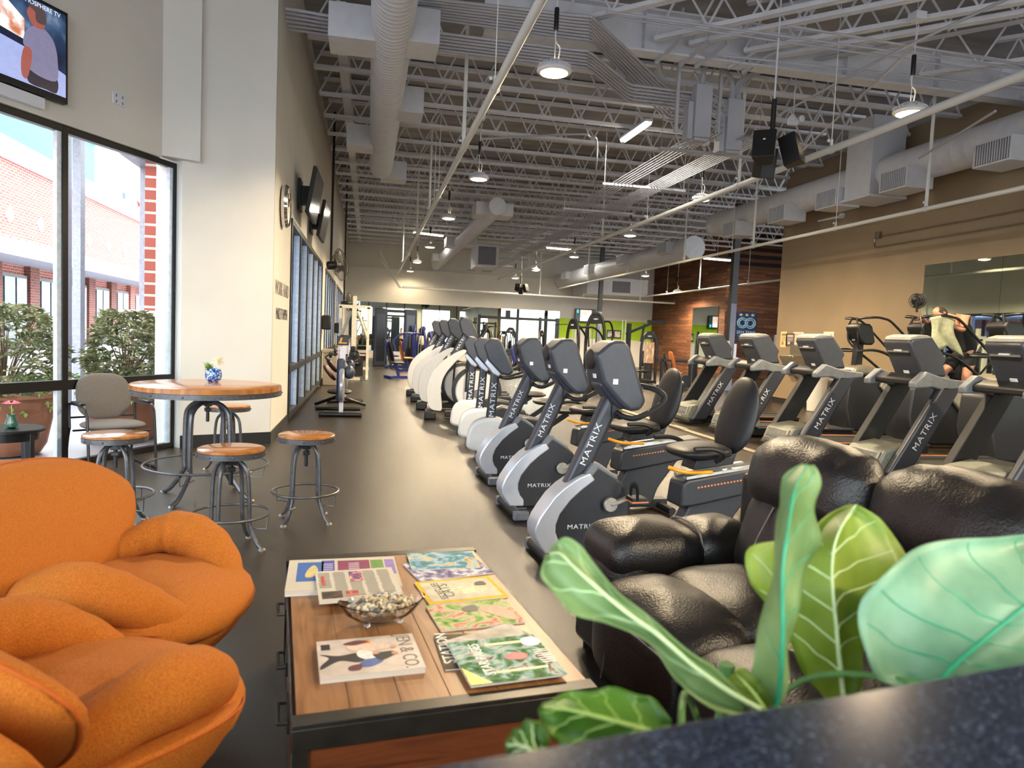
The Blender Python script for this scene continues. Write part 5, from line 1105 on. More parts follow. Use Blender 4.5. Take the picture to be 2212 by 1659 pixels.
text('banner_line', '2024 TEAM', .2, M_lab, t, frame((0, -.016, -.32), (1, 0, 0), (0, 0, 1))); text('banner_script', 'Champions', .17, mat('emblem_blue', '#a9cfe8'), t, frame((0, -.016, -.5), (1, 0, 0), (0, 0, 1)))
papers = [((1693, 733), .2, .42, '#d8c690', 'cream flyer at the left end of the row on the taupe wall', '#8a6a40'), ((1707, 734), .26, .34, '#4a4648', 'black and white photo flyer on the taupe wall', '#c8b8b0'), ((1724, 731), .3, .33, '#ddd0b8', 'wide pale flyer partly behind a treadmill console', '#c2a890'), ((1789, 737), .26, .46, '#e2dac8', 'white flyer with red marks right of the row of flyers', '#c05a50'), ((1713, 758), .2, .22, '#dcd6c4', 'small white notice above the drinking fountain', '#55504a')]
for (p_, w_, h_, c_, lab, c2_) in papers:
    c = at(p_[0], p_[1], X=XB-.008); t = thing('wall_flyer', lab, 'flyer', tuple(c)); m = MB(); m.box((0, 0, 0), (.006, w_*1.5, h_)); build('sheet', m, mat('sheet_'+c_[1:], c_, .6), t)
    m = MB(); m.box((-.004, 0, h_*.3), (.002, w_, .05)); m.box((-.004, w_*.2, -h_*.25), (.002, w_*.4, h_*.2)); [m.box((-.004, 0, h_*(.15-.08*k)), (.002, w_*1.0, .012)) for k in range(4)]; build('print', m, mat('print_'+c2_[1:], c2_, .6), t)
c = at(1571, 746, Y=21.5); poster('column_notice', 'small cream notice taped on the black column', c, .17, .3, mat('notice', '#d8d0a8'), 'y', 'notice')
c = at(1585, 759, Y=21.55); poster('column_notice', 'white notice sheet on the side of the black column, lower one', (c.x+.04, c.y, c.z), .1, .5, mat('notice2', '#e2e2ea'), 'y', 'notice')
dp = at(1675, 752, Y=WY); m = MB(); m.box((dp.x, WY-.03, 1.05), (.22, .06, 2.1)); struct('trim_1', m, M_white)
df = at(1716, 784, X=XB-.2); t = thing('drinking_fountain', 'stainless drinking fountain on the taupe wall under the small notice', 'fountain', (XB-.012, df.y, df.z))
M_ss = mat('stainless', '#8f8878', .3, metal=.7)
m = MB(); m.box((-.03, 0, .1), (.06, .9, .7)); build('back_panel', m, M_ss, t, bevel=.01); m = MB(); m.prism([(-.45, .12), (-.45, .2), (0, .22), (0, -.35), (-.15, -.35)], -.3, .3, 'y'); build('basin', m, M_ss, t, bevel=.02)
m = MB(); m.prism([(-.42, -.25), (-.42, -.2), (0, -.2), (0, -.7), (-.12, -.7)], -.85, -.42, 'y'); build('low_basin', m, M_ss, t, bevel=.02)
wb_ = at(1758, 888, z=0); t = thing('waste_bin', 'tall round cream waste bin against the taupe wall behind the treadmills', 'bin', (10.65, at(1764, 850, X=10.65).y, 0)); m = MB(); m.lathe([(.18, 0), (.2, .02), (.23, .8), (.001, .8)], 28, caps=False); build('body', m, M_cream, t); m = MB(); m.lathe([(.25, .8), (.25, .84), (.2, .9), (.001, .92)], 28, caps=False); build('lid', m, M_cream, t)
# ================================================================ the man on the stair climber
def skin_body(name, V_, E_, R_, m, parent, sub=2, smooth=True):
    me = bpy.data.meshes.new(name); me.from_pydata([tuple(v) for v in V_], E_, []); me.update(); o = bpy.data.objects.new(name, me); COL.objects.link(o)
    sk = o.modifiers.new('skin', 'SKIN'); sk.use_smooth_shade = True; sk.branch_smoothing = .6
    lay = me.skin_vertices[0].data if me.skin_vertices else None
    if lay is None:
        bpy.context.view_layer.objects.active = o
        bm = bmesh.new(); bm.from_mesh(me); bm.verts.layers.skin.verify(); bm.to_mesh(me); bm.free(); lay = me.skin_vertices[0].data
    for i, r in enumerate(R_): lay[i].radius = (r, r) if not isinstance(r, tuple) else r; lay[i].use_root = (i == 0)
    s = o.modifiers.new('sub', 'SUBSURF'); s.levels = sub; s.render_levels = sub
    me.materials.append(m)
    dg = bpy.context.evaluated_depsgraph_get(); bpy.context.view_layer.update()
    m2 = bpy.data.meshes.new_from_object(o.evaluated_get(bpy.context.evaluated_depsgraph_get())); m2.shade_smooth()
    bpy.data.objects.remove(o); o = bpy.data.objects.new(name, m2); COL.objects.link(o); m2.materials.clear(); m2.materials.append(m)
    if parent: o.parent = parent
    return o
M_skin = mat('skin', '#c98f74', .5, var=.06, scale=14, sub=.08)
M_cloth = mat('black_cloth', '#131417', .8, var=.2, scale=40)
man = thing('person', 'balding man in black tank top and shorts leaning forward over the middle stair climber', 'person', (9.45, 9.85, 0), PI)
# local +x = the way he faces (toward the console, world -x)
J = dict(pelvis=(-.18, 0, 1.55), waist=(-.15, 0, 1.72), chest=(-.02, 0, 1.95), upper=(.08, 0, 2.08), neck=(.2, 0, 2.15), jaw=(.28, 0, 2.15),
         hipR=(-.17, -.1, 1.5), kneeR=(.1, -.14, 1.2), shinR=(.05, -.14, .98), ankR=(0, -.14, .8), toeR=(.17, -.15, .76),
         hipL=(-.19, .1, 1.5), kneeL=(-.1, .12, 1.08), shinL=(-.22, .12, .85), ankL=(-.3, .12, .62), toeL=(-.13, .13, .58),
         shR=(.08, -.19, 2.09), elR=(.2, -.32, 1.88), wrR=(.47, -.2, 2.05), haR=(.55, -.17, 2.08),
         shL=(.08, .19, 2.09), elL=(.22, .33, 1.9), wrL=(.5, .22, 2.03), haL=(.58, .2, 2.06))
K = list(J); ix = {k: i for i, k in enumerate(K)}
EE = [('pelvis', 'waist'), ('waist', 'chest'), ('chest', 'upper'), ('upper', 'neck'), ('neck', 'jaw'), ('pelvis', 'hipR'), ('hipR', 'kneeR'), ('kneeR', 'shinR'), ('shinR', 'ankR'), ('ankR', 'toeR'), ('pelvis', 'hipL'), ('hipL', 'kneeL'), ('kneeL', 'shinL'), ('shinL', 'ankL'), ('ankL', 'toeL'),
      ('upper', 'shR'), ('shR', 'elR'), ('elR', 'wrR'), ('wrR', 'haR'), ('upper', 'shL'), ('shL', 'elL'), ('elL', 'wrL'), ('wrL', 'haL')]
RR = dict(pelvis=.14, waist=.135, chest=.15, upper=.12, neck=.06, jaw=.055, hipR=.105, kneeR=.066, shinR=.062, ankR=.042, toeR=.04, hipL=.105, kneeL=.066, shinL=.06, ankL=.042, toeL=.04, shR=.07, elR=.045, wrR=.03, haR=.036, shL=.07, elL=.045, wrL=.03, haL=.036)
body = skin_body('body', [J[k] for k in K], [(ix[a], ix[b]) for a, b in EE], [RR[k] for k in K], M_skin, man)
# head: bowed, forehead toward the hands
hm = MB(); Mh = Matrix.Translation((.38, 0, 2.17)) @ Matrix.Rotation(1.25, 4, 'Y')
def headf(i, j, n=24, m_=16):
    pass
hv = []; n, mm = 24, 16
for i in range(mm+1):
    th = PI*i/mm; z = math.cos(th)*.125; r0 = math.sin(th)
    for k in range(n):
        a = 2*PI*k/n; x = r0*math.cos(a)*.1; y = r0*math.sin(a)*.078
        if z < -.02: x *= 1-.25*(-z-.02)/.1*(1 if x < 0 else .3); y *= 1-.28*(-z-.02)/.1
        if x > 0 and abs(y) < .02 and -.05 < z < .02: x += .022*(1-abs(y)/.02)*(1-abs(z+.03)/.05 if abs(z+.03) < .05 else 0)
        if x > 0 and .0 < z < .03 and .015 < abs(y) < .05: x -= .008
        hv.append((x, y, z))
hf = [(i*n+k, (i+1)*n+k, (i+1)*n+(k+1) % n, i*n+(k+1) % n) for i in range(mm) for k in range(n)]
hm.add(hv, hf, Mh)
for s in (-1, 1): hm.ball((-.01, s*.08, -.01), (.02, .009, .032), 10, 6, M=Mh)
build('head', hm, M_skin, man, ang=80)
m = MB()
for s in (-1, 1): m.ball((.083, s*.032, .012), (.009, .012, .008), 8, 6, M=Mh)
m.box((.088, 0, -.07), (.01, .045, .006), M=Mh); build('eyes_and_mouth', m, mat('lash_brown', '#4a2a24', .5), man)
m = MB(); m.grid(lambda u, v: Mh @ Vector((-.104*math.sin(PI*(.28+.5*v))*math.cos((u-.5)*3.3), .083*math.sin(PI*(.28+.5*v))*math.sin((u-.5)*3.3), .128*math.cos(PI*(.28+.5*v)))), 14, 8); build('hair', m, mat('short_hair', '#3c2f2a', .8), man, solid=.006)
# hands: palm and five separate fingers folded over the handle
for s in (-1, 1):
    w = Vector(J['haR'] if s < 0 else J['haL']); hnd = MB(); hnd.pillow(.085, .08, .034, e=3.5, M=Matrix.Translation(w+Vector((.03, -s*.01, .0))) @ Matrix.Rotation(.15, 4, 'Y')); build('palm', hnd, M_skin, man)
    for k in range(4):
        y = -.033+k*.022; L = (.075, .082, .078, .062)[k]; b = w+Vector((.068, y-s*.01, .0)); fm = MB()
        fm.tube(smooth_path([b, b+Vector((L*.45, 0, .004)), b+Vector((L*.75, 0, -.022)), b+Vector((L*.62, 0, -.045))], 4), [.0095]*9+[.009, .0085, .008, .007], 8); build('finger', fm, M_skin, man)
    fm = MB(); b = w+Vector((.02, s*-.045, -.005)); fm.tube(smooth_path([b, b+Vector((.03, -s*.018, -.012)), b+Vector((.055, -s*.008, -.03))], 4), [.0115]*8+[.009], 8); build('thumb', fm, M_skin, man)
# clothes
def cloth(name, keys, edges, rad):
    kk = list(keys); jx = {k: i for i, k in enumerate(kk)}; return skin_body(name, [keys[k] for k in kk], [(jx[a], jx[b]) for a, b in edges], [rad[k] for k in kk], M_cloth, man)
sho = cloth('shorts', dict(p=(-.18, 0, 1.58), w=(-.16, 0, 1.68), hr=(-.14, -.1, 1.48), kr=(.03, -.14, 1.29), hl=(-.18, .1, 1.48), kl=(-.12, .12, 1.25)), [('p', 'w'), ('p', 'hr'), ('hr', 'kr'), ('p', 'hl'), ('hl', 'kl')], dict(p=.165, w=.145, hr=.13, kr=.115, hl=.13, kl=.11))
top = cloth('tank_top', dict(p=(-.2, 0, 1.5), w=(-.17, 0, 1.72), c=(-.04, 0, 1.95), u=(.06, 0, 2.08), n=(.12, 0, 2.12)), [('w', 'p'), ('w', 'c'), ('c', 'u'), ('u', 'n')], dict(p=.185, w=.16, c=.17, u=.145, n=.1))
for (a, s) in (('R', -1), ('L', 1)):
    t_, k_ = Vector(J['toe'+a]), Vector(J['ank'+a]); m = MB(); m.pillow(.29, .1, .09, e=2.6, M=Matrix.Translation((k_+t_)/2+Vector((.02, 0, -.03)))); m.tube([k_+Vector((0, 0, -.02)), k_+Vector((0, 0, .05))], .05, 10); build('shoe', m, mat('shoe_grey', '#55575c', .6), man)
# person far back among the blue machines
pp = at(915, 718, Y=29); far = thing('person', 'dark haired person in a pale top standing far back beside the elliptical consoles', 'person', (pp.x, 29, 0), 2.0)
FJ = dict(pelvis=(0, 0, .95), chest=(.02, 0, 1.3), neck=(.02, 0, 1.48), hr=(0, -.1, .9), kr=(.03, -.11, .5), ar=(-.02, -.11, .08), tr=(.13, -.12, .04), hl=(0, .1, .9), kl=(.03, .11, .5), al=(-.02, .11, .08), tl=(.13, .12, .04), sr=(.0, -.18, 1.4), er=(-.02, -.24, 1.12), wr=(.15, -.2, .95), sl=(.0, .18, 1.4), el=(-.02, .24, 1.12), wl=(.15, .2, .95))
FE = [('pelvis', 'chest'), ('chest', 'neck'), ('pelvis', 'hr'), ('hr', 'kr'), ('kr', 'ar'), ('ar', 'tr'), ('pelvis', 'hl'), ('hl', 'kl'), ('kl', 'al'), ('al', 'tl'), ('chest', 'sr'), ('sr', 'er'), ('er', 'wr'), ('chest', 'sl'), ('sl', 'el'), ('el', 'wl')]
FR = dict(pelvis=.13, chest=.14, neck=.055, hr=.09, kr=.06, ar=.04, tr=.04, hl=.09, kl=.06, al=.04, tl=.04, sr=.06, er=.042, wr=.035, sl=.06, el=.042, wl=.035)
kk = list(FJ); jx = {q: i for i, q in enumerate(kk)}
skin_body('body', [FJ[q] for q in kk], [(jx[a], jx[b]) for a, b in FE], [FR[q] for q in kk], M_skin, far)
def over(nm, keys, ed, rad, mm): q_ = list(keys); j_ = {z: i for i, z in enumerate(q_)}; return skin_body(nm, [FJ[z] for z in q_], [(j_[a], j_[b]) for a, b in ed], rad, mm, far)
over('shirt', ['chest', 'pelvis', 'sr', 'er', 'sl', 'el'], [('pelvis', 'chest'), ('chest', 'sr'), ('sr', 'er'), ('chest', 'sl'), ('sl', 'el')], [.16, .15, .08, .06, .08, .06], mat('pale_shirt', '#d8cdb8', .8))
over('trousers', ['pelvis', 'hr', 'kr', 'hl', 'kl'], [('pelvis', 'hr'), ('hr', 'kr'), ('pelvis', 'hl'), ('hl', 'kl')], [.145, .11, .085, .11, .085], M_cloth)
m = MB(); m.ball((.03, 0, 1.62), (.1, .08, .125), 18, 12); m.ball((.135, 0, 1.6), (.018, .014, .02), 8, 6); m.ball((.03, .08, 1.61), (.02, .01, .03), 8, 6); m.ball((.03, -.08, 1.61), (.02, .01, .03), 8, 6); build('head', m, M_skin, far)
m = MB(); m.ball((.01, 0, 1.65), (.108, .09, .115), 18, 12); build('hair', m, mat('short_hair', '#3c2f2a', .8), far)
tw = thing('towel', 'pale green towel hanging over the handle beside the leaning man', 'towel', (8.78, 9.62, 0))
m = MB(); m.grid(lambda u, v: Vector((-.2+u*.46+.03*math.sin(6*v+u*3)+.18*v*v, -.12-.05*math.sin(u*9)*v, 2.12-.52*v+.05*math.sin(u*5)*v-.12*abs(u-.4))), 16, 14); build('cloth', m, mat('towel_sage', '#a8ab8c', .9, bump=.5, bscale=160), tw, solid=.012)

# ================================================================ orange swivel lounge chairs
M_or = mat_ramp('orange_linen', [(.3, '#9c500e'), (.5, '#b86816'), (.7, '#c67c24')], 150, .9, stretch=(1, 3, 2), bump=.3)
def lounge_chair(label, loc, rz):
    t = thing('lounge_chair', label, 'chair', loc, rz)
    def rim(ph, k=1.0):
        """outline of the seat bowl; ph from the front"""
        c, s = math.cos(ph), math.sin(ph); side = abs(s)**1.4; back = max(0, -c)
        x = .40*c*k+.0; y = .43*s*k; z = .395+.13*side*(1-.3*max(0, c))+.03*back
        return Vector((x, y, z))
    # outer shell
    rings = []; n = 48
    for (k, dz, f) in ((.30, -1, 0), (.55, -.9, .12), (.80, -.7, .3), (.97, -.4, .6), (1.06, -.12, .85), (1.10, .0, 1), (1.06, .03, 1), (.98, .0, 1)):
        rg = []
        for i in range(n):
            ph = 2*PI*i/n; p = rim(ph, k); z0 = .14; z = z0+(p.z-.045-z0)*f if dz < 0 or True else p.z
            rg.append(Vector((p.x, p.y, z)))
        rings.append(rg)
    m = MB(); m.loft(rings); build('shell', m, M_or, t, sub=1, ang=80)
    # arm rolls on both sides, flowing out of the seat
    for sd in (-1, 1):
        pts = []; rad = []
        for i in range(27):
            f = i/26; ph = sd*math.radians(28+112*f); p = rim(ph, .93-.10*math.sin(PI*f)); e = math.sin(PI*min(1, f*1.0+.02))**.55 if f < .6 else max(.25, math.sin(PI*min(1, .3+.7*f))**.5)
            pts.append(p+Vector((0, 0, -.03+.07*math.sin(PI*min(1, f*1.05))))); rad.append((.02+.080*e)*(1+.035*math.sin(i*1.7+sd)+.02*math.sin(i*3.1)))
        m = MB(); m.tube(pts, rad, 18); build('arm_roll', m, M_or, t, sub=1, ang=80)
    m = MB(); m.pillow(.86, .84, .25, e=2.3, fn=lambda p: Vector((p.x+.025, p.y, p.z+.395-.09*p.x*(p.x < 0)*-1*.3+.005*math.sin(34*p.x+20*p.y*p.y+8*p.y)*(p.z > 0)+.006*math.sin(9*p.y+3)*(p.z > 0)-.12*max(0, p.x-.3)))); build('seat_cushion', m, M_or, t, ang=80)
    # back
    def bend(p, off=0, sx=1.0, bot=0):
        u, v = p.x, p.y+.31   # v 0..0.62 up
        w = .66+.58*min(1, max(0, v)/.40) if not bot else 1
        x = -.27-.36*v-.05*v*v+.5*u*u-p.z+off
        return Vector((x, u*w*sx, .38+v*.86))
    m = MB(); m.pillow(.88, .62, .24, e=2.3, fn=lambda p: bend(p), nu=40, nv=10); build('back_cushion', m, M_or, t, ang=80)
    m = MB(); m.pillow(.94, .68, .16, e=2.3, fn=lambda p: bend(p, -.12, 1.02)+Vector((0, 0, -.04)), nu=40, nv=8); build('back_shell', m, M_or, t, ang=80)
    m = MB(); m.tube(smooth_path([bend(Vector((.44*math.copysign(abs(math.cos(a))**.87, math.cos(a)), .31*math.copysign(abs(math.sin(a))**.87, math.sin(a)), -.0)), .0) for a in [2*PI*k/24 for k in range(24)]], 2, True), .005, 6, closed=True); build('piping', m, mat('orange_thread', '#b4560e', .8), t)
    m = MB(); m.tube([rim(2*PI*k/60, 1.095)+Vector((0, 0, -.05)) for k in range(60)], .0035, 5, closed=True); build('lip_seam', m, MATS['orange_thread'], t)
    m = MB(); m.lathe([(.3, 0), (.31, .015), (.05, .035), (.035, .05), (.035, .18), (.14, .19), (.001, .2)], 40, caps=False); build('swivel_base', m, mat('brushed_metal', '#8c8c8e', .3, metal=.9), t)
    return t
lc = lounge_chair('orange linen swivel lounge chair facing the coffee table, farther one of the two', (-.89, 2.97, 0), math.radians(-14))
dup(lc, (-.78, 2.06, 0), math.radians(54), 'orange linen swivel lounge chair at the lower left corner, nearer one seen from behind')

# ================================================================ brown leather reclining sofa
M_lea = mat('brown_leather', '#191615', .36, var=.15, scale=9, bump=.3, bscale=110)
M_stitch = mat('stitching', '#7a6f6a', .6)
so = thing('leather_sofa', 'dark brown leather reclining sofa with puffy headrests, facing the coffee table', 'sofa', (2.06, 3.43, 0), PI+math.radians(7))
def wr(p, a=.006, f=26): return a*math.sin(f*p.x+4*p.y)*math.sin(f*.7*p.y+1.3)
def puff(name, c, dx, dy, dz, e=3.6, fn=None, nu=36, nv=9, wk=.006, seam=None):
    m = MB()
    def F(p):
        q = Vector((p.x, p.y, p.z+(wr(p, wk) if p.z > 0 else 0)))
        return fn(q)+Vector(c) if fn else q+Vector(c)
    m.pillow(dx, dy, dz, e=e, fn=F, nu=nu, nv=nv); return build(name, m, M_lea, so, ang=80)
m = MB(); m.box((.56, 1.1, .21), (.95, 2.1, .34)); m.box((.08, 1.1, .45), (.14, 2.0, .8)); build('base', m, M_lea, so, bevel=.03, seg=3)
for x in (.15, .98):
    for y in (.12, 2.05): m = MB(); m.lathe([(.03, 0), (.03, .05)], 12, c=(x, y, 0)); build('foot', m, M_cab, so)
# far arm: front pad and rear pad with a seam
def armf(p): return Vector((p.x, p.y, p.z))
puff('arm_pad', (.74, .17, .50), .52, .42, .30, e=5); puff('arm_pad', (.34, .17, .50), .40, .41, .28, e=5)
m = MB(); m.pillow(.5, .42, .3, e=4, M=Matrix.Translation((.86, .17, .32)) @ Matrix.Rotation(PI/2, 4, 'Y')); m.box((.52, .16, .28), (.84, .36, .42)); build('arm_front', m, M_lea, so, bevel=.05, seg=3)
m = MB(); m.tube(smooth_path([(.79, -.02, .42), (.8, .03, .59), (.8, .17, .632), (.8, .3, .6), (.79, .36, .45)], 4), .005, 6); m.tube(smooth_path([(.515, -.015, .4), (.515, -.02, .5), (.515, .04, .6), (.515, .17, .628), (.515, .3, .6), (.515, .35, .5)], 4), .005, 6); build('arm_seam', m, M_stitch, so)
for k, y0 in enumerate((.38, 1.1)):
    yc = y0+.36
    puff('seat_cushion', (.55, yc, .41), .62, .70, .26, e=3.6)
    puff('footrest_pad', (.93, yc, .385), .44, .71, .27, e=3.6, fn=lambda p: Vector((p.x, p.y, p.z-.28*max(0, p.x)**1.3)))
    m = MB(); m.pillow(.36, .69, .12, e=4.5, M=Matrix.Translation((1.09, yc, .25)) @ Matrix.Rotation(PI/2, 4, 'Y')); build('footrest_front', m, M_lea, so, ang=80)
    m = MB(); m.tube(smooth_path([(1.12, y0+.03, .37), (1.145, yc, .385), (1.12, y0+.69, .37)], 8), .006, 6); m.tube([(1.13, yc-.12, .37), (1.155, yc-.14, .1)], .003, 5); build('seat_seam', m, M_stitch, so)
    def bk_(z0, lean, th):
        return lambda p: Vector((.27-lean*(p.y+z0-.45)+p.z, p.x, p.y+z0))
    m = MB(); m.pillow(.69, .50, .26, e=3.4, fn=lambda p: Vector((.36-.30*(p.y+.2)+p.z+wr(p, .006, 22)+.008*math.sin(48*p.x+6*p.y)*max(0, p.y-.02)/.2, p.x+yc-.02, p.y+.66)), nu=36, nv=9); build('back_cushion', m, M_lea, so, ang=80)
    m = MB(); m.pillow(.715, .34, .30, e=3.0, fn=lambda p: Vector((.25-.22*p.y+p.z+wr(p, .005, 30)+.009*math.sin(70*p.y+9*p.x)*max(0, abs(p.x)-.2)/.15, p.x+yc-.03, p.y+.945-.18*p.x*p.x+.006*math.sin(55*p.x)*(p.y > .08))), nu=40, nv=9); build('headrest', m, M_lea, so, ang=80)
    m = MB(); m.tube(smooth_path([(.375, yc-.1, .8), (.46, yc-.11, .62), (.46, yc-.11, .48)], 5), .003, 5); build('headrest_seam', m, M_stitch, so)
puff('arm_pad', (.6, 1.98, .52), 1.0, .42, .27, e=4); m = MB(); m.box((.58, 1.98, .26), (1.0, .34, .4)); build('arm_front', m, M_lea, so, bevel=.05)

# ================================================================ trunk coffee table
cs = [at(*q, z=.45) for q in ((622, 1575), (625, 1205), (1030, 1180), (1272, 1485))]
ang_ = math.atan2(cs[3].y-cs[0].y, cs[3].x-cs[0].x); ang2 = math.atan2(cs[1].y-cs[0].y, cs[1].x-cs[0].x)-PI/2; aa = (ang_+ang2)/2
TW = ((cs[3]-cs[0]).length+(cs[2]-cs[1]).length)/2; TD = ((cs[1]-cs[0]).length+(cs[2]-cs[3]).length)/2
tc0 = sum(cs, Vector())/4; ct = thing('coffee_table', 'low wooden trunk coffee table with dark metal edges, covered in magazines', 'table', (tc0.x, tc0.y, 0), aa)
M_pine = mat_ramp('pine_top', [(.2, '#6e4426'), (.42, '#8c6038'), (.6, '#a07248'), (.85, '#7c5030')], 3.2, .36, stretch=(7, .7, 1), coat=.15, dist=1.2, bump=.05)
M_pine2 = mat_ramp('pine_side', [(.3, '#4a2412'), (.55, '#6e3a1e'), (.8, '#542a14')], 3, .45, stretch=(.8, 1, 8), dist=1.5)
M_edge = mat('edge_metal', '#3a3733', .4, metal=.6, var=.2, scale=12)
m = MB(); npl = 6
for k in range(npl): w = (TW-.02)/npl; m.box((-TW/2+.01+w*(k+.5), 0, .4375), (w-.0015, TD-.1, .025))
build('plank_top', m, M_pine, ct, bevel=.0015)
m = MB()
for s in (-1, 1): m.box((0, s*(TD/2-.028), .4385), (TW+.006, .056, .027)); m.box((0, s*(TD/2+.001), .41), (TW+.008, .006, .06))
m.box((-TW/2-.002, 0, .41), (.006, TD, .05)); m.box((TW/2+.002, 0, .41), (.006, TD, .05))
for sx_ in (-1, 1):
    for sy_ in (-1, 1): m.box((sx_*(TW/2-.02), sy_*(TD/2-.001), .2), (.045, .008, .4)); m.box((sx_*(TW/2-.0), sy_*(TD/2-.02), .2), (.008, .045, .4))
build('metal_edging', m, M_edge, ct, bevel=.002)
m = MB(); m.box((0, 0, .215), (TW-.01, TD-.01, .4)); build('trunk_body', m, M_pine2, ct)
for k, y in enumerate((-.48, -.12, .35)):
    m = MB(); m.tube([(-TW/2-.002, y, .33), (-TW/2-.035, y, .33), (-TW/2-.035, y+.12, .33), (-TW/2-.002, y+.12, .33)], .006, 6); m.box((-TW/2-.006, y+.06, .33), (.006, .16, .05)); build('side_handle', m, M_edge, ct)
def tp(px, py, z=.4515): return at(px, py, z=z)
def zx(x, y): return (600+x/3.16, 1160+y/3.16)
def flatobj(name, label, cat, corners, z0, th, mm, group=None, page=None, top=None):
    """printed matter lying flat: corners run near-left, far-left, far-right, near-right as printed sheet on the table"""
    P = [tp(*zx(*c), z=z0+th) for c in corners]; c = sum(P, Vector())/4
    t = thing(name, label, cat, (c.x, c.y, z0), 0, group)
    e1 = (P[3]-P[0]+P[2]-P[1])/2; e2 = (P[1]-P[0]+P[2]-P[3])/2; a = math.atan2(e1.y, e1.x); w, h = e1.length, e2.length
    t.rotation_euler = (0, 0, a)
    m = MB(); m.box((0, 0, th/2), (w, h, th-.001)); build('pages', m, page or M_page, t)
    m = MB(); m.box((0, 0, th-.0004), (w+.002, h+.002, .0012)); build('cover', m, mm, t)
    return t, w, h, th
M_page = mat('page_edges', '#d4cfc4', .7, var=.1, scale=3, stretch=(1, 1, 300))
def patch(t, pts, z, mm, nm): m = MB(); m.prism(pts, z, z+.0004, 'z'); return build(nm, m, mm, t)
def rect(cx, cy, w, h): return [(cx-w/2, cy-h/2), (cx+w/2, cy-h/2), (cx+w/2, cy+h/2), (cx-w/2, cy+h/2)]
M_news = mat('newsprint', '#c4bcaa', .8, var=.04, scale=6)
Z = .4505
t, w, h, th = flatobj('newspaper', 'colour printed newspaper stack at the far left corner of the coffee table', 'newspaper', [(45, 372), (85, 160), (800, 132), (838, 335)], Z, .022, M_news)
zt = th+.0006
patch(t, rect(-.30*w, .08*h, .24*w, .62*h), zt, mat('print_blue', '#2c5fa8', .6), 'print_block'); patch(t, smooth2([(-.34*w, -.1*h), (-.27*w, -.1*h), (-.23*w, .1*h), (-.27*w, .28*h), (-.33*w, .1*h)]), zt+.0005, mat('print_sand', '#c9b878', .6), 'print_block')
patch(t, rect(-.14*w, .1*h, .12*w, .66*h), zt, mat('print_violet', '#4a3c96', .6), 'print_block'); patch(t, rect(.1*w, .2*h, .3*w, .42*h), zt, mat('print_plum', '#7d2450', .6), 'print_block'); patch(t, rect(.32*w, .2*h, .12*w, .4*h), zt, mat('print_green', '#5e8a34', .6), 'print_block'); patch(t, rect(.44*w, .15*h, .09*w, .5*h), zt, mat('print_lilac', '#8a70b4', .6), 'print_block')
m = MB(); [m.box((-.14*w+q*.24*w, (.3-.06*k)*h, zt+.001), (.09*w if q == 0 else .1*w, .012*h, .0004)) for k in range(8) for q in (0, 1)]; build('print_lines', m, M_lab, t)
t, w, h, th2 = flatobj('newspaper', 'folded black and white newspaper lying over the colour one behind the pebble bowl', 'newspaper', [(262, 445), (275, 235), (782, 208), (850, 395)], Z+.022, .012, M_news)
zt = th2+.0006; M_blkp = mat('print_ink', '#35322e', .7); M_red = mat('print_red', '#c03c34', .6)
m = MB()
rnd = random.Random(3)
for col_ in range(5):
    for k in range(24):
        if col_ in (2,) and k < 9: continue
        if col_ == 0 and k > 14: continue
        m.box(((-.4+.19*col_)*w, (.42-.036*k)*h, zt), (.16*w*rnd.uniform(.8, 1), .01*h, .0004))
build('print_lines', m, M_blkp, t)
patch(t, rect(-.0*w, .25*h, .16*w, .34*h), zt+.0004, mat_ramp('news_photo', [(.4, '#22407a'), (.55, '#b04a6a'), (.7, '#e0c090')], 40, .6), 'photo'); patch(t, rect(-.34*w, -.33*h, .24*w, .22*h), zt+.0004, mat_ramp('news_photo_dark', [(.4, '#1c1512'), (.6, '#54382c')], 30, .6), 'photo')
m = MB(); [m.box((-.1*w, (-.24-.045*k)*h, zt+.0006), (.15*w, .022*h, .0004)) for k in range(5)]; m.box((-.42*w, .15*h, zt+.0006), (.04*w, .3*h, .0004)); build('red_print', m, M_red, t)
def ctext(t, s, size, x, y, z, up_, run, mm, sx=1.0, bold=0): return text('cover_title', s, size, mm, t, frame((x, y, z), run, up_), ext=.0004, sx=sx, bold=bold)
# catalogue
t, w, h, th = flatobj('catalogue', 'thick white fashion catalogue at the front left of the coffee table', 'catalogue', [(285, 960), (270, 718), (922, 655), (1000, 890)], Z, .02, mat('catalogue_white', '#cabdb2', .4))
zt = th+.0006; R90 = ((0, -1, 0), (1, 0, 0))
ctext(t, 'JEN & CO.', .066, .38*w, .0, zt, (1, 0, 0), (0, -1, 0), mat('title_taupe', '#6e625c', .5), sx=.82)
C_ = lambda n, c: mat(n, c, .5, var=.15, scale=50)
patch(t, smooth2([(-.48*w, .1*h), (-.3*w, .02*h), (-.12*w, .06*h), (-.02*w, -.05*h), (-.12*w, -.2*h), (-.3*w, -.12*h), (-.48*w, -.3*h), (-.48*w, -.2*h), (-.4*w, -.02*h)]), zt, C_('p_black', '#1d1a1e'), 'figure_trousers')
patch(t, smooth2([(-.2*w, .3*h), (0, .3*h), (.2*w, .22*h), (.22*w, .12*h), (0, .08*h), (-.18*w, .14*h)]), zt+.0004, C_('p_cream', '#dcc0ac'), 'figure_coat'); patch(t, smooth2([(-.1*w, .1*h), (.05*w, .04*h), (.08*w, -.1*h), (-.04*w, -.14*h), (-.12*w, -.04*h)]), zt+.0008, C_('p_white', '#e9e2dc'), 'figure_shirt')
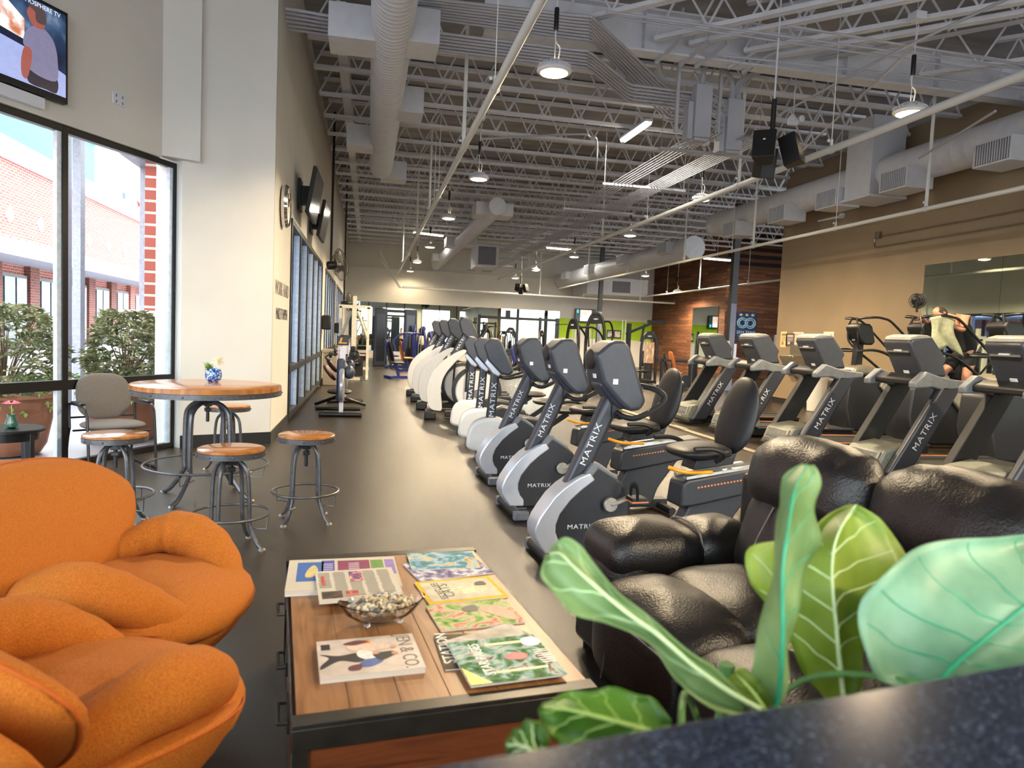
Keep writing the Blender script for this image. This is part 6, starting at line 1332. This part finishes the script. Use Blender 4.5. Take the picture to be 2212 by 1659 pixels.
patch(t, smooth2([(-.08*w, -.18*h), (.08*w, -.12*h), (.12*w, -.22*h), (0, -.34*h), (-.12*w, -.32*h)]), zt+.0004, C_('p_denim', '#4a62a0'), 'figure_jeans'); patch(t, smooth2([(.04*w, -.02*h), (.22*w, .02*h), (.26*w, -.06*h), (.12*w, -.2*h), (.06*w, -.14*h)]), zt+.001, C_('p_black', '#1d1a1e'), 'figure_jacket')
patch(t, smooth2([(-.24*w, .34*h), (-.1*w, .42*h), (.02*w, .36*h), (-.12*w, .28*h)]), zt+.0006, C_('p_plum', '#5c2430'), 'figure_boots'); patch(t, smooth2([(-.22*w, -.3*h), (-.1*w, -.26*h), (-.12*w, -.4*h), (-.22*w, -.4*h)]), zt+.0006, C_('p_plum', '#5c2430'), 'figure_boots')
for (x, y) in ((.25*w, .14*h), (.06*w, .0*h), (.25*w, -.05*h)): patch(t, smooth2([(x-.025*w, y-.03*h), (x+.03*w, y-.03*h), (x+.03*w, y+.03*h), (x-.025*w, y+.03*h)]), zt+.0014, C_('p_skin', '#cf9474'), 'figure_face')
patch(t, rect(-.42*w, .3*h, .09*w, .16*h), zt, C_('p_black', '#1d1a1e'), 'black_label'); patch(t, rect(0, .36*h, .08*w, .1*h), zt+.0004, C_('p_orange', '#d88a3c'), 'figure_bag')
# magazines
mags = [
 ('magazine', 'magazine with cloudy lake picture, topmost at the far end of the coffee table', [(920, 220), (875, 112), (1315, 95), (1390, 205)], Z+.006, .005, mat_ramp('mag_lake', [(.3, '#3f6a3c'), (.45, '#4f8aa0'), (.55, '#a4bec8'), (.62, '#d8a83c'), (.75, '#27506e')], 14, .75, dist=1)),
 ('magazine', 'grey patterned magazine half under the cloudy lake one', [(945, 305), (885, 185), (1370, 130), (1435, 245)], Z, .006, mat_ramp('mag_slate', [(.35, '#4c4864'), (.5, '#8f88a8'), (.62, '#e0dcd8'), (.75, '#3a2c34')], 26, .75)),
 ('magazine', 'yellow bordered magazine with a pale cat on the cover', [(1018, 460), (950, 310), (1450, 262), (1555, 408)], Z, .006, mat('mag_yellow', '#e0b010', .75)),
 ('magazine', 'green and pink magazine nearer than the yellow bordered one', [(1105, 645), (1020, 467), (1552, 425), (1680, 572)], Z, .007, mat_ramp('mag_food', [(.3, '#3c5a28'), (.42, '#88b04c'), (.52, '#ccc0a2'), (.6, '#d08a74'), (.75, '#4a3426')], 11, .75, dist=1.5)),
 ('magazine', 'dark olive magazine peeking out at the left under the woodland one', [(1148, 905), (1062, 672), (1300, 660), (1400, 880)], Z, .006, mat_ramp('mag_olive', [(.4, '#3c3428'), (.6, '#6e6448')], 8, .75)),
 ('magazine', 'pale grey magazine with an animal sketch peeking out behind the woodland one', [(1260, 890), (1165, 672), (1640, 608), (1706, 668)], Z+.006, .005, mat_ramp('mag_pale', [(.4, '#b0a898'), (.6, '#d2ccc2'), (.75, '#8a8078')], 10, .75)),
 ('magazine', 'woodland picture magazine with a yellow corner, nearest on the coffee table', [(1290, 1018), (1182, 722), (1768, 660), (1945, 935)], Z+.011, .008, mat_ramp('mag_forest', [(.3, '#1c3020'), (.42, '#4a7a40'), (.5, '#8ab0a8'), (.56, '#c4ccc4'), (.64, '#6a4a3a'), (.75, '#203040')], 13, .75, dist=1.2))]
M_wt = mat('title_white', '#eceae4', .4)
for i, (nm, lab, cn, z0, th, mm) in enumerate(mags):
    t, w, h, th = flatobj(nm, lab, 'magazine', cn, z0, th, mm); zt = th+.0006
    if i == 2:
        patch(t, rect(0, 0, w*.9, h*.84), zt, mat('cover_ivory', '#c8c0a8', .75), 'cover_picture'); ctext(t, 'SECRET LIFE', .043, -.27*w, 0, zt+.0006, (-1, 0, 0), (0, 1, 0), M_ink, sx=.8); ctext(t, 'CATS', .06, -.18*w, .0, zt+.0006, (-1, 0, 0), (0, 1, 0), M_ink, sx=1.0)
        patch(t, smooth2([(-.12*w, -.1*h), (.05*w, -.2*h), (.3*w, -.16*h), (.34*w, .05*h), (.2*w, .22*h), (.05*w, .1*h), (-.1*w, .14*h)]), zt+.0004, mat('cat_fur', '#cfc4a0', .6, var=.2, scale=60), 'cat_picture'); patch(t, smooth2([(.22*w, .1*h), (.36*w, .08*h), (.36*w, .26*h), (.26*w, .24*h)]), zt+.0008, mat('cat_dark', '#40342c', .6), 'cat_head')
    if i == 6:
        ctext(t, 'STAR PAGES', .05, -.24*w, .03*h, zt+.0006, (-1, 0, 0), (0, 1, 0), M_wt, sx=.8)
        patch(t, [(-.5*w, -.5*h), (-.28*w, -.5*h), (-.5*w, -.12*h)], zt+.0003, mat('corner_yellow', '#d8c23c', .4), 'corner_band')
        patch(t, smooth2([(.0*w, .02*h), (.14*w, .1*h), (.26*w, .02*h), (.2*w, -.08*h), (.04*w, -.06*h)]), zt+.0003, C_('p_jacket', '#a8525a'), 'cover_figure'); patch(t, rect(.13*w, .34*h, .5*w, .05*h), zt+.0003, mat('painted_sun_streak', '#f0dc90', .4), 'painted_glare'); patch(t, rect(.1*w, -.3*h, .55*w, .04*h), zt+.0003, mat('painted_sun_streak', '#f0dc90', .4), 'painted_glare')  # pale bands paint sun glare streaks onto the cover
        q = MB(); q.lathe([(.03, 0), (.034, .0005), (.03, .0008)], 20, c=(.4*w, .32*h, zt)); build('round_mark', q, M_wt, t); q = MB(); [q.box((.38*w-.018*k*0+(.03-.01*k)*w*0+.05*w, (.1-.05*k)*h, zt+.0006), (.05, .004, .0004)) for k in range(7)]; build('print_lines', q, M_wt, t)
    if i == 0: ctext(t, 'EVASION', .035, -.38*w, 0, zt+.0006, (-1, 0, 0), (0, 1, 0), mat('title_blue', '#8fb6cc', .5))
    if i == 3: ctext(t, 'ST', .07, -.3*w, .1*h, zt+.0006, (-1, 0, 0), (0, 1, 0), mat('title_rose', '#c88a80', .5)); patch(t, smooth2([(.1*w, .2*h), (.3*w, .25*h), (.46*w, -.1*h), (.4*w, -.4*h), (.2*w, -.1*h)]), zt+.0003, C_('p_skin2', '#c48a70'), 'cover_hands'); patch(t, smooth2([(-.08*w, .3*h), (.08*w, .34*h), (.06*w, .1*h), (-.1*w, .14*h)]), zt+.0004, C_('p_black', '#1d1a1e'), 'cover_shape')
    if i == 4: ctext(t, 'STATION', .055, -.3*w, .1*h, zt+.0006, (-1, 0, 0), (0, 1, 0), M_wt)
# pebble bowl
bc = at(825, 1316, z=.5); bc = Vector((bc.x, bc.y, .4505)); t = thing('glass_bowl', 'clear glass boat shaped bowl on little feet filled with pebbles', 'bowl', tuple(bc), aa+.1)
def bowl(r, z): return lambda a: Vector((r*1.22*math.cos(a)*(1+.06*math.cos(2*a)), r*.78*math.sin(a), z))
prof = [(.03, .018), (.075, .022), (.1, .045), (.122, .078), (.118, .079), (.095, .048), (.07, .027), (.001, .024)]
rings = [[bowl(r, z+.012*(abs(math.cos(2*PI*k/40))**3)*(z > .05))(2*PI*k/40) for k in range(40)] for r, z in prof]
m = MB(); m.loft([[Vector((0.0001*math.cos(2*PI*k/40), .0001*math.sin(2*PI*k/40), .018)) for k in range(40)]]+rings, cap=False); build('bowl', m, mat('clear_glass', '#ffffff', .03, trans=1, ior=1.45, var=0), t)
m = MB(); [m.ball((x, y, .01), (.012, .012, .011), 10, 6) for x, y in ((.06, .03), (-.06, .03), (.06, -.03), (-.06, -.03))]; build('foot', m, MATS['clear_glass'], t)
pb = thing('pebbles', 'heap of small tan and grey pebbles in the glass bowl', 'pebbles', tuple(bc), aa+.1); pb['kind'] = 'stuff'
cols = [mat('pebble_tan', '#b09a74', .5, var=.2, scale=80), mat('pebble_grey', '#8c8c88', .5, var=.2, scale=80), mat('pebble_cream', '#cfc4a8', .5, var=.15, scale=80), mat('pebble_dark', '#57524c', .5, var=.2, scale=80)]
rnd = random.Random(8); ms = [MB() for _ in cols]
for k in range(420):
    a = rnd.uniform(0, 2*PI); q = rnd.random()**.5; zmax = .035+.06*(1-q**2)+.0; zmin = .03+.045*q*q; z = rnd.uniform(zmin, zmin+.012) if rnd.random() < .35 else .062+.026*(1-q*q)+rnd.uniform(-.006, .004)
    r = rnd.uniform(.006, .0105); R_ = Matrix.Translation((q*.118*math.cos(a), q*.074*math.sin(a), z)) @ Matrix.Rotation(rnd.uniform(0, 3), 4, 'Z') @ Matrix.Rotation(rnd.uniform(0, 3), 4, 'X')
    ms[rnd.choice((0, 0, 1, 2, 2, 3))].ball((0, 0, 0), (r*1.25, r, r*.75), 8, 6, M=R_)
for mb_, c_ in zip(ms, cols): tag(build('pebble_layer', mb_, c_, pb), kind='stuff')

# ================================================================ fiddle leaf fig and granite counter
M_fig = None
def leafmat(name, c1, c2, tr=.45):
    if name in MATS: return MATS[name]
    m = bpy.data.materials.new(name); m.use_nodes = True; t = m.node_tree; b = t.nodes['Principled BSDF']; o = t.nodes['Material Output']
    tcn = t.nodes.new('ShaderNodeTexCoord'); n = t.nodes.new('ShaderNodeTexNoise'); n.inputs['Scale'].default_value = 9; n.inputs['Detail'].default_value = 3; t.links.new(tcn.outputs['Object'], n.inputs['Vector'])
    r = t.nodes.new('ShaderNodeValToRGB'); r.color_ramp.elements[0].position = .35; r.color_ramp.elements[0].color = lin(c1); r.color_ramp.elements[1].position = .65; r.color_ramp.elements[1].color = lin(c2)
    t.links.new(n.outputs['Fac'], r.inputs[0]); t.links.new(r.outputs[0], b.inputs['Base Color']); b.inputs['Roughness'].default_value = .42
    tl = t.nodes.new('ShaderNodeBsdfTranslucent'); t.links.new(r.outputs[0], tl.inputs[0]); mx = t.nodes.new('ShaderNodeMixShader'); mx.inputs[0].default_value = tr
    t.links.new(b.outputs[0], mx.inputs[1]); t.links.new(tl.outputs[0], mx.inputs[2]); t.links.new(mx.outputs[0], o.inputs[0]); MATS[name] = m; return m
fig = thing('fiddle_leaf_fig', 'fiddle leaf fig with large bright green leaves rising behind the stone counter', 'plant', (.62, 1.08, 0))
def leaf3(Lp, Mp, Rp, mm, vm, nveins=6, fold=.012, name='leaf'):
    """leaf surface through three px/py/depth polylines: left edge, midrib, right edge"""
    g = lambda P: [at(a, b, Y=y)-Vector((.62, 1.08, 0)) for a, b, y in P]
    L_, Mi, Rr = (smooth_path(g(P), 6) for P in (Lp, Mp, Rp)); n = len(Mi)-1
    def f(u, v):
        i = min(n, int(u*n+.5)); a, c, b = L_[i], Mi[i], Rr[i]
        if v < .5: s = 1-v*2; p = c.lerp(a, s)
        else: s = v*2-1; p = c.lerp(b, s)
        return p+Vector((0, -1, .3))*(-fold*4*s*(1-s)*1.0)+Vector((0, 1, 0))*(.006*math.sin(u*22+v*3)*s*s)
    m = MB(); m.grid(f, n, 14); lf = build(name, m, mm, fig, solid=.0016, ang=80)
    m = MB(); m.tube([p+Vector((0, -.003, 0)) for p in Mi], [max(.0012, .0042*(1-.75*i/n)) for i in range(n+1)], 8)
    for k in range(1, nveins+1):
        u = k/(nveins+1.2); u2 = min(1, u+.2)
        for vv in (0, 1):
            pts = []
            for q in range(7): s = q/6*.9; pts.append(f(u+(u2-u)*s**.8, .5-.5*s if vv == 0 else .5+.5*s)+Vector((0, -.0015, 0)))
            m.tube(pts, [.0016*(1-.6*q/6) for q in range(7)], 5)
    build('leaf_veins', m, vm, lf); return lf
LA = leafmat('leaf_light', '#789c5e', '#a4c284'); LB = leafmat('leaf_yellow_green', '#7f9e34', '#a7bf52'); LC = leafmat('leaf_pale', '#6b9c7c', '#93bf9c', .35); LD = leafmat('leaf_deep', '#2f5c1e', '#5f8f30', .25)
V1 = mat('vein_pale', '#c4dca6', .5); V2 = mat('vein_teal', '#2f9a72', .45); V3 = mat('vein_lime', '#9fbf66', .5)
# broad leaf at far right
leaf3([(2010, 1490, .86), (1900, 1470, .88), (1862, 1380, .9), (1872, 1280, .92), (1955, 1200, .95), (2060, 1165, .98), (2180, 1158, 1.0), (2330, 1150, 1.02)],
      [(2020, 1478, .85), (2060, 1435, .855), (2110, 1390, .86), (2165, 1345, .87), (2220, 1300, .88), (2280, 1255, .9), (2340, 1210, .93), (2400, 1160, .97)],
      [(2030, 1500, .85), (2130, 1490, .82), (2230, 1480, .8), (2330, 1440, .8), (2400, 1390, .81), (2450, 1330, .83), (2460, 1260, .87), (2420, 1170, .93)], LC, V2, 6, .03)
# upright broad leaf behind
leaf3([(1800, 1520, 1.05), (1740, 1460, 1.06), (1700, 1380, 1.07), (1660, 1310, 1.08), (1615, 1250, 1.09), (1622, 1185, 1.1), (1720, 1160, 1.12), (1790, 1115, 1.13), (1842, 1092, 1.14)],
      [(1822, 1530, 1.0), (1815, 1460, 1.0), (1808, 1400, 1.0), (1803, 1340, 1.01), (1797, 1280, 1.02), (1795, 1225, 1.04), (1802, 1170, 1.06), (1822, 1125, 1.09), (1846, 1090, 1.14)],
      [(1845, 1525, 1.02), (1862, 1460, 1.03), (1872, 1400, 1.05), (1895, 1345, 1.06), (1930, 1295, 1.07), (1960, 1240, 1.08), (1948, 1180, 1.1), (1905, 1125, 1.12), (1850, 1090, 1.14)], LB, V1, 6, .025)
# folded upright leaf with the twisted tip
leaf3([(1672, 1520, .93), (1625, 1470, .94), (1628, 1400, .95), (1655, 1310, .96), (1672, 1230, .97), (1680, 1150, .98), (1682, 1090, .99), (1692, 1035, 1.0), (1735, 1002, 1.01)],
      [(1676, 1525, .9), (1684, 1460, .9), (1688, 1390, .9), (1688, 1310, .905), (1688, 1240, .91), (1695, 1170, .92), (1705, 1110, .94), (1715, 1055, .96), (1742, 1003, 1.0)],
      [(1686, 1522, .91), (1702, 1460, .93), (1708, 1390, .95), (1722, 1310, .96), (1745, 1235, .97), (1768, 1170, .98), (1762, 1110, .99), (1772, 1050, 1.0), (1758, 1004, 1.01)], LA, V2, 4, .01)
# long twisted leaf at left
leaf3([(1600, 1500, .9), (1540, 1440, .91), (1480, 1400, .93), (1400, 1330, .96), (1330, 1275, .98), (1290, 1225, 1.0), (1255, 1180, 1.01), (1225, 1162, 1.02), (1198, 1180, 1.03)],
      [(1640, 1530, .88), (1570, 1490, .89), (1500, 1440, .9), (1420, 1370, .92), (1350, 1320, .94), (1290, 1270, .96), (1240, 1225, .98), (1210, 1195, 1.0), (1188, 1195, 1.02)],
      [(1620, 1545, .88), (1530, 1525, .89), (1462, 1470, .9), (1400, 1385, .92), (1320, 1352, .93), (1240, 1325, .95), (1200, 1285, .97), (1168, 1240, .99), (1182, 1200, 1.02)], LA, V1, 4, .02)
# low dark leaf and small one at the bottom left
leaf3([(1420, 1640, .78), (1330, 1640, .79), (1240, 1630, .8), (1190, 1590, .81), (1166, 1545, .82)],
      [(1470, 1600, .78), (1380, 1570, .79), (1300, 1548, .8), (1225, 1530, .81), (1172, 1525, .82)],
      [(1450, 1560, .8), (1410, 1510, .82), (1330, 1488, .84), (1240, 1495, .84), (1180, 1520, .83)], LD, V3, 4, .012)
leaf3([(1180, 1650, .8), (1140, 1650, .81), (1100, 1635, .82), (1092, 1610, .83)], [(1185, 1640, .8), (1150, 1620, .8), (1125, 1608, .81), (1094, 1606, .83)], [(1188, 1600, .8), (1160, 1555, .82), (1120, 1570, .83), (1098, 1600, .83)], LD, V1, 3, .008)
leaf3([(1640, 1545, .92), (1600, 1500, .93), (1575, 1470, .94)], [(1655, 1540, .9), (1625, 1495, .91), (1590, 1455, .93)], [(1670, 1530, .92), (1650, 1480, .93), (1600, 1440, .94)], LB, V3, 2, .008)
m = MB()
for b in ((1676, 1525, .9), (1822, 1530, 1.0), (2020, 1478, .85), (1640, 1530, .88), (1470, 1600, .78), (1185, 1640, .8)):
    e = at(*b[:2], Y=b[2])-Vector((.62, 1.08, 0)); m.tube(smooth_path([(0, .0, .75), (e.x*.5, e.y*.3, .95 if e.z > 1 else .85), e], 6), .005, 8)
m.tube([(0, 0, .4), (.005, 0, .95)], .014, 8); build('stem', m, mat('fig_stem', '#5a8a4a', .5), fig)
m = MB(); m.lathe([(.12, 0), (.16, .02), (.19, .42), (.18, .44), (.17, .42), (.001, .42)], 28, caps=False); build('pot', m, mat('pot_white', '#c9c9c5', .4), fig)
M_gran = mat_ramp('blue_black_granite', [(.35, '#0c121e'), (.52, '#182234'), (.62, '#2a3850'), (.74, '#6c7688')], 230, .2, detail=5)
def cc(px, py, z=1.12): return at(px, py, z=z)
Pf = [cc(860, 1665), cc(2300, 1413)]; dpf = (Pf[1]-Pf[0]).normalized(); A0 = Pf[0]-dpf*.9; A1 = Pf[1]+dpf*1.2; nin = Vector((dpf.y, -dpf.x, 0))
ctr = thing('stone_counter', 'dark blue speckled granite counter top in the bottom right corner', 'counter')
q = [A0, A1, A1+nin*.62, A0+nin*.62]
m = MB(); m.prism([(p.x, p.y) for p in q], 1.08, 1.12, 'z'); build('granite_slab', m, M_gran, ctr, bevel=.006, seg=3)
q = [A0-nin*-.06, A1-nin*-.06, A1+nin*.5, A0+nin*.5]
m = MB(); m.prism([(p.x, p.y) for p in q], 0, 1.08, 'z'); build('cabinet', m, mat('cabinet_brown', '#3a2c24', .5), ctr)
